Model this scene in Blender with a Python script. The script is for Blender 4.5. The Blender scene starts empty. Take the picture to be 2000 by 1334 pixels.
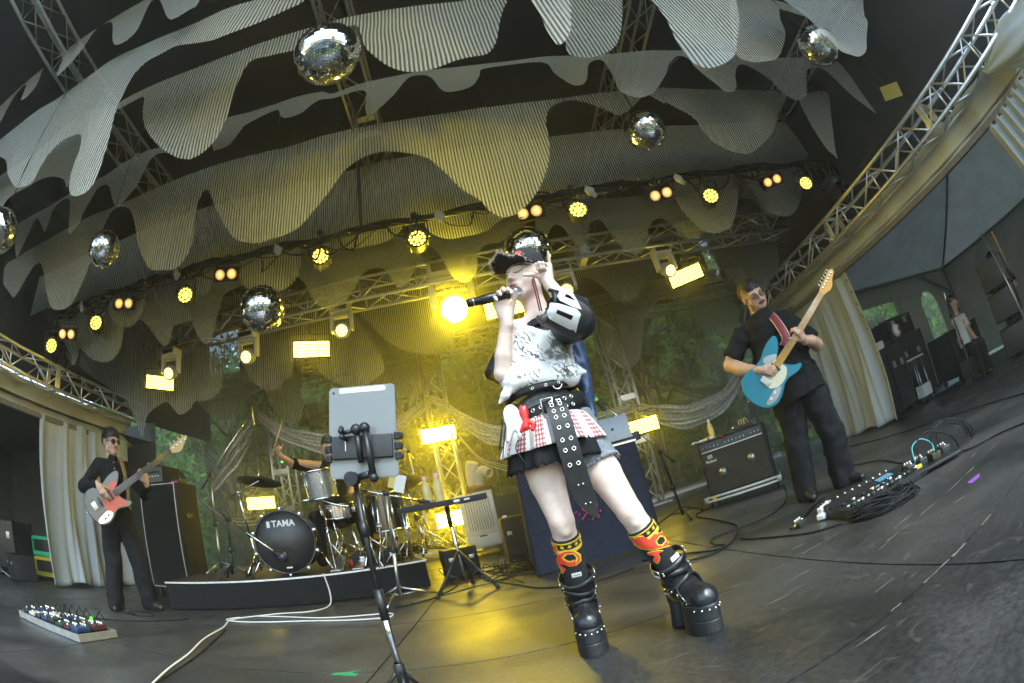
import bpy, bmesh, math, random
import numpy as np
from mathutils import Vector, Matrix, Euler, noise as mnoise
from mathutils.geometry import delaunay_2d_cdt
random.seed(7)
RNG = np.random.default_rng(7)
PI = math.pi
S = bpy.context.scene
COL = S.collection

# ------------------------------------------------------------------ camera
cam_d = bpy.data.cameras.new('camera')
cam = bpy.data.objects.new('camera', cam_d); COL.objects.link(cam)
cam_d.type = 'PANO'; cam_d.panorama_type = 'FISHEYE_EQUISOLID'
cam_d.fisheye_lens = 16.43; cam_d.fisheye_fov = math.radians(200)
cam_d.sensor_fit = 'HORIZONTAL'; cam_d.sensor_width = 36.0; cam_d.sensor_height = 24.0
cam_d.clip_start = .02; cam_d.clip_end = 500
cam.matrix_world = Matrix(((0.97586, 0.20329, -0.07982, 0.0), (-0.00629, -0.33916, -0.94071, 0.0), (-0.21831, 0.9185, -0.32969, 0.655), (0, 0, 0, 1)))
S.camera = cam

# ------------------------------------------------------------------ world, sun, exposure
SUN_EL, SUN_AZ = math.radians(51), math.radians(205)      # high in front of the stage, a little to the right
W = bpy.data.worlds.new('World'); S.world = W; W.use_nodes = True
nt = W.node_tree; nt.nodes.clear()
wo = nt.nodes.new('ShaderNodeOutputWorld'); bg = nt.nodes.new('ShaderNodeBackground')
sk = nt.nodes.new('ShaderNodeTexSky'); sk.sky_type = 'NISHITA'; sk.sun_disc = False
sk.sun_elevation = SUN_EL; sk.sun_rotation = PI - math.radians(25); sk.air_density = 1.7; sk.dust_density = .8; sk.ozone_density = 2.5
bg.inputs['Strength'].default_value = .15
nt.links.new(sk.outputs[0], bg.inputs[0]); nt.links.new(bg.outputs[0], wo.inputs[0])
sun_d = bpy.data.lights.new('sun', 'SUN'); sun_d.energy = 1.5; sun_d.angle = math.radians(25); sun_d.color = (.82, .965, 1.0)
sun = bpy.data.objects.new('sun', sun_d); COL.objects.link(sun)
sun_dir = Vector((math.sin(math.radians(25)) * math.cos(SUN_EL), -math.cos(math.radians(25)) * math.cos(SUN_EL), math.sin(SUN_EL)))
sun.rotation_euler = sun_dir.to_track_quat('Z', 'Y').to_euler()
S.view_settings.view_transform = 'Standard'; S.view_settings.look = 'None'
S.view_settings.exposure = 2.05; S.view_settings.gamma = 1.0
S.render.engine = 'CYCLES'
c = S.cycles
c.max_bounces = 8; c.diffuse_bounces = 3; c.glossy_bounces = 3; c.transmission_bounces = 6; c.volume_bounces = 0; c.transparent_max_bounces = 24
c.sample_clamp_indirect = 6.0; c.caustics_reflective = False; c.caustics_refractive = False
c.use_denoising = True; c.use_adaptive_sampling = True; c.adaptive_threshold = .03
try:
    c.denoiser = 'OPENIMAGEDENOISE'; c.denoising_input_passes = 'RGB_ALBEDO_NORMAL'
except Exception:
    pass

# ------------------------------------------------------------------ materials
MATS = {}
def mat(name, col, rough=.6, metal=0., noise=0., nscale=20., bump=0., bscale=60., emit=None, estr=0., spec=.5, alpha=None, coat=0., sheen=0.):
    if name in MATS: return MATS[name]
    m = bpy.data.materials.new(name); m.use_nodes = True; t = m.node_tree
    b = t.nodes['Principled BSDF']
    b.inputs['Base Color'].default_value = (*col, 1); b.inputs['Roughness'].default_value = rough; b.inputs['Metallic'].default_value = metal
    b.inputs['Specular IOR Level'].default_value = spec
    if coat: b.inputs['Coat Weight'].default_value = coat; b.inputs['Coat Roughness'].default_value = .1
    if sheen: b.inputs['Sheen Weight'].default_value = sheen
    if emit is not None:
        b.inputs['Emission Color'].default_value = (*emit, 1); b.inputs['Emission Strength'].default_value = estr
    if noise or bump:
        tc = t.nodes.new('ShaderNodeTexCoord')
    if noise:
        n = t.nodes.new('ShaderNodeTexNoise'); n.inputs['Scale'].default_value = nscale; n.inputs['Detail'].default_value = 6; n.inputs['Roughness'].default_value = .65
        t.links.new(tc.outputs['Object'], n.inputs['Vector'])
        r = t.nodes.new('ShaderNodeValToRGB')
        r.color_ramp.elements[0].position = .3; r.color_ramp.elements[1].position = .7
        lo = tuple(max(0, x * (1 - noise)) for x in col); hi = tuple(min(1, x * (1 + noise)) for x in col)
        r.color_ramp.elements[0].color = (*lo, 1); r.color_ramp.elements[1].color = (*hi, 1)
        t.links.new(n.outputs['Fac'], r.inputs['Fac']); t.links.new(r.outputs['Color'], b.inputs['Base Color'])
        mr = t.nodes.new('ShaderNodeMapRange'); mr.inputs['To Min'].default_value = max(.02, rough - .1); mr.inputs['To Max'].default_value = min(1, rough + .1)
        t.links.new(n.outputs['Fac'], mr.inputs['Value']); t.links.new(mr.outputs[0], b.inputs['Roughness'])
    if bump:
        n2 = t.nodes.new('ShaderNodeTexNoise'); n2.inputs['Scale'].default_value = bscale; n2.inputs['Detail'].default_value = 5
        t.links.new(tc.outputs['Object'], n2.inputs['Vector'])
        bp = t.nodes.new('ShaderNodeBump'); bp.inputs['Strength'].default_value = bump; bp.inputs['Distance'].default_value = .02
        t.links.new(n2.outputs['Fac'], bp.inputs['Height']); t.links.new(bp.outputs[0], b.inputs['Normal'])
    MATS[name] = m
    return m

BLACK = mat('black_plastic', (.012, .012, .013), .42, noise=.3)
RUBBER = mat('black_rubber', (.015, .015, .016), .7)
DARK = mat('dark_metal', (.018, .018, .02), .5, .2, noise=.3, spec=.3)
CHROME = mat('chrome', (.75, .75, .76), .14, 1)
STEEL = mat('steel', (.5, .5, .5), .32, 1, noise=.15)
ALU = mat('aluminium', (.62, .62, .61), .38, .85, noise=.18, nscale=30)
ALUD = mat('dull_truss', (.2, .205, .2), .5, .6, noise=.2, nscale=30)
WHITEP = mat('white_plastic', (.7, .7, .68), .45, noise=.06)
OFFWHITE = mat('off_white_plastic', (.62, .61, .57), .5, noise=.08)
TOLEX = mat('black_vinyl', (.016, .016, .016), .6, spec=.3, noise=.35, nscale=90, bump=.35, bscale=500)
CARPET = mat('charcoal_carpet', (.018, .018, .019), .95, spec=.1, noise=.45, nscale=60, bump=.5, bscale=300)
WOOD = mat('pale_wood', (.55, .36, .18), .5, noise=.25, nscale=25)
RED = mat('red_plastic', (.4, .025, .02), .45, noise=.1)
YELLOWT = mat('yellow_tape', (.7, .5, .03), .5)
GREENT = mat('green_tape', (.015, .2, .09), .6)
PURPLET = mat('purple_tape', (.2, .06, .32), .6)
PAPER = mat('white_paper', (.75, .74, .7), .8, noise=.05)
CABLE = mat('black_cable', (.01, .01, .011), .6, spec=.2)
WCABLE = mat('white_cable', (.6, .59, .55), .5)

# ------------------------------------------------------------------ mesh helpers
def V3(*a): return Vector(a)
class MB:
    """collects shapes and links them as ONE mesh object"""
    def __init__(s): s.v = []; s.f = []; s.m = []; s.sm = []
    def add(s, vs, fs, mi=0, smooth=False):
        o = len(s.v); s.v += [tuple(p) for p in vs]
        for f in fs: s.f.append(tuple(i + o for i in f)); s.m.append(mi); s.sm.append(smooth)
        return s
    def box(s, c, d, rot=None, mi=0, bev=0.):
        hx, hy, hz = d[0] / 2, d[1] / 2, d[2] / 2
        if bev <= 0:
            vs = [V3(x, y, z) for x in (-hx, hx) for y in (-hy, hy) for z in (-hz, hz)]
            fs = [(0, 1, 3, 2), (4, 6, 7, 5), (0, 4, 5, 1), (2, 3, 7, 6), (0, 2, 6, 4), (1, 5, 7, 3)]
        else:
            b = min(bev, hx * .9, hy * .9, hz * .9); vs = []; fs = []
            bm = bmesh.new(); bmesh.ops.create_cube(bm, size=1); bmesh.ops.scale(bm, vec=d, verts=bm.verts)
            bmesh.ops.bevel(bm, geom=bm.edges[:], offset=b, segments=2, profile=.7, affect='EDGES')
            bm.verts.index_update(); vs = [v.co.copy() for v in bm.verts]; fs = [tuple(v.index for v in f.verts) for f in bm.faces]; bm.free()
        if rot is not None:
            M = rot if isinstance(rot, Matrix) else Euler(rot).to_matrix()
            vs = [M @ p for p in vs]
        c = Vector(c)
        return s.add([p + c for p in vs], fs, mi, bev > 0)
    def tube(s, pts, r, n=8, mi=0, cap=True, smooth=True):
        pts = [Vector(p) for p in pts]
        if not isinstance(r, (list, tuple)): r = [r] * len(pts)
        vs = []; fs = []; up = None
        for i, p in enumerate(pts):
            d = (pts[min(i + 1, len(pts) - 1)] - pts[max(i - 1, 0)])
            if d.length < 1e-9: d = Vector((0, 0, 1))
            d.normalize()
            if up is None:
                up = d.cross(Vector((0, 0, 1)) if abs(d.z) < .9 else Vector((1, 0, 0))).normalized()
            else:
                up = (up - d * up.dot(d)); up = up.normalized() if up.length > 1e-6 else d.orthogonal().normalized()
            w = d.cross(up)
            for k in range(n):
                a = 2 * PI * k / n; vs.append(p + (up * math.cos(a) + w * math.sin(a)) * r[i])
        for i in range(len(pts) - 1):
            for k in range(n):
                fs.append((i * n + k, i * n + (k + 1) % n, (i + 1) * n + (k + 1) % n, (i + 1) * n + k))
        s.add(vs, fs, mi, smooth)
        if cap:
            o = len(s.v) - len(vs)
            s.f.append(tuple(o + k for k in range(n))[::-1]); s.m.append(mi); s.sm.append(False)
            o2 = o + (len(pts) - 1) * n
            s.f.append(tuple(o2 + k for k in range(n))); s.m.append(mi); s.sm.append(False)
        return s
    def cyl(s, a, b, r, r2=None, n=14, mi=0, smooth=True):
        return s.tube([a, b], [r, r if r2 is None else r2], n, mi, True, smooth)
    def lathe(s, prof, c=(0, 0, 0), axis=None, n=24, mi=0, smooth=True):
        M = Matrix.Identity(3) if axis is None else Vector((0, 0, 1)).rotation_difference(Vector(axis)).to_matrix()
        c = Vector(c); vs = []; fs = []
        for (r, z) in prof:
            for k in range(n):
                a = 2 * PI * k / n; vs.append(c + M @ Vector((r * math.cos(a), r * math.sin(a), z)))
        for i in range(len(prof) - 1):
            for k in range(n): fs.append((i * n + k, i * n + (k + 1) % n, (i + 1) * n + (k + 1) % n, (i + 1) * n + k))
        return s.add(vs, fs, mi, smooth)
    def sphere(s, c, r, n=16, mi=0, sc=(1, 1, 1)):
        pr = [(max(1e-4, math.sin(PI * i / (n // 2))) * 1, -math.cos(PI * i / (n // 2))) for i in range(n // 2 + 1)]
        vs = []; fs = []; c = Vector(c)
        for (q, z) in pr:
            for k in range(n):
                a = 2 * PI * k / n; vs.append(c + Vector((q * math.cos(a) * r * sc[0], q * math.sin(a) * r * sc[1], z * r * sc[2])))
        for i in range(len(pr) - 1):
            for k in range(n): fs.append((i * n + k, i * n + (k + 1) % n, (i + 1) * n + (k + 1) % n, (i + 1) * n + k))
        return s.add(vs, fs, mi, True)
    def prism(s, poly, h, M=None, mi=0, z0=0., smooth=False):
        """extrude a 2-D outline (x, y) from z0 to z0+h, then apply matrix M"""
        M = M or Matrix.Identity(4); n = len(poly)
        vs = [M @ Vector((x, y, z0)) for x, y in poly] + [M @ Vector((x, y, z0 + h)) for x, y in poly]
        fs = [tuple(range(n))[::-1], tuple(range(n, 2 * n))] + [(i, (i + 1) % n, n + (i + 1) % n, n + i) for i in range(n)]
        return s.add(vs, fs, mi, smooth)
    def quad(s, a, b, c, d, mi=0): return s.add([a, b, c, d], [(0, 1, 2, 3)], mi)
    def mesh(s, name, mats):
        me = bpy.data.meshes.new(name); me.from_pydata(s.v, [], s.f); me.update()
        for m in (mats if isinstance(mats, (list, tuple)) else [mats]): me.materials.append(m)
        me.polygons.foreach_set('material_index', s.m); me.polygons.foreach_set('use_smooth', s.sm)
        return me
    def build(s, name, mats, parent=None):
        return link(name, s.mesh(name, mats), parent)

def link(name, me, parent=None, M=None):
    o = bpy.data.objects.new(name, me); COL.objects.link(o)
    if parent is not None: o.parent = parent
    if M is not None: o.matrix_local = M
    return o
def tag(o, label, cat, group=None):
    o['label'] = label; o['category'] = cat
    if group: o['group'] = group
    return o
def thing(name, label, cat, loc=(0, 0, 0), rz=0., group=None, rot=None):
    o = bpy.data.objects.new(name, None); COL.objects.link(o); o.empty_display_size = .1
    o.location = loc; o.rotation_euler = rot if rot is not None else (0, 0, rz)
    return tag(o, label, cat, group)
def struct(o): o['kind'] = 'structure'; return o
def stuff(o): o['kind'] = 'stuff'; return o
def copy_tree(o, parent=None):
    c_ = o.copy(); COL.objects.link(c_); c_.parent = parent
    for ch in list(o.children): copy_tree(ch, c_)
    return c_
def spline(pts, n=6, closed=False):
    """Catmull-Rom through points"""
    P = [Vector(p) for p in pts]; out = []
    N = len(P); rng = range(N if closed else N - 1)
    for i in rng:
        p0 = P[(i - 1) % N] if closed or i > 0 else P[0]
        p1 = P[i]; p2 = P[(i + 1) % N]; p3 = P[(i + 2) % N] if closed or i + 2 < N else P[-1]
        for k in range(n):
            t = k / n
            out.append(.5 * ((2 * p1) + (p2 - p0) * t + (2 * p0 - 5 * p1 + 4 * p2 - p3) * t * t + (3 * p1 - p0 - 3 * p2 + p3) * t ** 3))
    if not closed: out.append(P[-1])
    return out
def text_mesh(txt, size, extrude=.0015, shear=0., bold=0.):
    cu = bpy.data.curves.new('t', 'FONT'); cu.body = txt; cu.size = size; cu.extrude = extrude; cu.align_x = 'CENTER'; cu.align_y = 'CENTER'; cu.shear = shear; cu.offset = bold
    ob = bpy.data.objects.new('t', cu); COL.objects.link(ob)
    dg = bpy.context.evaluated_depsgraph_get(); me = bpy.data.meshes.new_from_object(ob.evaluated_get(dg))
    bpy.data.objects.remove(ob); return me
def frame(origin, xdir, ydir):
    x = Vector(xdir).normalized(); z = x.cross(Vector(ydir)).normalized(); y = z.cross(x)
    M = Matrix((x, y, z)).transposed().to_4x4(); M.translation = Vector(origin); return M

# ================================================================== the setting
# stage deck: sheets of about 1.92 x 0.955 m with real joints between them
def floor_material():
    m = bpy.data.materials.new('stage_deck_paint'); m.use_nodes = True; t = m.node_tree; b = t.nodes['Principled BSDF']
    N = t.nodes.new; L = t.links.new
    geo = N('ShaderNodeNewGeometry')
    def noise_(sc, det=6, vec=None, dist=0.):
        n = N('ShaderNodeTexNoise'); n.inputs['Scale'].default_value = sc; n.inputs['Detail'].default_value = det; n.inputs['Distortion'].default_value = dist
        L(vec if vec is not None else geo.outputs['Position'], n.inputs['Vector']); return n.outputs['Fac']
    def ramp(f, a, b_, ca=(0, 0, 0), cb=(1, 1, 1)):
        r = N('ShaderNodeValToRGB'); r.color_ramp.elements[0].position = a; r.color_ramp.elements[1].position = b_
        r.color_ramp.elements[0].color = (*ca, 1); r.color_ramp.elements[1].color = (*cb, 1); L(f, r.inputs['Fac']); return r.outputs['Color']
    def mixc(f, a, b_):
        x = N('ShaderNodeMix'); x.data_type = 'RGBA'; L(f, x.inputs['Factor'])
        for s_, v in ((6, a), (7, b_)):
            if isinstance(v, tuple): x.inputs[s_].default_value = (*v, 1)
            else: L(v, x.inputs[s_])
        return x.outputs[2]
    base = ramp(noise_(1.3, 8, dist=.6), .32, .7, (.014, .0145, .0145), (.062, .06, .057))
    fine = ramp(noise_(45, 8), .35, .7, (.55, .55, .55), (1.35, 1.35, 1.35))
    mul = N('ShaderNodeMix'); mul.data_type = 'RGBA'; mul.blend_type = 'MULTIPLY'; mul.inputs['Factor'].default_value = .8; L(base, mul.inputs[6]); L(fine, mul.inputs[7])
    # pale scuffs where the black paint has worn through: streaks along x
    mp = N('ShaderNodeMapping'); mp.inputs['Scale'].default_value = (2.4, 26, 1); L(geo.outputs['Position'], mp.inputs['Vector'])
    sc1 = ramp(noise_(1.6, 9, mp.outputs[0]), .62, .72)
    sc2 = ramp(noise_(9, 10, dist=1.5), .62, .72)
    mx = N('ShaderNodeMath'); mx.operation = 'MAXIMUM'; L(sc1, mx.inputs[0]); L(sc2, mx.inputs[1])
    md = N('ShaderNodeMath'); md.operation = 'MULTIPLY'; md.inputs[1].default_value = .38; L(mx.outputs[0], md.inputs[0])
    c1 = mixc(md.outputs[0], mul.outputs[2], (.12, .11, .1))
    dk = ramp(noise_(2.1, 4), .64, .76)
    dd = N('ShaderNodeMath'); dd.operation = 'MULTIPLY'; dd.inputs[1].default_value = .6; L(dk, dd.inputs[0])
    c2 = mixc(dd.outputs[0], c1, (.018, .018, .018))
    L(c2, b.inputs['Base Color'])
    mr = N('ShaderNodeMapRange'); mr.inputs['To Min'].default_value = .2; mr.inputs['To Max'].default_value = .56; L(noise_(3.2, 8), mr.inputs['Value']); L(mr.outputs[0], b.inputs['Roughness'])
    bp = N('ShaderNodeBump'); bp.inputs['Strength'].default_value = .12; bp.inputs['Distance'].default_value = .01; L(noise_(130, 4), bp.inputs['Height']); L(bp.outputs[0], b.inputs['Normal'])
    b.inputs['Specular IOR Level'].default_value = .6
    return m
FLOORM = floor_material()
sf = struct(MB().box((1.5, 4.05, -.12), (17.5, 9.0, .16)).build('stage_floor', BLACK))
x0, y0, PW, PD = -.72, .935, 1.92, .957
pm = {}
for i in range(-4, 6):
    for j in range(-1, 8):
        xa, ya = x0 + i * PW, y0 + j * PD
        xb, yb = min(xa + PW, 10.2), min(ya + PD, 8.4)
        xa2, ya2 = max(xa, -7.2), max(ya, -.35)
        if xb - xa2 < .05 or yb - ya2 < .05: continue
        g = .005
        mb = MB().box(((xa2 + xb) / 2, (ya2 + yb) / 2, -.0175), (xb - xa2 - 2 * g, yb - ya2 - 2 * g, .035 + random.uniform(-.0015, 0)))
        mb.build('deck_panel', FLOORM, sf)
# worn pale wood along some joints
WORN = mat('worn_bare_wood', (.13, .12, .1), .8, noise=.4, nscale=120)
mb = MB()
for xa, xb, y in ((-.6, 1.1, .937), (1.25, 2.7, .933), (-.7, 1.15, 1.894), (1.25, 2.2, 1.89), (1.3, 2.5, 1.42), (-.5, .6, 2.85)):
    x = xa
    while x < xb:
        l = random.uniform(.02, .16); w = random.uniform(.002, .009)
        if random.random() < .55:
            n = 7; top = [(x + l * k / n, y + w * random.uniform(.2, 1)) for k in range(n + 1)]; bot = [(x + l * k / n, y - w * random.uniform(.2, 1)) for k in range(n, -1, -1)]
            mb.prism(top + bot, .0006, z0=.0006)
        x += l + random.uniform(.02, .14)
for _ in range(18):
    cx, cy = random.uniform(.7, 2.9), random.uniform(.35, 2.2); a = random.choice((0, 0, .1, -.15, 1.2)) + random.uniform(-.1, .1); l = random.uniform(.012, .09); w = random.uniform(.0015, .005)
    M = Matrix.Translation((cx, cy, 0)) @ Matrix.Rotation(a, 4, 'Z')
    mb.prism([(-l, 0), (-l * .4, w * random.random()), (0, w), (l * .5, w * random.random()), (l, 0), (l * .3, -w), (-l * .5, -w * .7)], .0006, M, z0=.0006)
stuff(mb.build('worn_paint_marks', WORN, sf))

# ground around and behind the stage
GRASS = mat('grass_ground', (.05, .075, .025), .95, noise=.5, nscale=3, bump=.6, bscale=30)
struct(MB().box((0, 0, -1.3), (120, 120, .1)).build('ground', GRASS))
skirt = struct(MB().box((1.5, -.36, -.6), (17.4, .03, 1.1)).build('stage_skirt', CARPET))

# roof: dark lined membrane on depth-wise trusses
ROOFM = mat('black_roof_lining', (.012, .0125, .012), .85, noise=.3, nscale=2)
roof = thing('stage_roof', 'black lined canopy roof stretched over the whole stage', 'roof', (0, 0, 0))
mb = MB(); NX, NY = 26, 18
def roofz(x, y): return 5.32 + .05 * math.sin(x * 2.1) * math.sin(y * 1.7) + .12 * (1 - abs(x) / 6.6)
vs = [(-6.6 + 13.4 * i / NX, -.9 + 9.6 * j / NY, roofz(-6.6 + 13.4 * i / NX, -.9 + 9.6 * j / NY)) for i in range(NX + 1) for j in range(NY + 1)]
fs = [(i * (NY + 1) + j, (i + 1) * (NY + 1) + j, (i + 1) * (NY + 1) + j + 1, i * (NY + 1) + j + 1) for i in range(NX) for j in range(NY)]
mb.add(vs, fs, 0, True); mb.build('membrane', ROOFM, roof)
# upper side walls of the lining above the side trusses
for xs in (-6.05, 5.55):
    mb = MB(); n = 16
    vs = [(xs + .05 * math.sin(k * 1.3) + (.0 if z else 0), -.9 + 9.3 * k / n, zz) for k in range(n + 1) for z, zz in ((0, 2.75), (1, 5.3))]
    mb.add(vs, [(2 * k, 2 * k + 2, 2 * k + 3, 2 * k + 1) for k in range(n)], 0, True); mb.build('side_lining', ROOFM, roof)

# ------------------------------------------------------------------ box trusses
TR_CACHE = {}
def truss(label, p0, p1, s=.29, up=(0, 0, 1), r=.024, rb=.011, step=None, faces='all', matl=ALU, plates=()):
    p0, p1 = Vector(p0), Vector(p1); d = p1 - p0; Ln = d.length
    t = thing('truss', label, 'truss', (0, 0, 0))
    t.matrix_world = frame(p0, d, Vector(up).cross(d))       # local x along, y side, z up
    step = step or s * 1.15; n = max(1, round(Ln / step)); st = Ln / n
    key = ('ch', round(Ln, 3), r, matl.name)
    if key not in TR_CACHE: TR_CACHE[key] = MB().cyl((0, 0, 0), (Ln, 0, 0), r, n=10).mesh('chord', matl)
    for y in (-s / 2, s / 2):
        for z in (-s / 2, s / 2): link('chord', TR_CACHE[key], t, Matrix.Translation((0, y, z)))
    kb = ('br', round(st, 4), s, rb, matl.name)
    if kb not in TR_CACHE:
        TR_CACHE[kb] = MB().cyl((0, 0, -s / 2), (st, 0, s / 2), rb, n=6).mesh('brace', matl)
        TR_CACHE[kb + (1,)] = MB().cyl((0, 0, s / 2), (st, 0, -s / 2), rb, n=6).mesh('brace', matl)
        TR_CACHE[kb + (2,)] = MB().cyl((0, 0, -s / 2), (0, 0, s / 2), rb, n=6).mesh('brace', matl)
    R90 = Matrix.Rotation(PI / 2, 4, 'X')
    for i in range(n):
        for f, M in enumerate((Matrix.Translation((i * st, -s / 2, 0)), Matrix.Translation((i * st, s / 2, 0)), Matrix.Translation((i * st, 0, -s / 2)) @ R90, Matrix.Translation((i * st, 0, s / 2)) @ R90)):
            k = kb if (i + f) % 2 == 0 else kb + (1,)
            link('brace', TR_CACHE[k], t, M)
            if i % 2 == 0 and f < 2: link('brace', TR_CACHE[kb + (2,)], t, M)
    for q in plates:
        mb = MB()
        for y in (-s / 2, s / 2): mb.box((0, y, 0), (.09, .012, s + .06), bev=.003)
        mb.box((0, 0, s / 2), (.09, s, .012)); mb.box((0, 0, -s / 2), (.09, s, .012))
        link('joint_plate', mb.mesh('joint_plate', ALU), t, Matrix.Translation((Ln * q, 0, 0)))
    return t
truss('roof truss running front to back above the left half, leftmost overhead', (-3.62, -.7, 5.0), (-3.95, 8.2, 5.0), .3, r=.02, rb=.009, matl=ALUD, step=.42)
truss('roof truss running front to back behind the biggest hanging mirror ball', (-.72, -.7, 5.0), (-.8, 8.2, 5.0), .3, r=.02, rb=.009, matl=ALUD, step=.42, plates=(.2, .5))
truss('roof truss running front to back above the singer, right of her head', (2.36, -.7, 5.0), (2.36, 8.2, 5.0), .3, r=.02, rb=.009, matl=ALUD, step=.42, plates=(.3,))
truss('roof truss running front to back beside the rightmost mirror ball', (5.25, -.7, 5.0), (5.3, 8.2, 5.0), .3, r=.02, rb=.009, matl=ALUD, step=.42)
truss('bright aluminium side truss rising to the top right corner above the tent valance', (5.06, -.9, 2.84), (5.06, 7.3, 2.70), .34, r=.026, rb=.014, step=.4, plates=(.33, .62))
truss('aluminium side truss at far left above the grey tent valance', (-5.52, -.9, 2.68), (-5.52, 5.4, 2.62), .3, r=.022, rb=.011, step=.36, plates=(.7,))
truss('cross truss above the drummer that carries the white moving heads', (-4.9, 5.15, 3.55), (4.9, 5.15, 3.42), .3, step=.36, plates=(.33, .66))
truss('rear cross truss along the back of the stage above the foliage', (-5.4, 7.55, 3.5), (5.3, 7.55, 3.42), .3, step=.36, plates=(.5,))
def tower(label, x, y, z1, plates=(.45,)):
    t = truss(label, (x, y, .03), (x, y, z1), .3, up=(0, 1, 0), step=.36, plates=plates)
    link('base_plate', MB().box((0, 0, 0), (.03, .5, .5), bev=.004).mesh('base_plate', ALU), t)
    return t
tower('upright truss tower behind the cymbal and the raised drumstick', -3.6, 7.2, 3.3, (.33, .52))
tower('upright truss tower behind the two tea bottles', -.78, 7.2, 3.3, (.16, .56))
tower('upright truss tower just right of the dark cloth table', 2.2, 7.25, 3.3, (.33, .55))
# ------------------------------------------------------------------ striped drapes
def drape_material(kind):
    m = bpy.data.materials.new('drape_' + kind); m.use_nodes = True; t = m.node_tree; t.nodes.clear(); N = t.nodes.new; L = t.links.new
    out = N('ShaderNodeOutputMaterial'); geo = N('ShaderNodeNewGeometry'); sep = N('ShaderNodeSeparateXYZ'); L(geo.outputs['Position'], sep.inputs[0])
    def band(sock, per, duty):
        a = N('ShaderNodeMath'); a.operation = 'DIVIDE'; a.inputs[1].default_value = per; L(sock, a.inputs[0])
        nz = N('ShaderNodeTexNoise'); nz.inputs['Scale'].default_value = 2.2; L(geo.outputs['Position'], nz.inputs['Vector'])
        w = N('ShaderNodeMath'); w.operation = 'MULTIPLY_ADD'; w.inputs[1].default_value = .9; L(nz.outputs['Fac'], w.inputs[0]); L(a.outputs[0], w.inputs[2])
        f = N('ShaderNodeMath'); f.operation = 'FRACT'; L(w.outputs[0], f.inputs[0])
        g = N('ShaderNodeMath'); g.operation = 'LESS_THAN'; g.inputs[1].default_value = duty; L(f.outputs[0], g.inputs[0]); return g.outputs[0]
    if kind == 'stripe': fac = band(sep.outputs['X'], .029, .5)
    elif kind == 'fine': fac = band(sep.outputs['Z'], .03, .5)
    else:
        a = band(sep.outputs['X'], .024, .5); b = band(sep.outputs['Z'], .024, .5)
        mm = N('ShaderNodeMath'); mm.operation = 'SUBTRACT'; L(a, mm.inputs[0]); L(b, mm.inputs[1]); ab = N('ShaderNodeMath'); ab.operation = 'ABSOLUTE'; L(mm.outputs[0], ab.inputs[0]); fac = ab.outputs[0]
    def cloth(col, tr, alpha):
        d = N('ShaderNodeBsdfDiffuse'); d.inputs[0].default_value = (*col, 1); tl = N('ShaderNodeBsdfTranslucent'); tl.inputs[0].default_value = (*col, 1)
        a = N('ShaderNodeMixShader'); a.inputs[0].default_value = tr; L(d.outputs[0], a.inputs[1]); L(tl.outputs[0], a.inputs[2])
        tp = N('ShaderNodeBsdfTransparent'); b = N('ShaderNodeMixShader'); b.inputs[0].default_value = alpha; L(tp.outputs[0], b.inputs[1]); L(a.outputs[0], b.inputs[2]); return b.outputs[0]
    A = cloth((.42, .44, .425), .35, .88); B = cloth((.15, .16, .152), .3, .66)
    mx = N('ShaderNodeMixShader'); L(fac, mx.inputs[0]); L(B, mx.inputs[1]); L(A, mx.inputs[2]); L(mx.outputs[0], out.inputs[0])
    return m
DM = {k: drape_material(k) for k in ('stripe', 'check', 'fine')}
def drape(label, y0, kind, outl, seed, cat='drape'):
    K = .055
    def yat(x): return y0 * (1 + K * (1.5 + x)) if x < -1.5 else y0
    outl = [(x, min(z, 5.02)) for x, z in outl]
    pts = [Vector((p.x, p.y)) for p in spline([(x, z, 0) for x, z in outl], 4, True)]
    nb = len(pts); edges = [(i, (i + 1) % nb) for i in range(nb)]
    xs = [p.x for p in pts]; zs = [p.y for p in pts]; h = .11; inner = []
    arr = np.array([(p.x, p.y) for p in pts])
    gx, gz = np.meshgrid(np.arange(min(xs) + h / 2, max(xs), h), np.arange(min(zs) + h / 2, max(zs), h)); gx = gx.ravel(); gz = gz.ravel()
    ins = np.zeros(len(gx), bool); j = nb - 1
    for i in range(nb):
        xi, zi = arr[i]; xj, zj = arr[j]
        with np.errstate(divide='ignore', invalid='ignore'):
            cnd = ((zi > gz) != (zj > gz)) & (gx < (xj - xi) * (gz - zi) / (zj - zi + 1e-12) + xi)
        ins ^= cnd; j = i
    d2 = np.min((gx[:, None] - arr[None, :, 0]) ** 2 + (gz[:, None] - arr[None, :, 1]) ** 2, axis=1)
    ok = ins & (d2 > .04 ** 2)
    allp = pts + [Vector((a, b)) for a, b in zip(gx[ok], gz[ok])]
    vo, eo, fo, *_ = delaunay_2d_cdt(allp, edges, [list(range(nb))], 1, 1e-5)
    top = max(zs); vs = []
    for p in vo:
        x, z = p.x, p.y; hang = max(0, min(1, (top - z) / 1.2))
        vs.append((x, yat(x) + hang * (.05 * math.sin(x * 2.3 + seed) + .03 * math.sin(x * 5.3 + z * 2 + seed * 2) + .012 * math.sin(x * 11 + z * 3 + seed)), z))
    me = bpy.data.meshes.new('striped_drape'); me.from_pydata(vs, [], [tuple(f) for f in fo]); me.update(); me.materials.append(DM[kind])
    me.polygons.foreach_set('use_smooth', [True] * len(me.polygons))
    return tag(link('striped_drape', me), label, cat, 'striped drapes hung in rows under the roof')
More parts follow.
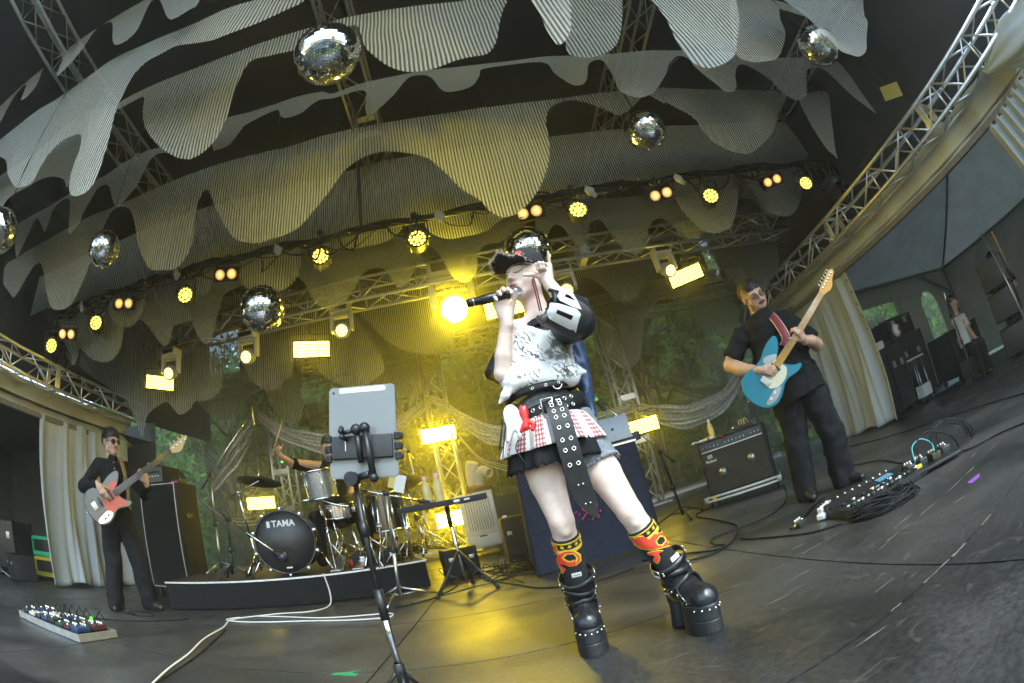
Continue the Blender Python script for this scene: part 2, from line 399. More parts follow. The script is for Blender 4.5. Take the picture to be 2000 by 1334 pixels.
DRAPES=[
(1.05,'fine',[(-5.84,5.23),(-5.28,5.3),(-4.79,5.51),(-4.23,5.43),(-3.44,5.32),(-2.96,5.44),(-2.6,5.62),(-1.78,5.16),(-1.58,4.11),(-1.61,4.01),(-1.69,3.91),(-1.76,3.93),(-1.89,4.14),(-2.08,4.51),(-2.24,4.79),(-2.32,4.83),(-2.34,4.77),(-2.25,4.27),(-2.31,4.13),(-2.41,4.13),(-2.54,4.27),(-2.79,4.76),(-2.94,4.96),(-3.13,5.06),(-3.13,4.88),(-3.03,4.5),(-3.02,4.2),(-3.15,4.11),(-3.3,4.35),(-3.51,4.74),(-3.7,4.92),(-4.05,5.14),(-3.83,4.52),(-4.04,4.44),(-4.17,4.65),(-4.34,4.92),(-4.54,4.91),(-4.53,4.65),(-4.5,4.43),(-4.58,4.24)]),
(1.25,'stripe',[(-5.82,4.57),(-4.54,4.29),(-3.4,4.17),(-2.68,4.25),(-1.83,4.11),(-1.23,4.0),(-0.73,3.89),(-0.7,3.67),(-0.8,3.57),(-0.91,3.5),(-1.03,3.43),(-1.15,3.4),(-1.28,3.43),(-1.44,3.57),(-1.56,3.67),(-1.74,3.78),(-1.87,3.75),(-1.99,3.75),(-2.05,3.7),(-2.08,3.6),(-2.06,3.34),(-2.02,3.11),(-1.93,2.81),(-1.89,2.59),(-1.88,2.46),(-1.93,2.39),(-2.06,2.42),(-2.2,2.52),(-2.32,2.67),(-2.38,2.84),(-2.36,2.98),(-2.43,3.14),(-2.53,3.26),(-2.66,3.35),(-2.82,3.38),(-2.9,3.32),(-2.96,3.22),(-2.97,3.08),(-3.0,3.0),(-3.15,3.01),(-3.24,3.04),(-3.45,3.22),(-3.7,3.48),(-3.91,3.67),(-4.29,3.89),(-4.87,4.05)]),
(1.78,'stripe',[(-5.29,4.27),(-4.17,4.24),(-3.54,4.47),(-2.88,4.23),(-2.82,3.68),(-3.1,3.55),(-3.1,3.31),(-3.27,3.49),(-3.5,3.64),(-3.72,3.7),(-3.98,3.69),(-4.3,3.67),(-4.48,3.58),(-4.71,3.54)]),
(1.8,'stripe',[(-2.85,4.27),(-2.56,4.31),(-1.95,4.3),(-1.41,4.33),(-1.0,4.3),(-0.84,4.29),(-0.59,4.28),(-0.51,4.27),(-0.06,4.19),(0.36,4.15),(0.45,4.16),(0.78,4.16),(0.74,4.06),(0.68,3.93),(0.6,3.7),(0.53,3.46),(0.44,3.28),(0.35,3.21),(0.22,3.14),(0.1,3.1),(-0.01,3.11),(-0.12,3.16),(-0.22,3.28),(-0.3,3.44),(-0.37,3.62),(-0.4,3.8),(-0.45,4.05),(-0.56,4.06),(-0.87,3.98),(-0.96,3.97),(-1.19,4.02),(-1.36,4.06),(-1.42,3.87),(-1.44,3.59),(-1.45,3.38),(-1.48,3.27),(-1.52,3.19),(-1.6,3.13),(-1.7,3.1),(-1.8,3.12),(-1.91,3.19),(-2.03,3.3),(-2.19,3.5),(-2.3,3.68),(-2.4,3.9),(-2.49,4.15),(-2.64,4.15),(-2.8,4.14)]),
(1.8,'stripe',[(1.19,4.22),(2.17,4.36),(2.03,4.07),(1.72,4.02),(1.52,3.61),(1.37,3.31),(1.23,3.17),(1.11,3.14),(1.03,3.16),(0.97,3.25),(1.09,3.68)]),
(1.8,'stripe',[(3.11,4.39),(3.88,4.48),(4.35,4.37),(4.21,4.21),(3.69,4.25),(3.59,4.18),(3.42,3.95),(3.27,3.69),(3.06,3.44),(2.85,3.27),(2.66,3.2),(2.45,3.17),(2.39,3.24),(2.62,3.66)]),
(1.3,'stripe',[(0.67,3.43),(1.01,3.43),(0.89,3.07),(0.81,2.81),(0.75,2.64),(0.68,2.52),(0.64,2.49),(0.63,2.53),(0.63,2.67),(0.65,2.85),(0.65,3.09)]),
(1.3,'stripe',[(1.48,3.31),(2.45,3.66),(2.19,3.25),(1.99,2.91),(1.86,2.72),(1.71,2.52),(1.58,2.4),(1.49,2.35),(1.41,2.34),(1.36,2.38),(1.34,2.46),(1.35,2.61),(1.4,2.83),(1.43,3.04)]),
(1.3,'stripe',[(3.03,3.84),(5.78,5.13),(4.87,4.26),(4.22,3.66),(3.85,3.3),(3.5,2.96),(3.11,2.81),(2.97,2.81),(2.96,2.94),(2.99,3.14),(3.03,3.36),(3.01,3.52)]),
(2.62,'check',[(-5.38,4.06),(-4.33,4.09),(-4.07,4.14),(-3.55,4.18),(-3.26,4.27),(-2.86,4.3),(-2.5,4.14),(-2.3,4.08),(-2.32,3.93),(-2.44,4.08),(-2.66,4.16),(-2.83,4.18),(-2.9,4.03),(-2.95,3.83),(-3.06,3.71),(-3.19,3.65),(-3.3,3.79),(-3.4,3.97),(-3.49,4.04),(-3.6,4.02),(-3.65,3.87),(-3.7,3.7),(-3.7,3.61),(-3.81,3.49),(-3.89,3.63),(-3.99,3.91),(-4.08,4.04),(-4.2,4.07),(-4.34,3.99),(-4.34,3.8),(-4.38,3.7),(-4.56,3.89),(-4.69,3.99),(-4.73,3.89),(-4.77,3.63),(-4.81,3.48),(-4.95,3.64),(-5.2,3.98)]),
(2.65,'check',[(-2.08,4.46),(-1.76,4.47),(-1.51,4.5),(-1.29,4.5),(-1.0,4.46),(-0.88,4.38),(-0.57,4.41),(-0.01,4.35),(0.6,4.32),(1.1,4.33),(1.37,4.34),(1.75,4.34),(2.36,4.37),(2.49,4.38),(3.23,4.43),(4.1,4.47),(4.63,4.55),(5.55,4.67),(5.58,4.48),(5.52,4.07),(5.42,3.58),(5.17,3.81),(5.09,4.06),(5.03,4.33),(4.9,4.4),(4.64,4.32),(4.48,4.17),(4.32,3.94),(4.19,3.8),(3.95,3.68),(3.79,3.67),(3.69,3.77),(3.69,3.92),(3.61,4.04),(3.51,4.14),(3.42,4.19),(3.31,4.15),(3.18,3.99),(3.05,3.77),(2.93,3.66),(2.82,3.64),(2.77,3.78),(2.72,3.92),(2.69,4.08),(2.69,4.24),(2.56,4.26),(2.3,4.0),(2.59,4.25),(2.44,4.13),(2.25,3.91),(2.09,3.74),(1.96,3.66),(1.86,3.64),(1.77,3.68),(1.71,3.78),(1.73,3.95),(1.72,4.23),(1.57,4.2),(1.47,3.97),(1.39,3.85),(1.3,3.83),(1.25,3.88),(1.17,4.03),(1.1,4.24),(0.57,4.24),(0.5,4.14),(0.43,4.01),(0.35,3.94),(0.25,3.9),(0.17,3.9),(0.12,3.97),(0.1,4.06),(0.04,4.23),(-0.11,4.29),(-0.19,4.22),(-0.29,4.08),(-0.4,3.96),(-0.5,3.88),(-0.54,3.89),(-0.56,4.0),(-0.57,4.28),(-0.87,4.3),(-1.0,4.33),(-1.08,4.29),(-1.19,4.2),(-1.34,4.21),(-1.42,4.28),(-1.48,4.4),(-1.77,4.29),(-1.83,4.22),(-1.92,4.04),(-2.04,3.98),(-2.08,4.0),(-2.14,4.23)]),
(3.1,'stripe',[(-5.8,3.86),(-5.45,3.9),(-4.58,4.02),(-3.67,4.08),(-3.31,4.11),(-2.33,4.25),(-1.31,4.28),(-1.0,4.28),(-0.08,4.2),(0.63,4.17),(1.25,4.17),(1.76,4.2),(2.25,4.23),(2.06,3.98),(1.81,3.81),(1.72,3.88),(1.61,4.0),(1.52,4.07),(1.42,4.12),(1.28,4.11),(1.16,4.04),(1.1,3.94),(1.06,3.81),(1.03,3.61),(0.98,3.4),(0.89,3.2),(0.78,3.03),(0.7,2.95),(0.61,2.89),(0.51,2.85),(0.42,2.85),(0.34,2.91),(0.29,3.02),(0.24,3.08),(0.15,3.17),(0.08,3.3),(0.0,3.45),(-0.09,3.59),(-0.23,3.69),(-0.39,3.76),(-0.53,3.79),(-0.72,3.77),(-0.88,3.68),(-1.04,3.45),(-1.17,3.3),(-1.3,3.17),(-1.43,3.12),(-1.56,3.12),(-1.71,3.13),(-1.87,3.19),(-1.98,3.25),(-2.09,3.39),(-2.17,3.55),(-2.27,3.74),(-2.34,3.89),(-2.39,3.93),(-2.44,3.84),(-2.45,3.65),(-2.44,3.26),(-2.47,3.14),(-2.53,3.03),(-2.63,3.0),(-2.76,3.03),(-2.87,3.07),(-2.99,3.21),(-3.11,3.41),(-3.19,3.6),(-3.29,3.81),(-3.4,3.96),(-3.54,4.03),(-3.66,4.03),(-3.72,3.92),(-3.75,3.78),(-3.74,3.54),(-3.78,3.32),(-3.8,3.17),(-3.85,3.05),(-3.95,2.97),(-4.1,2.94),(-4.24,2.94),(-4.4,2.98),(-4.52,3.07),(-4.64,3.24),(-4.72,3.4),(-4.83,3.59),(-4.91,3.67),(-5.01,3.65),(-5.07,3.56),(-5.16,3.44),(-5.27,3.34),(-5.37,3.31),(-5.48,3.39),(-5.68,3.54),(-5.74,3.62)]),
(3.1,'stripe',[(2.25,4.17),(2.54,4.27),(2.55,4.26),(3.28,4.24),(4.37,4.27),(3.95,3.84),(3.67,3.56),(3.44,3.39),(3.21,3.28),(3.02,3.26),(2.87,3.29),(2.75,3.37),(2.69,3.5),(2.68,3.66),(2.64,3.8),(2.52,3.92),(2.44,4.02),(2.41,3.99),(2.28,4.14)]),
(3.1,'stripe',[(4.62,4.21),(4.93,4.34),(5.4,4.43),(5.05,3.9),(4.83,3.56),(4.58,3.19),(4.52,3.22),(4.43,3.3),(4.45,3.54),(4.52,3.85)]),
(4.3,'stripe',[(-6.51,4.14),(-6.02,4.17),(-5.06,4.31),(-4.45,4.45),(-3.1,4.64),(-1.0,4.87),(-0.28,4.84),(0.56,4.79),(1.44,4.78),(2.16,4.78),(3.56,4.8),(4.08,4.82),(5.32,4.89),(6.33,4.94),(6.06,4.64),(5.85,4.55),(5.5,4.16),(5.18,3.84),(4.7,3.3),(4.52,3.16),(4.32,3.13),(4.15,3.19),(4.03,3.38),(3.99,3.65),(3.91,3.84),(3.68,3.52),(3.43,3.15),(3.24,3.01),(2.98,2.97),(2.81,3.05),(2.71,3.23),(2.67,3.48),(2.78,3.84),(2.58,3.74),(2.08,3.75),(1.65,3.75),(1.14,3.79),(1.01,3.73),(0.57,3.61),(0.41,3.5),(0.26,3.42),(0.1,3.41),(-0.05,3.43),(-0.17,3.51),(-0.26,3.62),(-0.34,3.88),(-0.49,3.77),(-0.64,3.68),(-0.83,3.62),(-0.97,3.61),(-1.16,3.63),(-1.38,3.71),(-1.54,3.83),(-1.77,3.81),(-1.79,3.62),(-1.85,3.4),(-1.99,3.25),(-2.21,3.24),(-2.43,3.37),(-2.54,3.64),(-2.62,3.81),(-2.79,3.68),(-2.84,3.54),(-2.87,3.39),(-2.94,3.31),(-3.02,3.39),(-3.12,3.58),(-3.25,3.74),(-3.47,3.73),(-3.66,3.68),(-3.83,3.58),(-3.82,3.41),(-3.89,3.26),(-4.0,3.16),(-4.14,3.14),(-4.31,3.23),(-4.42,3.39),(-4.48,3.57),(-4.76,3.64),(-5.29,3.55),(-5.57,3.58),(-5.92,3.55),(-6.14,3.51),(-6.2,3.43),(-6.28,3.3),(-6.45,3.3),(-6.58,3.37),(-6.59,3.46),(-6.42,3.6),(-6.44,3.9)]),
(4.6,'stripe',[(-5.6,3.61),(-4.73,3.91),(-3.93,3.88),(-3.23,3.94),(-3.18,3.41),(-3.3,3.43),(-3.27,3.27),(-3.3,3.18),(-3.41,3.15),(-3.55,3.19),(-3.71,3.34),(-3.85,3.49),(-3.98,3.56),(-4.3,3.37),(-4.32,3.21),(-4.34,3.04),(-4.4,2.91),(-4.55,2.84),(-4.72,2.84),(-4.89,2.9),(-5.1,3.05),(-5.14,2.93),(-5.22,2.84),(-5.37,2.98),(-5.49,3.21),(-5.56,3.42)]),
(4.7,'check',[(-4.38,3.64),(-4.06,3.7),(-3.39,3.81),(-2.67,3.98),(-1.92,4.13),(-0.82,4.09),(-1.09,4.09),(-0.14,3.88),(0.64,3.98),(0.83,3.96),(1.03,3.8),(0.77,3.67),(0.53,3.55),(0.44,3.56),(0.33,3.54),(0.24,3.43),(0.21,3.27),(0.13,3.15),(0.05,3.11),(-0.03,3.15),(-0.1,3.24),(-0.16,3.44),(-0.22,3.59),(-0.31,3.68),(-0.44,3.56),(-0.56,3.37),(-0.65,3.25),(-0.72,3.23),(-0.77,3.28),(-0.83,3.44),(-0.9,3.53),(-1.03,3.55),(-1.15,3.48),(-1.24,3.32),(-1.37,3.19),(-1.54,3.14),(-1.44,3.13),(-1.56,3.11),(-1.69,3.19),(-1.78,3.31),(-1.87,3.53),(-1.94,3.61),(-2.03,3.58),(-2.13,3.46),(-2.35,3.55),(-2.55,3.63),(-2.75,3.6),(-2.9,3.55),(-2.97,3.4),(-3.04,3.1),(-3.1,2.94),(-3.16,2.91),(-3.24,3.01),(-3.34,3.22),(-3.43,3.36),(-3.58,3.15),(-3.65,2.97),(-3.74,2.96),(-3.86,3.09),(-4.0,3.26),(-4.14,3.34),(-4.32,3.3)]),
(4.7,'check',[(1.08,3.92),(1.5,3.99),(2.11,3.93),(2.77,3.89),(3.19,3.77),(3.58,3.86),(4.1,3.93),(4.47,3.91),(4.64,3.67),(4.51,3.34),(4.43,3.32),(4.35,3.39),(4.28,3.53),(4.21,3.67),(3.96,3.68),(3.68,3.53),(3.09,3.2),(2.99,3.14),(2.84,3.18),(2.72,3.35),(2.66,3.48),(2.56,3.52),(2.42,3.44),(2.34,3.27),(2.24,3.13),(2.11,3.07),(2.01,3.12),(1.93,3.25),(1.88,3.39),(1.85,3.56),(1.8,3.64),(1.68,3.61),(1.64,3.53),(1.55,3.36),(1.47,3.3),(1.39,3.39),(1.35,3.53),(1.3,3.64),(1.21,3.65),(1.08,3.52),(1.0,3.6)]),
(6.0,'stripe',[(-6.19,3.53),(-5.3,3.83),(-4.46,3.89),(-4.19,4.11),(-3.25,4.14),(-2.1,4.15),(-1.13,4.2),(-0.71,4.34),(0.22,4.28),(0.06,3.38),(-0.1,3.13),(-0.29,2.94),(-0.52,2.83),(-0.78,2.85),(-1.04,3.0),(-1.24,3.2),(-1.44,3.49),(-1.63,3.66),(-1.28,2.83),(-1.49,2.64),(-1.73,2.57),(-1.98,2.64),(-2.17,2.8),(-2.27,2.98),(-2.48,3.03),(-2.53,2.86),(-2.57,2.76),(-2.67,2.75),(-2.71,2.66),(-2.82,2.62),(-2.98,2.66),(-3.14,2.81),(-3.24,3.05),(-3.36,3.29),(-3.44,3.06),(-3.52,2.96),(-3.53,2.74),(-3.62,2.63),(-3.83,2.57),(-4.01,2.58),(-4.07,2.48),(-4.25,2.39),(-4.44,2.59),(-4.6,2.54),(-4.8,2.39),(-4.9,2.12),(-4.97,2.23),(-5.11,2.57),(-5.25,2.75),(-5.94,3.14)]),
(6.0,'stripe',[(1.76,4.09),(2.78,4.08),(3.91,4.04),(5.04,4.3),(6.08,4.35),(5.58,3.71),(5.36,3.29),(5.13,3.02),(4.75,2.77),(4.26,2.66),(4.09,2.96),(3.91,3.5),(3.62,3.6),(3.31,3.6),(2.93,3.49),(2.54,3.12),(2.29,2.99),(2.1,3.07),(1.96,3.31),(1.72,3.46),(1.36,3.18)]),
(7.2,'stripe',[(-4.62,3.1),(-3.64,3.36),(-2.82,3.49),(-2.86,2.91),(-2.89,2.56),(-2.98,2.42),(-3.1,2.39),(-3.21,2.47),(-3.31,2.63),(-3.39,2.86),(-3.5,2.99),(-3.66,2.91),(-3.76,2.73),(-3.93,2.55),(-4.12,2.52),(-4.3,2.58),(-4.43,2.71),(-4.54,2.87)]),
(7.2,'stripe',[(-2.48,3.65),(-1.71,3.92),(-0.29,3.83),(-0.48,3.28),(-0.61,3.06),(-0.77,2.82),(-0.98,2.65),(-1.22,2.62),(-1.49,2.69),(-1.7,2.8),(-1.81,2.97),(-2.01,3.2),(-2.47,3.15)]),
(7.2,'stripe',[(1.76,3.62),(2.47,3.71),(3.72,3.78),(5.28,3.69),(4.95,2.92),(4.57,2.56),(4.33,2.5),(4.21,2.53),(4.03,2.67),(3.93,2.84),(3.87,3.1),(3.82,3.29),(3.63,3.4),(3.42,3.43),(3.21,3.35),(2.98,3.13),(2.79,2.76),(2.64,2.46),(2.48,2.31),(2.3,2.28),(2.13,2.41),(2.03,2.63),(1.96,2.95),(1.88,3.25)])]

DL = ['finely ribbed drape with pointed drips at the top left corner, nearest row',
 'broad pale striped drape with long rounded drips at the upper left edge',
 'dim striped drape peeking out below the broad upper left drape',
 'striped drape with two deep round lobes either side of the biggest mirror ball',
 'grey striped lobe at the top edge between two brighter lobes, above the singer',
 'striped lobe beside the rightmost mirror ball, on its left',
 'narrow bright striped drip at the top edge above the singer',
 'wide bright striped lobe at the top edge right of centre',
 'bright striped drape hanging in front of the rightmost mirror ball',
 'dark checked drape with hanging points at the far left below the pale drips',
 'long checked drape with scalloped lobes crossing below the biggest mirror ball',
 'longest striped drape with deep waves crossing above the lighting bar',
 'striped lobe right of the small mirror ball above the lighting bar',
 'narrow striped strip tapering to a point at the right end of the row',
 'striped drape just in front of the lighting bar, behind the longest one',
 'striped drape lobe below the left end of the lighting bar',
 'checked drape with scallops below the left and middle of the lighting bar',
 'checked drape with scallops below the lighting bar to the right of the singer',
 'striped drape behind the moving heads on the left half',
 'striped drape behind the bright panel light above the guitarist',
 'striped drape tips at the back above the drummer',
 'striped drape lobe at the back above the tablet',
 'striped drape lobes at the back between the singer and the guitarist']
for i, (yy, kk, oo) in enumerate(DRAPES): drape(DL[i], yy, kk, oo, i * 1.7)

# ================================================================== side tents, valances, curtains
def cloth_mat(name, col, tr=.25, rough=.8, noise_=.12):
    m = bpy.data.materials.new(name); m.use_nodes = True; t = m.node_tree; b = t.nodes['Principled BSDF']; N = t.nodes.new; L = t.links.new
    tc = N('ShaderNodeTexCoord'); n = N('ShaderNodeTexNoise'); n.inputs['Scale'].default_value = 2.2; n.inputs['Detail'].default_value = 7; L(tc.outputs['Object'], n.inputs['Vector'])
    r = N('ShaderNodeValToRGB'); r.color_ramp.elements[0].position = .3; r.color_ramp.elements[1].position = .72
    r.color_ramp.elements[0].color = (*[x * (1 - noise_) for x in col], 1); r.color_ramp.elements[1].color = (*[min(1, x * (1 + noise_)) for x in col], 1); L(n.outputs['Fac'], r.inputs['Fac'])
    L(r.outputs['Color'], b.inputs['Base Color']); b.inputs['Roughness'].default_value = rough; b.inputs['Specular IOR Level'].default_value = .3
    n2 = N('ShaderNodeTexNoise'); n2.inputs['Scale'].default_value = 9; n2.inputs['Detail'].default_value = 5; L(tc.outputs['Object'], n2.inputs['Vector'])
    bp = N('ShaderNodeBump'); bp.inputs['Strength'].default_value = .25; bp.inputs['Distance'].default_value = .03; L(n2.outputs['Fac'], bp.inputs['Height']); L(bp.outputs[0], b.inputs['Normal'])
    if tr:
        tl = N('ShaderNodeBsdfTranslucent'); L(r.outputs['Color'], tl.inputs[0]); mx = N('ShaderNodeMixShader'); mx.inputs[0].default_value = tr
        L(b.outputs[0], mx.inputs[1]); L(tl.outputs[0], mx.inputs[2]); L(mx.outputs[0], t.nodes['Material Output'].inputs[0])
    return m
TENT = cloth_mat('grey_white_tent_fabric', (.46, .475, .46), .04)
CURT = cloth_mat('white_vinyl_curtain', (.42, .46, .475), .08, .65, .06)
VAL = cloth_mat('weathered_valance_fabric', (.48, .5, .48), .05, .75, .2)
GROM = mat('curtain_grommet', (.03, .028, .025), .5, .4)
def sheet(fn, nu, nv, name, m, parent=None, smooth=True, solid=0.):
    vs = [fn(i / nu, j / nv) for i in range(nu + 1) for j in range(nv + 1)]
    fs = [(i * (nv + 1) + j, (i + 1) * (nv + 1) + j, (i + 1) * (nv + 1) + j + 1, i * (nv + 1) + j + 1) for i in range(nu) for j in range(nv)]
    o = MB().add(vs, fs, 0, smooth).build(name, m, parent)
    if solid:
        md = o.modifiers.new('s', 'SOLIDIFY'); md.thickness = solid
    return o
# valances below the side trusses
def valance(label, x, ya, yb, zt, zb, out):
    t = thing('valance', label, 'valance')
    def f(u, v):
        y = ya + (yb - ya) * u; z = zt + (zb - zt) * v
        return (x + out * (.22 * math.sin(v * PI * .9) + .02 * math.sin(y * 9 + v * 2)) , y, z + .02 * math.sin(y * 5) * v)
    sheet(f, 60, 8, 'fabric', VAL, t, solid=.004)
    MB().box((x + out * .05, (ya + yb) / 2, zb - .02), (.07, abs(yb - ya), .07), bev=.008).build('eave_beam', DARK if False else mat('brown_eave_beam', (.14, .13, .12), .6, noise=.3), t)
    return t
valance('weathered grey fabric valance under the bright right side truss', 5.12, .35, 6.9, 2.67, 2.3, 1)
valance('grey fabric valance under the far left side truss', -5.58, -.6, 5.35, 2.52, 2.16, -1)
# curtains
def curtain(label, p0, p1, z0, z1, folds, amp, seed, grom=None):
    t = thing('side_curtain', label, 'curtain'); p0 = Vector(p0); p1 = Vector(p1); d = p1 - p0; nrm = Vector((-d.y, d.x, 0)).normalized()
    def f(u, v):
        w = 1.15 * u
        w = w + .05 * math.sin(u * 9 + seed) + .03 * math.sin(u * 23 + seed * 3)
        a = amp * (.3 + .7 * v) * (.45 + .75 * abs(math.sin(u * 4.1 + seed))) * (math.sin(w * folds * 2 * PI + seed + 1.3 * math.sin(v * 2.1 + u * 5)) + .4 * math.sin(w * folds * 4.7 * PI + v * 2.8 + seed * 2) + .25 * math.sin(v * 7 + u * 13))
        q = p0 + d * u + nrm * a
        z = z1 + (z0 - z1) * v + (.02 * math.sin(u * 19 + seed) + .03 * math.sin(u * 7) if v == 1 else 0) - (.04 * abs(math.sin(u * folds * PI)) if v == 0 else 0)
        return (q.x, q.y, max(.008, z))
    sheet(f, 110, 30, 'cloth', CURT, t, solid=.005)
    if grom is not None:
        for k in range(13):
            v = .02 + k * .08
            q = Vector(f(grom, v)); q2 = Vector(f(grom + .03, v)); n_ = Vector((-(q2 - q).y, (q2 - q).x, 0)).normalized()
            if n_.dot(Vector((0, 0, .6)) - q) < 0: n_ = -n_
            link('grommet', MB().lathe([(.0001, .0), (.011, 0), (.016, .003), (.016, .0), ], axis=n_, n=10).mesh('grommet', GROM), t, Matrix.Translation(q + n_ * .006))
    return t
curtain('pale grey vinyl curtain with grommets hanging behind the guitarist', (5.18, 4.5, 0), (5.3, 6.5, 0), .02, 2.36, 4.2, .075, 1.0, grom=.022)
curtain('pale grey vinyl curtain hanging behind the bass player', (-5.62, 3.36, 0), (-5.55, 5.2, 0), .02, 2.2, 4.5, .07, 2.2)
# bundled curtain tied up at the top right corner
tb = thing('tied_curtain', 'bunched white vinyl curtain tied up on the truss at the top right corner', 'curtain')
def fb(u, v):
    a = u * 2 * PI; y = .72 - 1.1 * v; rr = (.05 + .26 * math.sin(min(1, v * 1.25) * PI * .62)) * (1 + .13 * math.sin(a * 5 + v * 4) + .07 * math.sin(a * 9))
    return (5.0 + rr * .55 * math.cos(a), y + .1 * math.sin(a) * rr, 2.58 - .14 * v + rr * .75 * math.sin(a))
sheet(fb, 48, 18, 'bundle', CURT, tb)
def fp(u, v):
    w = u * 6.5 * 2 * PI
    return (5.02 + .1 * v + .05 * math.cos(w), 1.18 - .85 * u + .03 * math.sin(w * 2) - .1 * v, 2.28 - .18 * u * 0 - .75 * v - .1 * (1 - u) + .02 * math.sin(w))
sheet(fp, 120, 10, 'pleats', CURT, tb, solid=.004)
MB().tube(spline([(5.0, .74, 2.62), (5.03, .76, 2.7), (5.0, .8, 2.68), (5.05, .72, 2.55)], 5), .008, 6).build('tie', PAPER, tb)

# right side tent
tr_ = thing('side_tent', 'grey white marquee room to the right of the stage', 'tent')
BX, BY, WT = 11.4, 6.3, 2.42
# back wall with two openings
def wall_with_holes(parent):
    xs = [5.3, 7.25, 8.42, 9.55, 10.35, BX]; zs = [0, .6, 1.18, 2.02, WT]
    for i in range(len(xs) - 1):
        for j in range(len(zs) - 1):
            if i == 1 and j == 2: continue
            if i == 3 and j in (1, 2): continue
            xa, xb, za, zb = xs[i], xs[i + 1], zs[j], zs[j + 1]
            MB().box(((xa + xb) / 2, BY, (za + zb) / 2), (xb - xa - .004, .02, zb - za - .004)).build('wall_panel', TENT, parent)
    # arch top fillet
    pts = [(9.55, 2.02)] + [(9.95 - .4 * math.cos(a), 1.62 + .4 * math.sin(a)) for a in [PI * k / 16 for k in range(17)]] + [(10.35, 2.02)]
    M = frame((0, BY + .01, 0), (1, 0, 0), (0, 0, 1))
    l = [(9.55, 2.02)] + [(9.95 - .4 * math.cos(PI * k / 16), 1.62 + .4 * math.sin(PI * k / 16)) for k in range(9)] + [(9.95, 2.02)]
    r_ = [(9.95, 2.02)] + [(9.95 - .4 * math.cos(PI * k / 16), 1.62 + .4 * math.sin(PI * k / 16)) for k in range(8, 17)] + [(10.35, 2.02)]
    for q in (l, r_): MB().prism(q, .018, M).build('arch_corner', TENT, parent)
    MB().box((8.42, BY - .03, 1.5), (.05, .05, 1.3)).build('window_post', ALU, parent)
wall_with_holes(tr_)
MB().box((BX, 2.4, WT / 2), (.02, 7.8, WT)).build('side_wall', TENT, tr_)
MB().box((8.4, -1.5, WT / 2), (6.0, .02, WT)).build('added_shade_wall', TENT, tr_)  # unseen wall added to keep daylight out and darken the tent
pk = (8.2, 2.6, 4.0)
def tri(n, *p): MB().add(p, [tuple(range(len(p)))]).build(n, TENT, tr_)
tri('ceiling', (5.3, BY, 2.4), (BX, BY, WT), pk); tri('ceiling', (BX, BY, WT), (BX, -1.5, WT), pk); tri('ceiling', (5.25, -1.5, 2.4), (5.3, BY, 2.4), pk); tri('ceiling', (BX, -1.5, WT), (5.25, -1.5, 2.4), pk)
TP = mat('tent_pole', (.2, .2, .19), .5, .6)
for a, b in (((5.3, BY - .06, 2.4), (BX, BY - .06, WT)), ((BX - .06, BY, WT), (BX - .06, -1.5, WT)), ((BX - .05, BY - .05, WT), (8.2, 2.6, 3.96)), ((BX - .05, BY - .05, 0), (BX - .05, BY - .05, WT)), ((9.9, BY - .08, 2.38), (BX - .08, BY - .08, 1.75)), ((5.35, BY - .1, 2.42), (8.2, 2.6, 3.96))):
    MB().cyl(a, b, .035, n=8).build('pole', TP, tr_)
# left side tent (inside shade put into the dark fabric colour)
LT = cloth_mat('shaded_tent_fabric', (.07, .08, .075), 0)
tl_ = thing('side_tent', 'dark marquee room beyond the left edge of the stage', 'tent')
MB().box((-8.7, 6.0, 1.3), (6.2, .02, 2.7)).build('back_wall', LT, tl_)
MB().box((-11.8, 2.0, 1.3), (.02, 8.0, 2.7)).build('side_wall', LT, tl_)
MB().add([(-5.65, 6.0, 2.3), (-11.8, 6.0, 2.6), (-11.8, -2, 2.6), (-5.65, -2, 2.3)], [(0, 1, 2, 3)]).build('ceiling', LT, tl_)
lf = struct(MB().box((-9.7, 2.6, -.1), (5, 9, .15)).build('side_platform', mat('side_platform_board', (.03, .03, .03), .7, noise=.3)))

# ================================================================== back scrim and foliage
def scrim_mat():
    m = bpy.data.materials.new('black_net'); m.use_nodes = True; t = m.node_tree; t.nodes.clear(); N = t.nodes.new; L = t.links.new
    out = N('ShaderNodeOutputMaterial'); d = N('ShaderNodeBsdfDiffuse'); d.inputs[0].default_value = (.025, .027, .024, 1); tp = N('ShaderNodeBsdfTransparent')
    geo = N('ShaderNodeNewGeometry'); n = N('ShaderNodeTexNoise'); n.inputs['Scale'].default_value = 1.2; L(geo.outputs['Position'], n.inputs['Vector'])
    mr = N('ShaderNodeMapRange'); mr.inputs['To Min'].default_value = .36; mr.inputs['To Max'].default_value = .6; L(n.outputs['Fac'], mr.inputs['Value'])
    mx = N('ShaderNodeMixShader'); L(mr.outputs[0], mx.inputs[0]); L(tp.outputs[0], mx.inputs[1]); L(d.outputs[0], mx.inputs[2]); L(mx.outputs[0], out.inputs[0]); return m
sc_ = thing('net_backdrop', 'black mesh net stretched across the back of the stage', 'backdrop net')
sheet(lambda u, v: (-6 + 11.4 * u, 8.05 + .05 * math.sin(u * 40 + v * 3) + .03 * math.sin(v * 9 + u * 11), .06 + 4.9 * v), 70, 24, 'netting', scrim_mat(), sc_)
mb = MB()
for x in (-4.6, -2.3, -.1, 1.5, 2.9, 3.75, 4.6): MB().cyl((x, 8.0, .05), (x + .05, 8.0, 4.6), .006, n=5).build('net_cord', mat('net_cord', (.25, .27, .2), .8), sc_)
MB().box((-.3, 8.16, .05), (11.4, .06, .1)).build('edge_rail', ALU, sc_)

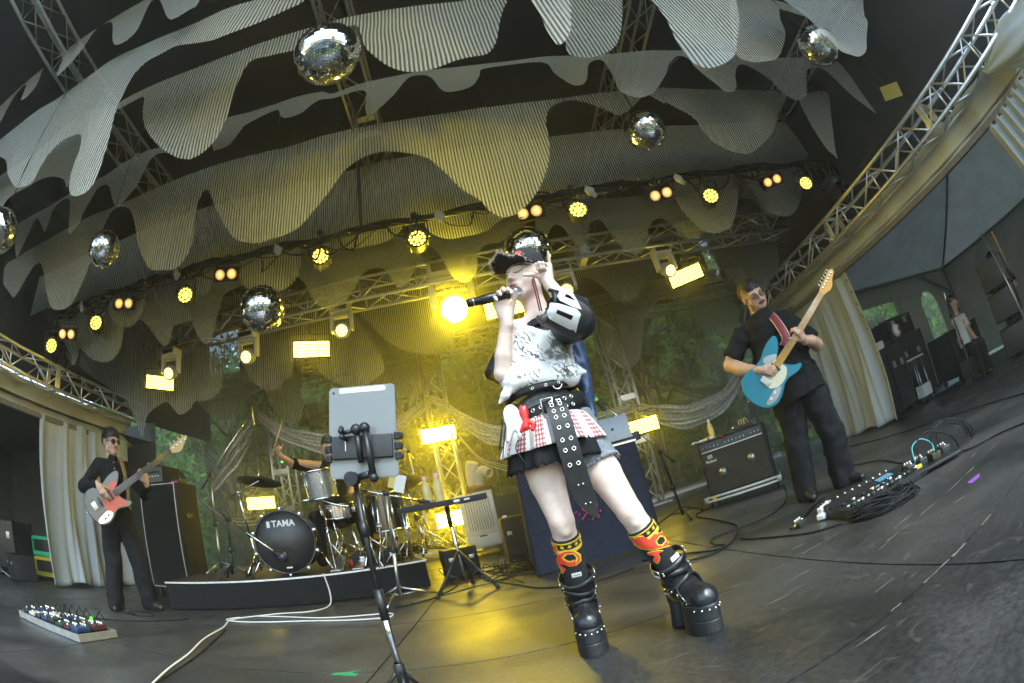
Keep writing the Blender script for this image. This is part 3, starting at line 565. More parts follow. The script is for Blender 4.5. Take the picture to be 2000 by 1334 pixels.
MB().box((.1, 8.22, 4.5), (10.2, .03, 1.65)).build('rear_sky_block', ROOFM, roof)  # black sheet added to shut out the sky above the net
LEAFM = []
for i, cl in enumerate(((.05, .09, .02), (.075, .13, .028), (.1, .17, .035))):
    m = bpy.data.materials.new('leaf_green'); m.use_nodes = True; t = m.node_tree; t.nodes.clear(); N = t.nodes.new; L = t.links.new
    o_ = N('ShaderNodeOutputMaterial'); d = N('ShaderNodeBsdfDiffuse'); d.inputs[0].default_value = (*cl, 1); tl = N('ShaderNodeBsdfTranslucent'); tl.inputs[0].default_value = (cl[0] * 1.3, cl[1] * 1.5, cl[2], 1)
    mx = N('ShaderNodeMixShader'); mx.inputs[0].default_value = .4; L(d.outputs[0], mx.inputs[1]); L(tl.outputs[0], mx.inputs[2]); L(mx.outputs[0], o_.inputs[0]); LEAFM.append(m)
BARK = mat('bark', (.07, .05, .035), .9, noise=.4, nscale=15, bump=.6)
def tree_meshes(h, rx, rz, nleaf, seed, ls=.16):
    rg = np.random.default_rng(seed); tr = MB(); P = [Vector((0, 0, 0))]
    for k in range(1, 7): P.append(Vector((rg.normal(0, .12) * k * .4, rg.normal(0, .12) * k * .4, h * .75 * k / 6)))
    tr.tube(P, [.16 * (1 - .13 * k) for k in range(7)], 8)
    cl = []
    for k in range(26):
        a = rg.uniform(0, 2 * PI); q = rg.uniform(.3, 1) ** .6; zz = rg.uniform(-1, 1)
        c_ = Vector((math.cos(a) * rx * q * math.sqrt(max(0, 1 - .7 * zz * zz)), math.sin(a) * rx * q * math.sqrt(max(0, 1 - .7 * zz * zz)), h * .55 + rz * zz)); cl.append((c_, rg.uniform(.3, .62) * rx * .6))
        b0 = P[rg.integers(2, 6)]; tr.tube([b0, b0.lerp(c_, .55) + Vector((0, 0, .1)), c_], [.05, .03, .012], 5)
    n = nleaf; ci = rg.integers(0, len(cl), n); C_ = np.array([cl[i][0] for i in ci]); R_ = np.array([cl[i][1] for i in ci])
    d = rg.normal(size=(n, 3)); d /= np.linalg.norm(d, axis=1)[:, None]; pos = C_ + d * (R_ * rg.uniform(.35, 1.05, n))[:, None] * np.array([1, 1, .75])
    u = rg.normal(size=(n, 3)); u /= np.linalg.norm(u, axis=1)[:, None]; w = np.cross(u, rg.normal(size=(n, 3))); w /= np.linalg.norm(w, axis=1)[:, None]
    s_ = rg.uniform(.6, 1.3, n)[:, None] * ls
    v = np.stack([pos - u * s_ * .5, pos + w * s_ * .28, pos + u * s_ * .5, pos - w * s_ * .28], 1).reshape(-1, 3)
    me = bpy.data.meshes.new('crown'); me.from_pydata(v.tolist(), [], np.arange(4 * n).reshape(n, 4).tolist()); me.update()
    for m in LEAFM: me.materials.append(m)
    me.polygons.foreach_set('material_index', rg.integers(0, 3, n).astype(np.int32).tolist())
    return tr.mesh('trunk', BARK), me
TM = [tree_meshes(7.5, 2.2, 2.6, 6500, 1), tree_meshes(6.0, 2.0, 2.3, 6000, 5), tree_meshes(4.2, 1.7, 1.7, 5200, 9)]
def tree(k, loc, s, rz, label, group='trees around the stage'):
    t = thing('tree', label, 'tree', loc, rz, group); t.scale = (s, s, s)
    link('trunk', TM[k][0], t); link('crown', TM[k][1], t); return t
for k, loc, s, rz, lb in ((0, (-7.4, 11.2, -1.25), 1.0, .3, 'leafy tree behind the net beyond the bass cabinet'), (1, (-4.4, 10.4, -1.25), .95, 1.2, 'leafy tree behind the net left of the drummer'), (0, (-1.6, 11.4, -1.25), 1.1, 2.5, 'leafy tree behind the net above the tablet'),
    (1, (1.0, 10.6, -1.25), 1.0, 4, 'leafy tree behind the net to the left of the singer'), (0, (3.9, 11.0, -1.25), 1.05, 5.2, 'leafy tree behind the net between singer and guitarist'), (1, (6.6, 10.8, -1.25), 1.0, .8, 'leafy tree behind the net at the guitarist'),
    (2, (8.2, 9.6, -.4), 1.0, 2.1, 'bright green tree seen through the square tent window'), (2, (12.6, 10.6, -.5), 1.0, 3.3, 'green tree seen through the arched tent window')):
    tree(k, loc, s, rz, lb)
# low undergrowth behind the net
rg = np.random.default_rng(3); n = 9000
pos = np.stack([rg.uniform(-10, 9, n), rg.uniform(8.9, 13.5, n), -1.2 + rg.gamma(2, .5, n)], 1); u = rg.normal(size=(n, 3)); u /= np.linalg.norm(u, axis=1)[:, None]; w = np.cross(u, rg.normal(size=(n, 3))); w /= np.linalg.norm(w, axis=1)[:, None]
v = np.stack([pos - u * .11, pos + w * .06, pos + u * .11, pos - w * .06], 1).reshape(-1, 3)
me = bpy.data.meshes.new('undergrowth'); me.from_pydata(v.tolist(), [], np.arange(4 * n).reshape(n, 4).tolist())
for m in LEAFM: me.materials.append(m)
me.polygons.foreach_set('material_index', rg.integers(0, 3, n).astype(np.int32).tolist())
ug = stuff(link('undergrowth', me)); ug['label'] = 'dark green undergrowth behind the net'; ug['category'] = 'undergrowth'
# wooded slope rising behind the stage
hill_m = mat('wooded_slope', (.022, .034, .012), .95, noise=.6, nscale=1.5, bump=1., bscale=6)
def fh(u, v): return (-26 + 56 * u, 13 + 12 * v, -1.6 + 13 * v ** .8 + .5 * math.sin(u * 31) * math.sin(v * 9) + .4 * math.sin(u * 57 + v * 5))
struct(sheet(fh, 50, 20, 'hill', hill_m))
n = 30000; rg = np.random.default_rng(21); uu = rg.uniform(0, 1, n); vv = rg.uniform(0, .95, n)
pos = np.stack([-26 + 56 * uu, 12.4 + 12 * vv, -1.0 + 13 * vv ** .8 + rg.gamma(2, .35, n)], 1); u = rg.normal(size=(n, 3)); u /= np.linalg.norm(u, axis=1)[:, None]; w = np.cross(u, rg.normal(size=(n, 3))); w /= np.linalg.norm(w, axis=1)[:, None]
v = np.stack([pos - u * .22, pos + w * .13, pos + u * .22, pos - w * .13], 1).reshape(-1, 3)
me = bpy.data.meshes.new('wood'); me.from_pydata(v.tolist(), [], np.arange(4 * n).reshape(n, 4).tolist())
for m in LEAFM: me.materials.append(m)
me.polygons.foreach_set('material_index', rg.integers(0, 2, n).astype(np.int32).tolist())
wd = stuff(link('forest', me)); wd['label'] = 'dark wood covering the slope behind the stage'; wd['category'] = 'forest'
# what faces the stage: a few lawn trees and the audience (the mirror balls reflect them)
for k, loc, s, rz, lb in ((0, (-14, -17, -1.25), 1.1, 1, 'tree on the lawn facing the stage, at the left end'), (1, (0, -18.5, -1.25), 1.2, 3, 'tree on the lawn facing the stage, in the middle'), (0, (13, -16.5, -1.25), 1.1, 4, 'tree on the lawn facing the stage, at the right end')):
    tree(k, loc, s, rz, lb)
mb = MB(); rg = np.random.default_rng(11)
for i in range(260):
    x, y = rg.uniform(-13, 13), -rg.uniform(2.2, 13); hh = rg.uniform(1.5, 1.8); z = -1.25
    mb.lathe([(.09, 0), (.16, hh * .5), (.22, hh * .78), (.07, hh * .86)], (x, y, z), n=6, mi=int(rg.integers(0, 6))); mb.sphere((x, y, z + hh * .93), .11, 6, mi=6)
cr = stuff(mb.build('crowd', [mat('shirt%d' % i, c_, .8) for i, c_ in enumerate(((.7, .7, .68), (.05, .06, .1), (.4, .06, .05), (.1, .2, .4), (.6, .55, .2), (.03, .03, .03)))] + [mat('crowd_skin', (.35, .22, .15), .7)]))
cr['label'] = 'audience standing on the lawn in front of the stage'; cr['category'] = 'crowd'

# ================================================================== haze
hz = MB().box((0, 0, 5.6), (124, 124, 16.4)).build('haze', mat('x', (1, 1, 1)))
HAZE_D = .004
hm = bpy.data.materials.new('stage_haze'); hm.use_nodes = True; t = hm.node_tree; t.nodes.clear()
o_ = t.nodes.new('ShaderNodeOutputMaterial'); pv = t.nodes.new('ShaderNodeVolumePrincipled'); pv.inputs['Color'].default_value = (.9, .92, .88, 1); pv.inputs['Density'].default_value = HAZE_D; pv.inputs['Anisotropy'].default_value = .2
t.links.new(pv.outputs[0], o_.inputs['Volume']); hz.data.materials.clear(); hz.data.materials.append(hm); stuff(hz)

# denser theatrical smoke hanging at the back of the stage
smk = MB().box((-.25, 6.18, 2.56), (10.2, 3.6, 4.9)).build('smoke', hm)
sm2 = hm.copy(); sm2.name = 'stage_smoke'; sm2.node_tree.nodes['Principled Volume'].inputs['Density'].default_value = .06; sm2.node_tree.nodes['Principled Volume'].inputs['Anisotropy'].default_value = .6; smk.data.materials.clear(); smk.data.materials.append(sm2); stuff(smk); smk['label'] = 'thin theatrical smoke hanging around the rear lights'; smk['category'] = 'smoke'

# ================================================================== stage lights
YEL = (1.0, .72, .03); WARM = (1.0, .42, .1)
def emat(name, col, s):
    m = bpy.data.materials.new(name); m.use_nodes = True; t = m.node_tree; t.nodes.clear(); o = t.nodes.new('ShaderNodeOutputMaterial'); e = t.nodes.new('ShaderNodeEmission'); e.inputs[0].default_value = (*col, 1); e.inputs[1].default_value = s
    t.links.new(e.outputs[0], o.inputs[0]); return m
LED_PAR = emat('led_yellow', (1, .8, .1), 1.1); LED_PANEL = emat('panel_led', (1.0, .76, .03), 10.); LAMP_WARM = emat('warm_filament', (1, .5, .16), 2.6); LED_MH = emat('moving_head_led', (1, .7, .2), 1.5); LED_BEAM = emat('moving_head_beam', (1.0, .76, .03), 120.)
def aim(d): return Vector((0, 0, 1)).rotation_difference(Vector(d)).to_matrix().to_4x4()
# one mesh per part, shared by all lamps of a kind
PAR_BODY = MB().lathe([(.001, -.20), (.05, -.20), (.085, -.17), (.105, -.09), (.11, 0), (.115, .03), (.104, .03), (.1, -.01), (.001, -.012)], n=28)
for k in range(8): PAR_BODY.box((.1 * math.cos(k * PI / 4), .1 * math.sin(k * PI / 4), -.1), (.02, .006, .12), Matrix.Rotation(k * PI / 4, 3, 'Z'))
PAR_BODY = PAR_BODY.mesh('housing', BLACK)
mb = MB()
for r, n in ((.0, 1), (.036, 6), (.074, 12)):
    for k in range(n):
        a = 2 * PI * k / n + r * 9; mb.lathe([(.0001, .012), (.012, .009), (.0155, 0)], (r * math.cos(a), r * math.sin(a), .0), n=10)
PAR_LED = mb.mesh('led_array', LED_PAR)
def yoke_mesh(w, h, r=.009):
    return MB().tube([(-w, 0, 0), (-w, 0, h * .9), (-w * .75, 0, h), (w * .75, 0, h), (w, 0, h * .9), (w, 0, 0)], r, 6).cyl((0, 0, h), (0, 0, h + .08), .014, n=8).cyl((0, -.02, h + .1), (0, .035, h + .1), .032, n=10).mesh('yoke', BLACK)
PAR_YOKE = yoke_mesh(.125, .2)
def par(loc, d, label):
    t = thing('led_par_lamp', label, 'stage light', loc, group='yellow LED lamps on the lighting bar')
    rz = math.atan2(d[1], d[0]) + PI / 2
    link('yoke', PAR_YOKE, t, Matrix.Rotation(rz, 4, 'Z')); h = link('housing', PAR_BODY, t, aim(d)); link('led_array', PAR_LED, h)
    return t
for loc, lb in zip(((-5.35, 3.3, 3.0), (-4.62, 3.58, 3.25), (-3.1, 3.76, 3.29), (-1.41, 3.95, 3.4), (-.36, 3.95, 3.33), (1.33, 3.95, 3.32), (2.97, 3.95, 3.29), (4.67, 3.95, 3.39)),
    ('round yellow LED lamp at the far left end of the lighting bar', 'round yellow LED lamp second from the left on the lighting bar', 'round yellow LED lamp right of the small left mirror ball', 'round yellow LED lamp left of the bar middle, above the tablet',
     'round yellow LED lamp above the glowing beam light, mid bar', 'round yellow LED lamp on the bar right of the singer', 'round yellow LED lamp on the bar between two warm pairs, right side', 'round yellow LED lamp at the right end of the lighting bar')):
    d = Vector((-loc[0] * .12 + .05, -1.0, -.06 - .02 * abs(loc[0])))
    par(loc, d.normalized(), lb)
# two-lamp warm blinders
mb = MB().box((0, 0, -.05), (.36, .19, .02)).box((-.18, 0, 0), (.012, .19, .11)).box((.18, 0, 0), (.012, .19, .11)).box((0, .095, 0), (.36, .012, .11)).box((0, -.095, 0), (.36, .012, .11))
BL_BOX = mb.mesh('housing', mat('blinder_housing', (.05, .045, .04), .4, .6))
def lamp_bowl(): return MB().lathe([(.078, .03), (.075, .01), (.05, -.03), (.02, -.045), (.001, -.046)], n=20).mesh('reflector', mat('warm_reflector', (.8, .6, .4), .2, .9))
BL_REF = lamp_bowl()
mb = MB(); mb.lathe([(.001, .046), (.03, .043), (.055, .036), (.072, .024)], n=20)
lens_m = bpy.data.materials.new('ribbed_lens'); lens_m.use_nodes = True; t = lens_m.node_tree; b = t.nodes['Principled BSDF']; b.inputs['Base Color'].default_value = (.9, .6, .35, 1); b.inputs['Roughness'].default_value = .2
b.inputs['Emission Color'].default_value = (1, .56, .14, 1)
tc = t.nodes.new('ShaderNodeTexCoord'); wv = t.nodes.new('ShaderNodeTexWave'); wv.inputs['Scale'].default_value = 28; wv.bands_direction = 'Y'; t.links.new(tc.outputs['Object'], wv.inputs['Vector'])
gr = t.nodes.new('ShaderNodeTexGradient'); gr.gradient_type = 'SPHERICAL'; mp = t.nodes.new('ShaderNodeMapping'); mp.inputs['Scale'].default_value = (14, 14, 0); t.links.new(tc.outputs['Object'], mp.inputs['Vector']); t.links.new(mp.outputs[0], gr.inputs['Vector'])
ml = t.nodes.new('ShaderNodeMath'); ml.operation = 'MULTIPLY_ADD'; ml.inputs[1].default_value = .75; ml.inputs[2].default_value = .06; t.links.new(gr.outputs['Fac'], ml.inputs[0])
m2 = t.nodes.new('ShaderNodeMath'); m2.operation = 'MULTIPLY'; mr = t.nodes.new('ShaderNodeMapRange'); mr.inputs['To Min'].default_value = .65; t.links.new(wv.outputs['Fac'], mr.inputs['Value']); t.links.new(ml.outputs[0], m2.inputs[0]); t.links.new(mr.outputs[0], m2.inputs[1]); t.links.new(m2.outputs[0], b.inputs['Emission Strength'])
BL_LENS = mb.mesh('lens', lens_m); BL_YOKE = yoke_mesh(.2, .17)
def blinder(loc, d, label):
    t = thing('two_lamp_blinder', label, 'stage light', loc, group='warm two-lamp blinders on the lighting bar'); t.scale = (.82, .82, .82)
    rz = math.atan2(d[1], d[0]) + PI / 2; link('yoke', BL_YOKE, t, Matrix.Rotation(rz, 4, 'Z'))
    z = Vector(d).normalized(); x = Vector((math.cos(rz), math.sin(rz), 0)); M = frame((0, 0, 0), x, z.cross(x)); h = link('housing', BL_BOX, t, M)
    for s in (-.087, .087):
        r_ = link('lamp', BL_REF, t, M @ Matrix.Translation((s, 0, .012))); link('lens', BL_LENS, r_)
for loc, lb in zip(((-5.05, 3.38, 3.12), (-4.1, 3.64, 3.4), (-2.55, 3.83, 3.43), (.82, 3.95, 3.38), (2.33, 3.95, 3.38), (4.05, 3.95, 3.45)),
    ('warm twin lamp at the far left end of the lighting bar', 'warm twin lamp third lamp pair in from the left, below the small mirror ball', 'warm twin lamp left of the large low mirror ball', 'warm twin lamp directly above the singer\'s cap', 'warm twin lamp right of the singer on the bar', 'warm twin lamp near the right end of the bar')):
    d = Vector((-loc[0] * .14, -1, -.55)).normalized(); blinder(loc, d, lb)
# the lighting bar itself: black pipe with cable runs
bar = thing('lighting_bar', 'black lighting pipe wrapped in cables crossing the whole stage', 'lighting bar')
BP = [(-5.75, 3.42, 3.48), (-4.62, 3.63, 3.62), (-3.68, 3.74, 3.64), (-2.68, 3.86, 3.65), (-1.58, 3.97, 3.63), (-.26, 4.0, 3.6), (1.24, 4.0, 3.58), (2.51, 4.0, 3.61), (3.7, 4.0, 3.69), (4.9, 4.0, 3.74), (5.4, 3.98, 3.74)]
BPS = spline(BP, 10)
MB().tube(BPS, .036, 10).build('pipe', DARK, bar)
rg = random.Random(4)
for k in range(4):
    ph = rg.uniform(0, 6); pts = [p + Vector((0, .035 * math.cos(i * .7 + ph), .035 * math.sin(i * .7 + ph) + .01 * k)) for i, p in enumerate(BPS)]
    MB().tube(spline(pts, 2), .013, 5).build('cable', CABLE, bar)
for k in range(60):
    i = rg.randrange(2, len(BPS) - 8); w = rg.randrange(2, 7); a = BPS[i]; b = BPS[min(i + w, len(BPS) - 1)]; dp = rg.uniform(.05, .3)
    pts = [a + Vector((0, -.03, 0)), a.lerp(b, .2) + Vector((0, -.05, -dp * .7)), a.lerp(b, .5) + Vector((rg.uniform(-.1, .1), -.06, -dp)), a.lerp(b, .8) + Vector((0, -.05, -dp * .6 + rg.uniform(0, .1))), b + Vector((0, -.03, .02))]
    MB().tube(spline(pts, 5), rg.choice((.007, .009, .011)), 5).build('cable', CABLE, bar)
for k in range(16):
    i = rg.randrange(0, len(BPS)); p = BPS[i]; MB().box(p + Vector((0, -.045, rg.uniform(-.1, .03))), (.012, .01, .035), (rg.uniform(-1, 1), rg.uniform(-1, 1), 0)).build('tie_tape', rg.choice((YELLOWT, YELLOWT, RED)), bar)
BAGM = mat('clear_plastic_bag', (.5, .5, .47), .25, noise=.2)
for x in (-1.95, -3.3, -.05, 1.55, 2.62, -4.95):
    i = min(range(len(BPS)), key=lambda q: abs(BPS[q].x - x)); p = BPS[i]
    def fbag(u, v, p=p, x=x): 
        a = u * 2 * PI; r = .05 * math.sin(v * PI * .85 + .25) * (1 + .3 * math.sin(a * 3 + v * 7 + x)); return (p.x + r * math.cos(a) + .05 * v, p.y - .06 + r * .6 * math.sin(a), p.z + .03 - .17 * v)
    sheet(fbag, 12, 8, 'rain_bag', BAGM, bar)
MB().tube([(-.95, 4.0, 3.62), (-.96, 4.0, 5.0)], .02, 8).build('drop_pole', BLACK, bar)
# dark winch ends on the bar
for x, lb in ((5.25, 'dark cable bundle and lamp cluster at the right end of the lighting bar'), (-5.6, 'dark cable bundle and lamp cluster at the left end of the lighting bar')):
    p = Vector((x, 3.6 if x < 0 else 3.95, 3.35 if x > 0 else 3.05)); t = thing('cable_bundle', lb, 'cable bundle', p)
    rr = random.Random(int(x * 10)); 
    MB().lathe([(.02, -.2), (.11, -.18), (.13, .02), (.12, .12), (.03, .14)], axis=(-.3 if x > 0 else .3, -1, -.5), n=14).build('lamp_body', BLACK, t)
    for k in range(14):
        q = [Vector((rr.gauss(0, .12), rr.gauss(0, .08), .3))]
        for j in range(4): q.append(q[-1] + Vector((rr.gauss(0, .1), rr.gauss(0, .06), -.14 + rr.gauss(0, .09))))
        MB().tube(spline(q, 4), .011, 5).build('cable', CABLE, t)
# moving heads
mb = MB().box((0, 0, 0), (.26, .2, .11), bev=.02); MH_BASE = mb.mesh('base', OFFWHITE)
MH_DISP = MB().box((0, -.102, .004), (.2, .004, .06)).mesh('display', BLACK)
mb = MB()
for s in (-1, 1): mb.box((s * .125, 0, -.16), (.045, .11, .24), bev=.02)
mb.box((0, 0, -.065), (.27, .12, .04), bev=.015); MH_YOKE = mb.mesh('yoke', OFFWHITE)
MH_HEAD = MB().lathe([(.001, -.12), (.06, -.115), (.09, -.07), (.098, 0), (.098, .07), (.092, .095), (.08, .095), (.078, .08), (.001, .08)], n=26).mesh('head', mat('moving_head_shell', (.4, .4, .38), .45))
mb = MB()
for r, n in ((.0, 1), (.03, 6), (.06, 12)):
    for k in range(n):
        a = 2 * PI * k / n; mb.lathe([(.0001, .012), (.009, .009), (.0125, 0)], (r * math.cos(a), r * math.sin(a), .084), n=8)
MH_LED = mb.mesh('led_array', LED_MH)
MH_BEAM = MB().lathe([(.0001, .1), (.05, .098), (.079, .088)], n=24).mesh('beam_lens', LED_BEAM)
MH_CLAMP = MB().cyl((-.07, 0, .05), (-.07, 0, .13), .02, n=8).cyl((.07, 0, .05), (.07, 0, .13), .02, n=8).box((0, 0, .15), (.2, .06, .05), bev=.01).mesh('clamp', BLACK)
def moving_head(loc, d, label, beam=False):
    t = thing('moving_head_light', label, 'stage light', loc, group='white moving heads on the cross truss')
    link('base', MH_BASE, t); link('display', MH_DISP, t); link('clamp', MH_CLAMP, t)
    rz = math.atan2(d[1], d[0]) + PI / 2; y = link('yoke', MH_YOKE, t, Matrix.Rotation(rz, 4, 'Z'))
    h = link('head', MH_HEAD, t, Matrix.Translation((0, 0, -.27)) @ aim(d))
    link('beam_lens' if beam else 'led_array', MH_BEAM if beam else MH_LED, h)
    return t
for (loc, d, lb, bm_) in (((-4.11, 4.75, 3.14), (.25, -1, -.5), 'white moving head above the leftmost panel light', False), ((-2.87, 4.94, 3.18), (.1, -1, -.45), 'white moving head under the large low mirror ball', False), ((-1.57, 5.1, 3.3), (.15, -1, -.4), 'white moving head above the tablet, right of a panel light', False),
    ((-.15, 5.15, 3.53), (.03, -1, -.47), 'moving head shining a round blinding beam left of the singer\'s microphone', True), ((1.24, 5.15, 3.24), (-.2, -1, -.45), 'white moving head partly hidden behind the singer\'s raised arm', False), ((2.65, 5.15, 3.27), (.12, -1, -.75), 'white moving head left of the panel light near the guitarist', False)):
    o = moving_head(loc, Vector(d).normalized(), lb, bm_)
    if bm_: o.scale = (1.9, 1.9, 1.9)  # lamp enlarged so its bright lens stands in for bloom
# LED panel strobes
PN_BOX = MB().box((0, 0, -.045), (.5, .235, .08), bev=.012).mesh('housing', BLACK)
mb = MB()
for r in range(5):
    for k in range(14): mb.box((-.2145 + k * .033, -.076 + r * .038, 0), (.027, .03, .006))
PN_LED = mb.mesh('led_grid', LED_PANEL); PN_YOKE = yoke_mesh(.27, .2); PN_LED2 = PN_LED.copy(); PN_LED2.materials[0] = emat('panel_led_bright', (1.0, .72, .02), 50.); PN_LED3 = PN_LED.copy(); PN_LED3.materials[0] = emat('panel_led_dim', (1.0, .76, .05), 4.5)
def panel(loc, d, label, rollz=0, s=1., lamp=26.):
    t = thing('led_panel_strobe', label, 'stage light', loc, group='yellow LED panel strobes'); t.scale = (s, s, s)
    z = Vector(d).normalized(); x = Vector((0, 0, 1)).cross(z).normalized() * 1; x = -x if x.x < 0 else x
    M = frame((0, 0, 0), x, z.cross(x)); h = link('housing', PN_BOX, t, M); link('led_grid', PN_LED3 if abs(loc[0]) > 2.5 and loc[2] > 2 else PN_LED if loc[2] > 2 or abs(loc[0]) > 2 else PN_LED2, h)
    link('yoke', PN_YOKE, t, Matrix.Rotation(math.atan2(x.y, x.x), 4, 'Z'))
    return t
for (loc, lb, s) in (((-4.34, 4.76, 2.77), 'blinding yellow LED panel at the left below the cross truss', .92), ((-2.01, 5.1, 2.88), 'blinding yellow LED panel hanging above the drummer', 1.), ((.44, 5.2, 2.92), 'blinding yellow LED panel behind the singer\'s microphone hand', 1.), ((2.91, 5.2, 2.89), 'blinding yellow LED panel to the left of the guitarist\'s head', 1.),
    ((-.83, 7.02, 1.89), 'yellow LED panel clamped on the truss tower above the bottles', 1.15), ((2.28, 7.05, 1.31), 'yellow LED panel on the truss tower beside the laptop', 1.15), ((-.84, 7.0, .58), 'yellow LED panel near the floor behind the bottle table', 1.2), ((-3.82, 6.6, 1.21), 'yellow LED panel glowing behind the bass drum', 1.0)):
    d = (Vector((0.2 - loc[0] * .2, 0, .9)) - Vector(loc) * 1).normalized() if loc[2] > 2 else (Vector((.3 * loc[0], 0, .9)) - Vector(loc)).normalized()
    panel(loc, d, lb, s=s)
# ================================================================== mirror balls
def ball_mesh(n_lat, seed):
    rg = np.random.default_rng(seed); mb = MB()
    for i in range(n_lat):
        t0, t1 = PI * (i + .06) / n_lat, PI * (i + .94) / n_lat; tm = (t0 + t1) / 2; nl = max(3, int(2 * n_lat * math.sin(tm)))
        for k in range(nl):
            a0, a1 = 2 * PI * (k + .05) / nl, 2 * PI * (k + .95) / nl
            ps = [Vector((math.sin(a) * math.cos(b), math.sin(a) * math.sin(b), math.cos(a))) for a, b in ((t0, a0), (t1, a0), (t1, a1), (t0, a1))]
            c_ = sum(ps, Vector()) / 4; n_ = (c_.normalized() + Vector(rg.normal(0, .022, 3))).normalized()
            mb.add([p - n_ * (p - c_).dot(n_) for p in ps], [(0, 1, 2, 3)])
    return mb.mesh('mirror_tiles', mat('mirror_tile', (.86, .87, .86), .04, 1))
BALL = ball_mesh(34, 2); CORE = MB().sphere((0, 0, 0), .985, 32).mesh('core', mat('ball_core', (.06, .06, .06), .5))
CAPM = MB().lathe([(.001, 1.06), (.1, 1.05), (.16, 1.0), (.2, .97)], n=16).cyl((0, 0, 1.03), (0, 0, 1.16), .03, n=8).mesh('cap', STEEL)
for loc, r, lb in (((-.59, 1.59, 3.37), .225, 'biggest mirror ball, hanging at the top left of centre'), ((3.21, 1.56, 3.22), .2, 'mirror ball at the top right in front of a striped drape'), ((1.95, 3.02, 3.52), .205, 'mirror ball above the lighting bar right of centre'), ((-2.98, 2.24, 2.99), .165, 'small mirror ball at the left above the lighting bar'),
    ((-1.68, 3.14, 2.48), .2, 'large mirror ball hanging low, in front of the moving heads'), ((.6, 3.43, 2.63), .21, 'mirror ball right behind the singer\'s cap'), ((-3.18, 1.13, 2.61), .17, 'mirror ball cut off by the left edge of the picture')):
    t = thing('mirror_ball', lb, 'mirror ball', loc, random.uniform(0, 6), 'mirror balls hanging from the roof')
    M = Matrix.Scale(r, 4); stuff(link('mirror_tiles', BALL, t, M)); link('core', CORE, t, M); link('cap', CAPM, t, M)
    MB().cyl((0, 0, r * 1.1), (0, 0, 4.9 - loc[2]), .004, n=5).build('hanging_wire', DARK, t)
# yellow card clipped at the roof side
yc = thing('gel_sheet', 'square yellow gel sheet hanging against the dark roof at upper right', 'gel sheet', (4.85, 1.95, 3.28))
MB().box((0, 0, 0), (.004, .26, .2), (.3, .1, .5)).build('sheet', mat('yellow_gel', (.25, .2, .02), .5), yc)
MB().cyl((0, 0, .1), (.15, .02, 1.7), .003, n=5).build('hanging_wire', DARK, yc)
# ================================================================== sequin garlands between the towers
def sequin_mat():
    m = bpy.data.materials.new('silver_sequin'); m.use_nodes = True; t = m.node_tree; b = t.nodes['Principled BSDF']; N = t.nodes.new; L = t.links.new
    b.inputs['Base Color'].default_value = (.55, .57, .57, 1); b.inputs['Metallic'].default_value = .7
    tc = N('ShaderNodeTexCoord'); vo = N('ShaderNodeTexVoronoi'); vo.inputs['Scale'].default_value = 70; L(tc.outputs['Object'], vo.inputs['Vector'])
    mr = N('ShaderNodeMapRange'); mr.inputs['To Min'].default_value = .08; mr.inputs['To Max'].default_value = .7; L(vo.outputs['Color'], mr.inputs['Value']); L(mr.outputs[0], b.inputs['Roughness'])
    bp = N('ShaderNodeBump'); bp.inputs['Strength'].default_value = 1; bp.inputs['Distance'].default_value = .02; L(vo.outputs['Color'], bp.inputs['Height']); L(bp.outputs[0], b.inputs['Normal']); return m
SEQ = sequin_mat()
def garland(label, pts, w=.1):
    t = thing('sequin_garland', label, 'garland', group='silver sequin garlands across the back'); P = spline(pts, 8); n = len(P)
    for q in range(6):
        def f(u, v, q=q):
            i = min(n - 1, int(u * (n - 1))); p = P[i]; s = math.sin(u * PI) * .6 + .4
            off = (q - 2.5) * w * .33 * s; return (p.x, p.y - .04 * math.sin(q * 2 + u * 9) - .03 * math.cos(v * 6), p.z + off + (v - .5) * w * .38 * s + .012 * math.sin(u * 25 + q))
        sheet(f, n, 2, 'strand', SEQ, t)
garland('silver sequin garland from the bass cabinet up to the left tower', [(-4.7, 6.51, 1.51), (-4.33, 6.59, 1.91), (-3.96, 6.67, 2.34), (-3.76, 6.71, 2.68)], .18)
garland('silver sequin garland behind the drummer and the tablet', [(-3.76, 6.71, 2.66), (-3.45, 6.78, 2.39), (-3.03, 6.87, 2.17), (-2.62, 6.96, 2.04), (-2.12, 7.07, 2.04), (-1.62, 7.17, 2.13), (-1.17, 7.1, 2.29), (-.83, 7.0, 2.45)], .17)
garland('silver sequin garland from the middle tower to behind the singer\'s skirt', [(-.83, 7.0, 2.45), (-.59, 7.1, 2.23), (-.25, 7.2, 1.89), (.04, 7.2, 1.72), (.6, 7.2, 1.55), (1.3, 7.2, 1.58), (2.16, 7.0, 1.63)], .17)
garland('silver sequin garland sagging from the right tower to the guitarist', [(2.16, 7.0, 1.63), (2.45, 7.1, 1.5), (2.77, 7.2, 1.37), (3.22, 7.2, 1.26), (3.76, 7.2, 1.32), (4.15, 7.2, 1.5), (4.6, 7.2, 1.95)], .2)
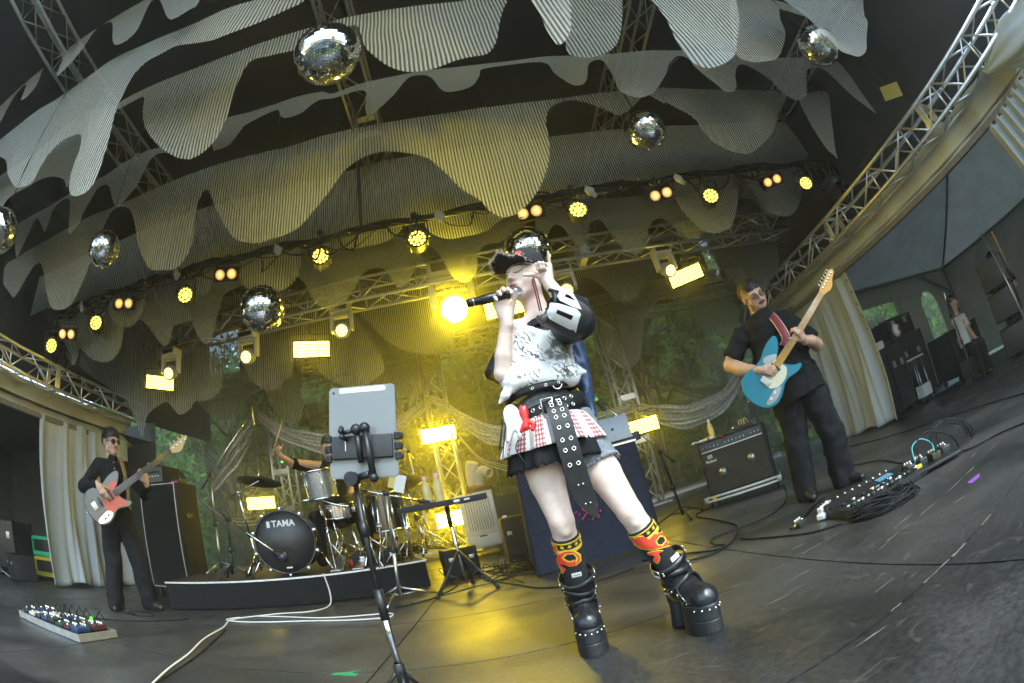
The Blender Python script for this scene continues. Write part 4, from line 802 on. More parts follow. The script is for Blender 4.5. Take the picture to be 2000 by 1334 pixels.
for lb, pts, nn in (('bundle of thin black wires sagging behind the guitarist', [(2.49, 7.3, 2.35), (2.9, 7.3, 1.98), (3.4, 7.3, 1.67), (3.88, 7.3, 1.54), (4.34, 7.3, 1.57), (4.9, 7.3, 1.8)], 12), ('thin wire strands sagging behind the bass drum', [(-5.1, 6.5, 1.4), (-4.61, 6.62, 1.0), (-4.06, 6.74, .94), (-3.48, 6.87, 1.17)], 10), ('thin wire strands falling from the middle tower', [(-.7, 7.2, 2.2), (-.34, 7.3, 1.49), (-.02, 7.3, 1.25), (.4, 7.3, 1.05)], 8)):
    t = thing('wire_swag', lb, 'wire'); rr = random.Random(nn)
    for k in range(nn):
        o_ = Vector((0, rr.uniform(-.05, .05), rr.uniform(-.1, .1))); MB().tube(spline([Vector(p) + o_ * (.3 + i * .25) for i, p in enumerate(pts)], 5), .004, 4).build('strand', WCABLE if nn < 12 and k % 2 else CABLE, t)

# ================================================================== drum riser and kit
RA = math.radians(21); RM = Matrix.Translation((-3.26, 3.38, 0)) @ Matrix.Rotation(RA, 4, 'Z')
def RP(x, y, z=0): return RM @ Vector((x, y, z))
ri = thing('drum_riser', 'low dark riser with a pale front edge under the drum kit', 'riser'); ri.matrix_world = RM
MB().box((1.28, 1.0, .13), (2.56, 2.0, .25), bev=.01).build('platform', CARPET, ri)
MB().box((1.28, 1.0, .262), (2.54, 1.98, .016)).build('top_board', mat('riser_top', (.02, .02, .02), .7, noise=.4), ri)
MB().box((1.28, -.004, .264), (2.57, .014, .016)).build('edge_strip', ALU, ri)
MB().box((2.563, 1.0, .264), (.014, 2.0, .016)).build('edge_strip', ALU, ri)
KS = mat('drum_shell_black', (.015, .015, .016), .15, coat=.6); HEADK = mat('black_drum_head', (.014, .014, .015), .35, noise=.2); SIL = mat('silver_sparkle_shell', (.33, .35, .38), .28, .7, noise=.2, nscale=300)
kit = thing('bass_drum', 'black bass drum with white brand lettering on its front head', 'drum', (-2.1, 3.96, .60)); kd = Vector((.30, -.95, 0.0)).normalized()
kit.matrix_world = frame((-2.1, 3.96, .60), Vector((.95, .30, 0)), (0, 0, 1))    # local x right, y up, z towards the audience
MB().lathe([(.292, -.42), (.292, 0)], n=48).build('shell', KS, kit)
MB().lathe([(.0001, .004), (.285, .004), (.29, -.004)], n=48).build('head', HEADK, kit)
for z in (-.005, -.41): MB().lathe([(.288, z - .025), (.308, z - .025), (.308, z + .02), (.290, z + .02), (.288, z - .025)], n=48).build('hoop', KS, kit)
for k in range(10):
    a = 2 * PI * k / 10 + .3; M = Matrix.Rotation(a, 4, 'Z')
    l = MB().box((.318, 0, -.005), (.03, .026, .05), bev=.006).cyl((.312, 0, -.03), (.312, 0, -.13), .005, n=6).box((.3, 0, -.15), (.03, .025, .05), bev=.008).build('lug', CHROME, kit); l.matrix_local = M
for s in (-1, 1): MB().tube([(s * .28, -.08, -.25), (s * .4, -.3, -.12)], .011, 8).build('spur', CHROME, kit)
tm = text_mesh('TAMA', .085, .0008, bold=.002); tm.materials.clear(); tm.materials.append(PAPER); link('lettering', tm, kit, Matrix.Translation((.015, .175, .0058)))
MB().prism([(-.15, .145), (-.118, .145), (-.118, .205), (-.15, .205)], .001, z0=.0055).build('logo_mark', PAPER, kit)
MB().prism([(-.028, -.25), (.03, -.25), (.03, -.236), (-.028, -.236)], .001, z0=.0055).build('badge', PAPER, kit)
def drum(name, label, loc, r, h, shell, tilt=(0, 0, 0), lugs=6, headm=None):
    t = thing(name, label, 'drum', loc, rot=tilt)
    MB().lathe([(r, -h / 2), (r, h / 2)], n=36).build('shell', shell, t)
    MB().lathe([(.0001, h / 2 + .003), (r, h / 2 + .001)], n=36).build('head', headm or mat('coated_drum_head', (.6, .6, .57), .6), t); MB().lathe([(.0001, -h / 2 - .003), (r, -h / 2 - .001)], n=36).build('resonant_head', mat('clear_head', (.12, .12, .12), .2), t)
    for z in (-h / 2, h / 2): MB().lathe([(r, z - .012), (r + .012, z - .012), (r + .012, z + .012), (r, z + .012)], n=36).build('hoop', CHROME, t)
    for k in range(lugs):
        a = 2 * PI * k / lugs; l = MB().box((r + .012, 0, 0), (.02, .022, .06), bev=.006).cyl((r + .013, 0, -h / 2), (r + .013, 0, h / 2), .004, n=6).build('lug', CHROME, t); l.matrix_local = Matrix.Rotation(a, 4, 'Z')
    return t
drum('rack_tom', 'silver rack tom with chrome hoops to the left of the tablet', (-1.76, 4.28, 1.13), .15, .27, SIL, (.12, -.05, 0))
drum('floor_tom', 'black floor tom at the right of the drum kit behind the tablet stand', (-1.25, 4.75, .78), .19, .38, KS)
drum('snare_drum', 'chrome snare drum half hidden behind the bass drum', (-1.75, 4.62, .86), .18, .14, CHROME, (.05, 0, 0), 8)
def stand(t, base, top, legs=3, lr=.3, lh=.28, r=.011, mt=CHROME, legm=None, a0=.5):
    b, tp = Vector(base), Vector(top); ax = (tp - b)
    MB().cyl(b + Vector((0, 0, .05)), b.lerp(tp, .5), r * 1.3, n=10).build('lower_tube', mt, t); MB().cyl(b.lerp(tp, .48), tp, r, n=10).build('upper_tube', mt, t)
    MB().lathe([(r * 1.3, -.03), (r * 2.2, -.02), (r * 2.2, .02), (r * 1.3, .03)], b.lerp(tp, .5), n=10).build('collar', BLACK, t)
    for k in range(legs):
        a = a0 + 2 * PI * k / legs; f = b + Vector((math.cos(a) * lr, math.sin(a) * lr, .012)); h = b + Vector((0, 0, lh)); md = b + Vector((math.cos(a) * lr * .45, math.sin(a) * lr * .45, lh * .55))
        l = MB().tube([h, f], r * .8, 8).tube([b + Vector((0, 0, .07)), md], r * .5, 6).build('leg', legm or mt, t); MB().sphere(f, r * 1.5, 8).build('rubber_foot', RUBBER, l)
def cymbal(label, loc, r, tilt, base, boom=None):
    t = thing('cymbal', label, 'cymbal')
    c_ = MB().lathe([(.006, .03), (.02, .032), (.045, .02), (.07, .008), (r * .5, .0), (r * .9, -.012), (r, -.018), (r * .9, -.015), (r * .5, -.003), (.07, .004), (.006, .026)], n=40).build('bronze_plate', mat('bronze_cymbal', (.13, .1, .045), .3, .95, noise=.25, nscale=40), t); c_.location = loc; c_.rotation_euler = tilt
    lv = Vector(loc)
    if boom: stand(t, base, boom, legm=CHROME); MB().cyl(Vector(boom) + (Vector(boom) - lv) * .35, lv, .008, n=8).build('boom_arm', CHROME, t); MB().sphere(boom, .022, 10).build('tilter', CHROME, t)
    else: stand(t, base, lv)
    MB().lathe([(.004, .0), (.012, .0), (.008, .04), (.0001, .045)], lv + Vector((0, 0, .03)), n=8).build('wing_nut', CHROME, t); return t
cymbal('dark crash cymbal on a boom stand left above the bass drum', (-2.3, 4.0, 1.21), .235, (-.18, .1, 0), (-2.62, 4.28, .27), (-2.64, 4.1, 1.13))
cymbal('small hi-hat cymbal behind the bass drum on the right side', (-1.42, 4.5, 1.02), .17, (.05, -.05, 0), (-1.42, 4.5, .27))
cymbal('ride cymbal at the right of the kit behind the tablet stand', (-1.05, 4.95, 1.08), .24, (-.2, -.2, 0), (-.95, 5.0, .27))
hw = thing('drum_hardware', 'tangle of chrome pedals, clamps and stand legs right of the bass drum', 'drum hardware'); rr = random.Random(5)
for k in range(10):
    x, y = -1.75 + rr.uniform(0, .75), 4.1 + rr.uniform(0, .6); b = Vector((x, y, .27)); tp = b + Vector((rr.uniform(-.08, .08), rr.uniform(-.08, .08), rr.uniform(.35, .75)))
    MB().cyl(b, tp, .009, n=8).build('tube', CHROME, hw); MB().box(b.lerp(tp, .6), (.04, .035, .05), (rr.uniform(0, 3), 0, rr.uniform(0, 3)), bev=.008).build('clamp', CHROME, hw)
    a = rr.uniform(0, 6); MB().tube([b.lerp(tp, .45), b + Vector((math.cos(a) * .17, math.sin(a) * .17, .01))], .006, 6).build('leg', CHROME, hw)
for x in (-1.72, -1.5): MB().box((x, 4.33, .33), (.09, .3, .012), (.35, 0, .2), bev=.004).box((x, 4.25, .285), (.1, .34, .01), (0, 0, .2)).build('pedal', STEEL, hw)
MB().tube(spline([(-1.95, 4.2, .98), (-1.8, 4.25, .99), (-1.65, 4.28, .92), (-1.5, 4.3, .88)], 4), .012, 8).build('tom_arm', CHROME, hw)

# ================================================================== microphone stands
MICG = mat('mic_grille', (.45, .45, .44), .35, .9, bump=1., bscale=900)
def mic_on(t, p, d, ln=.17, r=.024, body=BLACK, grille=True):
    d = Vector(d).normalized(); p = Vector(p)
    MB().lathe([(.011, -ln), (.014, -ln * .9), (r * .75, -.04), (r * .8, -.02)], p, d, 14).build('mic_body', body, t)
    if grille: MB().sphere(p, r, 12).build('mic_grille', MICG, t)
def boom_stand(label, base, joint, tip, tail, mt=CHROME, lr=.3, pencil=None, a0=.4):
    t = thing('microphone_stand', label, 'microphone stand'); stand(t, base, joint, mt=mt, lr=lr, lh=.14, legm=mt, a0=a0)
    MB().cyl(tail, tip, .007, n=8).build('boom_arm', CHROME, t); MB().cyl(Vector(tail), Vector(tail).lerp(Vector(tip), .12), .012, n=8).build('counterweight', BLACK, t); MB().cyl(Vector(joint) - Vector((.02, 0, 0)), Vector(joint) + Vector((.025, 0, 0)), .022, n=10).build('joint', BLACK, t)
    return t
t = boom_stand('tall overhead microphone stand with a long boom left of the drums', (-3.36, 4.55, .27), (-3.33, 4.58, 1.42), (-2.72, 4.6, 2.02), (-3.5, 4.58, 1.27), STEEL)
MB().cyl((-2.655, 4.6, 2.14), (-2.64, 4.6, 1.93), .0105, n=10).build('pencil_mic', STEEL, t); MB().cyl((-2.66, 4.6, 2.0), (-2.72, 4.6, 2.02), .009, n=6).build('mic_clip', BLACK, t)
t = boom_stand('short microphone stand with its boom pointing at the bass drum head', (-2.72, 3.86, .27), (-2.62, 3.8, .85), (-2.06, 3.72, .5), (-2.68, 3.8, .9), BLACK, .2)
MB().sphere((-2.02, 3.72, .475), .052, 14, sc=(1, 1, .95)).build('kick_mic', mat('dark_blue_mic', (.05, .06, .08), .35, .6), t); MB().cyl((-2.1, 3.72, .52), (-2.02, 3.72, .48), .03, n=12).build('mic_body', BLACK, t)
t = boom_stand('microphone stand right of the tablet reaching over the drums', (-1.0, 3.62, 0), (-.92, 3.56, .9), (-.62, 3.72, .78), (-1.12, 3.5, .96), STEEL, .34)
mic_on(t, (-.6, 3.73, .77), (.8, .3, -.3), .12)
t = boom_stand('thin microphone stand rising behind the tablet\'s right corner', (-.95, 5.3, .27), (-1.0, 5.25, 1.45), (-1.2, 5.2, 1.75), (-.86, 5.3, 1.2), STEEL)
t = boom_stand('microphone stand behind the laptop with a silver-headed microphone', (1.72, 4.7, 0), (1.5, 4.3, .76), (1.02, 4.2, 1.38), (1.62, 4.3, .62), BLACK, .3)
mic_on(t, (.985, 4.2, 1.43), (-.35, 0, .9), .17); MB().lathe([(.022, -.05), (.022, -.02)], (.985, 4.2, 1.43), (-.35, 0, .9), 12).build('green_ring', mat('green_ring', (.2, .7, .1), .5), t)
for px in ((-2.25, 4.55, 1.42),): 
    t = thing('microphone', 'small black tom microphone with a green light beside the drumstick hand', 'microphone'); mic_on(t, px, (.5, -.3, -.4), .14, .02); MB().box(Vector(px) + Vector((-.03, -.02, .03)), (.02, .012, .02)).build('green_light', emat('green_led', (.1, 1, .1), 1.2), t)

# ================================================================== foreground tablet on its stand
ts = thing('tablet_stand', 'black and chrome stand holding up the tablet in the foreground', 'tablet stand')
bx, by = -.53, 1.64
MB().cyl((bx, by, .38), (bx, by, .84), .0115, n=14).build('upper_tube', BLACK, ts)
MB().cyl((bx + .003, by, .05), (bx, by, .42), .0135, n=14).build('chrome_tube', CHROME, ts)
MB().cyl((bx, by, .30), (bx, by, .42), .0175, n=14).build('clutch', BLACK, ts); MB().cyl((bx, by, .62), (bx, by, .68), .016, n=14).build('clutch', BLACK, ts)
MB().lathe([(.018, .0), (.022, .01), (.022, .09), (.016, .1)], (bx, by, .02), n=12).build('foot_hub', BLACK, ts)
for k in range(3):
    a = .9 + k * 2.094; MB().tube([(bx, by, .1), (bx + .075 * math.cos(a), by - .03 + .06 * math.sin(a), .012)], .008, 8).build('leg', BLACK, ts)
# upright bracket and ball arms
MB().sphere((bx, by - .02, .835), .028, 14).cyl((bx, by - .055, .835), (bx, by - .01, .835), .026, n=16).build('ball_clamp', DARK, ts)
MB().cyl((bx, by, .86), (bx - .004, by, .905), .017, n=12).build('neck', BLACK, ts); MB().cyl((bx - .004, by, .905), (bx - .004, by, .93), .006, n=8).lathe([(.001, .0), (.02, .0), (.02, .005), (.001, .005)], (bx - .004, by, .905), n=14).build('bolt', STEEL, ts)
MB().sphere((bx - .035, by - .01, .88), .016, 10).build('knob', BLACK, ts)
MB().cyl((bx + .03, by - .03, .838), (bx + .075, by - .05, .84), .013, n=10).build('link_arm', BLACK, ts)
MB().cyl((bx + .088, by - .055, .83), (bx + .085, by - .06, 1.0), .013, n=12).sphere((bx + .085, by - .06, 1.005), .021, 12).sphere((bx + .088, by - .055, .825), .018, 12).build('ball_arm', BLACK, ts)
MB().cyl((bx + .048, by - .045, .885), (bx + .052, by - .055, 1.0), .011, n=12).sphere((bx + .052, by - .06, 1.005), .021, 12).build('ball_arm', BLACK, ts)
MB().cyl((bx + .035, by - .06, 1.003), (bx + .0, by - .06, 1.0), .008, n=8).build('knob_shaft', BLACK, ts)
mb = MB()
for k in range(5): a = 2 * PI * k / 5; mb.sphere((bx - .004, by - .06 + .015 * math.sin(a), 1.0 + .018 * math.cos(a)), .011, 8)
mb.build('wing_knob', BLACK, ts)
# tablet: local frame x right, y up, z towards the camera side
TFM = frame((-.468, 1.625, 1.003), Vector((.99, .0, -.11)), Vector((.08, .03, 1)))
hd = thing('tablet_holder', 'black clamp gripping the lower half of the tablet', 'tablet holder'); hd.matrix_world = TFM
MB().box((.0, -.06, .016), (.235, .085, .014), bev=.004).build('plate', BLACK, hd)
for s in (-1, 1):
    for y in (-.025, -.062, -.098):
        g = MB()
        for q in range(3): g.cyl((s * .122, y - .008 + q * .008, .012), (s * .146, y - .008 + q * .008, .004), .0055, n=8)
        g.sphere((s * .146, y, .0), .012, 8, sc=(.6, 1.2, 1)); g.build('grip', RUBBER, hd)
MB().box((.03, -.03, .026), (.012, .08, .006)).build('slot_bar', STEEL, hd); MB().box((-.06, -.055, .0245), (.003, .035, .002)).sphere((-.06, -.075, .0245), .004, 6).build('screw', STEEL, hd)
tbx = thing('tablet', 'silver tablet seen from behind, held in the stand in front of the drums', 'tablet'); tbx.matrix_world = TFM
def rrect(w, h, r, n=6):
    return [(sx * (w / 2 - r) + r * math.cos(a), sy * (h / 2 - r) + r * math.sin(a)) for sx, sy, a0 in ((1, 1, 0), (-1, 1, PI / 2), (-1, -1, PI), (1, -1, 1.5 * PI)) for a in [a0 + PI / 2 * k / n for k in range(n + 1)]]
GRAYT = mat('silver_tablet_back', (.17, .178, .172), .45, .35, noise=.03)
MB().prism(rrect(.262, .345, .016), .0055, z0=-.001).prism(rrect(.256, .339, .015), .0015, z0=.0045).build('shell', GRAYT, tbx)
MB().prism(rrect(.184, .020, .006), .0007, Matrix.Translation((.004, .158, .006))).build('antenna_band', mat('white_band', (.5, .52, .52), .4), tbx)
MB().lathe([(.0001, .0012), (.0042, .0012), (.005, 0)], (-.112, .152, .006), n=14).build('camera_lens', BLACK, tbx)
MB().prism(rrect(.25, .33, .01), .001, Matrix.Translation((0, 0, -.0025))).build('screen', BLACK, tbx)

# ================================================================== bass rig
BCM = Matrix.Translation((-4.31, 4.22, 0)) @ Matrix.Rotation(math.radians(0), 4, 'Z')
bc = thing('bass_cabinet', 'tall black bass speaker cabinet with white piping behind the bass player', 'speaker'); bc.matrix_world = BCM
GRILLE = mat('black_grille_cloth', (.018, .018, .016), .85, spec=.15, noise=.4, nscale=220, bump=.5, bscale=600)
MB().box((.33, .22, .72), (.66, .42, 1.22), bev=.012).build('cabinet', TOLEX, bc)
MB().box((.33, .005, .72), (.6, .012, 1.15)).build('grille', GRILLE, bc)
for a, b in (((.02, -.004, .12), (.02, -.004, 1.32)), ((.64, -.004, .12), (.64, -.004, 1.32)), ((.02, -.004, .12), (.64, -.004, .12)), ((.02, -.004, 1.32), (.64, -.004, 1.32))): MB().cyl(a, b, .005, n=6).build('piping', PAPER, bc)
for x in (.06, .6):
    for y in (.08, .38): MB().cyl((x, y, .11), (x, y, .0), .03, n=12).build('caster', RUBBER, bc)
MB().box((.667, .22, .95), (.012, .14, .06), bev=.004).build('side_handle', BLACK, bc)
bh = thing('bass_amplifier', 'black bass amplifier head with a grey front panel on the tall cabinet', 'amplifier'); bh.matrix_world = BCM
MB().box((.2, .22, 1.445), (.46, .34, .2), bev=.01).build('case', TOLEX, bh)
MB().box((.2, .045, 1.445), (.43, .008, .17)).build('front_panel', mat('grey_panel', (.09, .1, .1), .4, .4), bh)
for r, z in ((0, 1.475), (1, 1.425)):
    for k in range(7): MB().cyl((.04 + k * .052, .042, z), (.04 + k * .052, .022, z), .012 if r == 0 else .009, n=10).build('knob', WHITEP if r else BLACK, bh)
t = thing('effect_pedal', 'small pedal lying on top of the bass amplifier', 'pedal'); t.matrix_world = BCM; MB().box((.12, .2, 1.57), (.22, .12, .05), bev=.01).build('case', mat('dark_red_box', (.1, .03, .02), .5), t); MB().cyl((.06, .16, 1.6), (.06, .16, 1.62), .012, n=8).build('knob', PAPER, t)
t = thing('wireless_receiver', 'small wireless receiver beside the bass amplifier on the cabinet', 'receiver'); t.matrix_world = BCM; MB().box((.56, .2, 1.36), (.16, .14, .05), bev=.006).build('case', BLACK, t); MB().box((.55, .12, 1.345), (.1, .01, .02)).build('pink_tape', mat('pink_tape', (.7, .1, .25), .6), t)
for k in range(4): MB().tube(spline([(.5 + k * .03, .25, 1.38), (.52 + k * .03, .22, 1.46), (.56 + k * .03, .2, 1.47), (.6 + k * .02, .24, 1.39)], 4), .004, 5).build('cable', CABLE, t)

# ================================================================== guitar amplifier on a flight-case dolly
JA = math.atan2(4.23 - 4.68, 2.68 - 2.06); JM = Matrix.Translation((2.06, 4.68, 0)) @ Matrix.Rotation(JA, 4, 'Z')
ja = thing('guitar_amplifier', 'black guitar combo amplifier with two silver speaker domes beside the guitarist', 'amplifier'); ja.matrix_world = JM
MB().box((.38, .15, .43), (.76, .28, .6), bev=.012).build('cabinet', TOLEX, ja)
MB().box((.38, .006, .385), (.7, .008, .46)).build('grille', mat('brown_black_grille', (.045, .042, .034), .85, noise=.3, nscale=260, bump=.5, bscale=500), ja)
MB().box((.38, .004, .665), (.71, .01, .085), (-.15, 0, 0)).build('control_panel', mat('panel_black', (.02, .02, .02), .35), ja)
MB().box((.38, .0, .615), (.7, .012, .01)).build('trim_strip', ALU, ja)
for k in range(16):
    if k in (5, 12): continue
    x = .06 + k * .0425; MB().cyl((x, .0, .66), (x, -.018, .658), .0085, n=10).build('knob', STEEL, ja)
for x, z in ((.21, .36), (.55, .41)): MB().lathe([(.0001, .03), (.025, .024), (.042, .008), (.046, 0)], (x, .004, z), (0, -1, 0), 18).build('dust_cap', mat('silver_dome', (.4, .41, .4), .35, .8), ja)
tm = text_mesh('Roland', .042, .001, bold=.001); tm.materials.clear(); tm.materials.append(PAPER); link('lettering', tm, ja, frame((.115, -.001, .505), (1, 0, 0), (0, 0, 1)))
mb = MB()
for k in range(4): mb.box((.09 + k * .014, .0, .55), (.006, .003, .035))
mb.box((.112, .0, .57), (.056, .003, .006)).box((.112, 0, .55), (.056, .003, .005)).build('logo_mark', PAPER, ja)
dl = thing('flight_case_dolly', 'aluminium edged wheeled flight case base under the guitar amplifier', 'dolly'); dl.matrix_world = JM
MB().box((.38, .15, .105), (.82, .38, .04)).build('tray', BLACK, dl)
for z in (.127, .085): MB().box((.38, -.045, z), (.84, .012, .022)).box((-.034, .15, z), (.012, .4, .022)).box((.794, .15, z), (.012, .4, .022)).build('edge_profile', ALU, dl)
for x in (-.035, .795): MB().box((x, -.046, .105), (.05, .05, .07), bev=.01).build('corner', STEEL, dl)
for x in (.02, .74):
    for y in (.0, .3): MB().cyl((x - .012, y, .04), (x + .012, y, .04), .04, n=14).box((x, y, .075), (.03, .03, .03)).build('wheel', RUBBER, dl)
MB().box((.06, -.053, .11), (.04, .004, .05)).build('yellow_tag', YELLOWT, dl)
TEA = mat('pale_tea_drink', (.62, .5, .2), .15, spec=.6); 
def bottle(label, p, capc, s=1., liquid=TEA, lab=None):
    t = thing('plastic_bottle', label, 'bottle', p); t.scale = (s, s, s)
    MB().lathe([(.0001, 0), (.028, .0), (.033, .008), (.033, .05), (.0315, .055), (.0335, .062), (.0335, .13), (.031, .15), (.022, .172), (.0135, .185), (.0135, .2), (.0001, .2)], n=20).build('body', liquid, t)
    MB().lathe([(.0155, .195), (.0155, .222), (.013, .226), (.0001, .226)], n=16).build('cap', capc, t)
    if lab: MB().lathe([(.0338, .06), (.034, .065), (.034, .125), (.0338, .13)], n=20).build('label', lab, t)
    return t
jt = lambda x, y, z: JM @ Vector((x, y, z))
bottle('clear bottle of yellow tea with a white cap on the guitar amplifier', jt(.17, .16, .73), PAPER, 1.0, lab=mat('clear_label', (.75, .6, .12), .3))
t = thing('work_glove', 'crumpled white work glove lying on the left end of the guitar amplifier', 'glove', jt(.05, .1, .735), JA)
mb = MB().sphere((0, 0, .012), .04, 10, sc=(1.4, .8, .4))
for k in range(5): mb.tube([(-.03, (k - 2) * .014, .012), (-.09 - .01 * (k % 3), (k - 2) * .022, .02), (-.11, (k - 2) * .026, .006)], .009, 6)
mb.tube([(.03, 0, .014), (.14, -.02, .018)], .018, 6).build('cloth', PAPER, t); MB().tube([(.07, -.01, .017), (.1, -.015, .018)], .0195, 8).build('orange_band', mat('orange_band', (.6, .2, .03), .6), t)
t = thing('chilli_pepper', 'small red chilli pepper toy leaning on the amplifier panel', 'chilli', jt(.26, .02, .735), JA); MB().tube(spline([(0, 0, .01), (.025, -.02, .0), (.05, -.035, -.02), (.06, -.04, -.04)], 4), [.003, .006, .009, .01, .01, .01, .009, .008, .007, .006, .005, .003, .002][:13], 8).build('pod', RED, t); MB().cyl((0, 0, .01), (-.015, .005, .02), .003, n=6).build('stalk', GREENT, t)
t = thing('effect_pedal', 'small pedals and plugs on the right end of the guitar amplifier', 'pedal', jt(.55, .14, .73), JA)
MB().box((0, 0, .02), (.2, .1, .04), bev=.006).build('case', BLACK, t)
for k in range(3): MB().tube(spline([(-.05 + k * .03, 0, .04), (-.05 + k * .03, .0, .09), (-.03 + k * .03, .01, .1), (-.02 + k * .04, .03, .04)], 4), .006, 6).build('plug', mat('brass', (.6, .45, .2), .3, .9), t)
MB().cyl((-.13, 0, .02), (-.13, 0, .06), .013, n=10).build('knob', CHROME, t)

# ================================================================== cloth covered table with laptop
dj = thing('cloth_table', 'table hidden under a dark navy cloth with a pink scribbled emblem', 'table')
CLOTHN = mat('navy_cloth', (.02, .023, .036), .85, spec=.2, noise=.2, nscale=14, bump=.3, bscale=25)
def fdj(u, v):
    per = [(.1, 4.4), (.1, 3.75), (1.12, 3.75), (1.12, 4.4)]
    k = min(2, int(u * 3)); f = u * 3 - k; x = per[k][0] + (per[k + 1][0] - per[k][0]) * f; y = per[k][1] + (per[k + 1][1] - per[k][1]) * f
    o = .012 * math.sin(u * 60) * v + .02 * v
    return (x + (o if k == 2 else -o if k == 0 else 0), y - (o if k == 1 else 0), .9 - .885 * v)
sheet(fdj, 90, 10, 'cloth_drop', CLOTHN, dj)
MB().box((.61, 4.07, .908), (1.04, .67, .018), bev=.006).build('cloth_top', CLOTHN, dj); MB().box((.61, 3.735, .905), (1.03, .01, .016)).build('edge_strip', ALU, dj)
PINK = mat('pink_paint', (.8, .03, .22), .6)
def dz(q): return Vector((.505 + (q[0] - 870) / 4.447 * .00405, 3.722, .43 - (q[1] - 1105) / 4.447 * .0042 + (q[0] - 870) / 4.447 * .0009))
for st in ([(1000, 1035), (960, 1012), (925, 1010), (912, 1040), (925, 1085), (960, 1130), (1000, 1180), (1050, 1215)], [(895, 1165), (950, 1130), (1010, 1085), (1040, 1060)], [(1050, 1215), (1045, 1150), (1057, 1100), (1050, 1065)], [(990, 1085), (1005, 1112), (1030, 1105), (1048, 1080)], [(850, 1082), (872, 1078)], [(878, 1118), (892, 1102)]):
    MB().tube(spline([dz(q) for q in st], 5), .0042, 6).build('emblem_stroke', PINK, dj)
for q in ((990, 1200), (1075, 1168)): MB().sphere(dz(q), .008, 8).build('emblem_dot', PINK, dj)
lp = thing('laptop', 'grey laptop seen from behind on the cloth table', 'laptop', (1.0, 3.93, .93), -.12)
MB().box((0, .12, .0), (.31, .22, .014), bev=.004).build('base', GRAYT, lp); MB().box((0, -.02, .125), (.31, .007, .22), (-.16, 0, 0), bev=.003).build('screen_lid', mat('grey_laptop_lid', (.2, .21, .22), .4, .6), lp)
MB().lathe([(.0001, .001), (.012, .001), (.013, 0)], (0, -.026, .125), (0, -1, .16), 16).build('lid_mark', mat('dark_mark', (.06, .06, .065), .2, .5), lp)
mx = thing('mixer', 'black mixer with cables beside the laptop on the cloth table', 'mixer', (1.12, 4.18, .92)); MB().box((0, 0, .04), (.3, .3, .08), bev=.01).build('case', BLACK, mx)
for k in range(8): MB().cyl((-.1 + k % 4 * .06, -.08 + k // 4 * .1, .08), (-.1 + k % 4 * .06, -.08 + k // 4 * .1, .1), .012, n=8).build('knob', DARK, mx)

# ================================================================== little bottle table
bt = thing('folding_table', 'small black tray table on a tripod holding two tea bottles', 'table')
TT = Matrix.Translation((-.52, 3.78, .735)) @ Matrix.Rotation(.06, 4, 'Z')
o = MB().box((0, 0, 0), (.7, .34, .022), bev=.004).build('tray', BLACK, bt); o.matrix_local = TT
o = MB().box((0, -.17, .012), (.71, .012, .045), bev=.003).build('tray_rim', DARK, bt); o.matrix_local = TT
MB().prism(rrect(.05, .02, .008), .001, TT @ frame((.12, -.177, .014), (1, 0, 0), (0, 0, 1))).build('badge', PAPER, bt); MB().prism(rrect(.045, .014, .002), .001, TT @ frame((.2, -.177, .014), (1, 0, 0), (0, 0, 1))).build('badge', PAPER, bt)
MB().cyl((-.5, 3.8, .72), (-.48, 3.8, .06), .014, n=12).build('chrome_tube', CHROME, bt); MB().cyl((-.5, 3.8, .55), (-.5, 3.8, .73), .02, n=12).build('sleeve', BLACK, bt)
for a in (-.6, 1.5, 3.9):
    f = Vector((-.48 + .3 * math.cos(a), 3.8 + .3 * math.sin(a), .015)); l = MB().cyl((-.485, 3.8, .34), f, .013, n=8).cyl((-.48, 3.8, .08), Vector((-.48 + .16 * math.cos(a), 3.8 + .16 * math.sin(a), .17)), .008, n=6).build('leg', BLACK, bt); MB().sphere(f, .02, 8).build('rubber_foot', RUBBER, l)
PINKC = mat('lilac_cap', (.65, .42, .6), .5)
bottle('tea bottle with a lilac cap, left one on the tray table', (-.63, 3.76, .747), PINKC, 1.1); bottle('tea bottle with a lilac cap, right one on the tray table', (-.535, 3.78, .747), PINKC, 1.16)
t = thing('towel', 'folded white towel lying on the tray table', 'towel', (-.36, 3.76, .75)); MB().box((0, 0, .012), (.2, .14, .025), (0, 0, .1), bev=.01).build('cloth', PAPER, t); MB().box((.06, -.02, .03), (.05, .05, .02)).build('orange_wrapper', mat('orange_wrapper', (.6, .25, .03), .5), t)

# ================================================================== white spot cooler
fc = thing('spot_cooler', 'white portable cooler with a slotted grille and bent outlet pipes on top', 'cooler', (-.42, 6.2, 0), .05)
MB().box((0, .25, .5), (.46, .5, .76), bev=.02).build('cabinet', OFFWHITE, fc)
mb = MB()
for r in range(17):
    for k in range(10): mb.box((-.155 + k * .0345 + (r % 2) * .008, -.003, .38 + r * .026), (.022 * .5, .004, .02), (0, .15, 0))
stuff(mb.build('grille_slots', BLACK, fc))
MB().box((0, -.004, .22), (.4, .012, .14), bev=.01).build('tank_door', WHITEP, fc); MB().box((0, -.012, .285), (.1, .006, .02), bev=.004).build('tank_handle', DARK, fc)
for s in (-.18, .18): MB().cyl((s, .1, .11), (s, .1, .0), .03, n=10).build('wheel', RUBBER, fc)
MB().box((.05, .2, .91), (.3, .3, .05), bev=.01).build('top_deck', DARK, fc)
MB().cyl((.08, .2, .93), (.06, .2, 1.0), .1, n=16).build('orange_collar', mat('orange_plastic', (.7, .22, .02), .5), fc)
PIPE = mat('cream_duct', (.6, .54, .42), .55, noise=.12)
MB().tube(spline([(.03, .2, .98), (.02, .2, 1.12), (.04, .18, 1.24), (.06, .16, 1.3)], 5), .085, 16).build('duct', PIPE, fc)
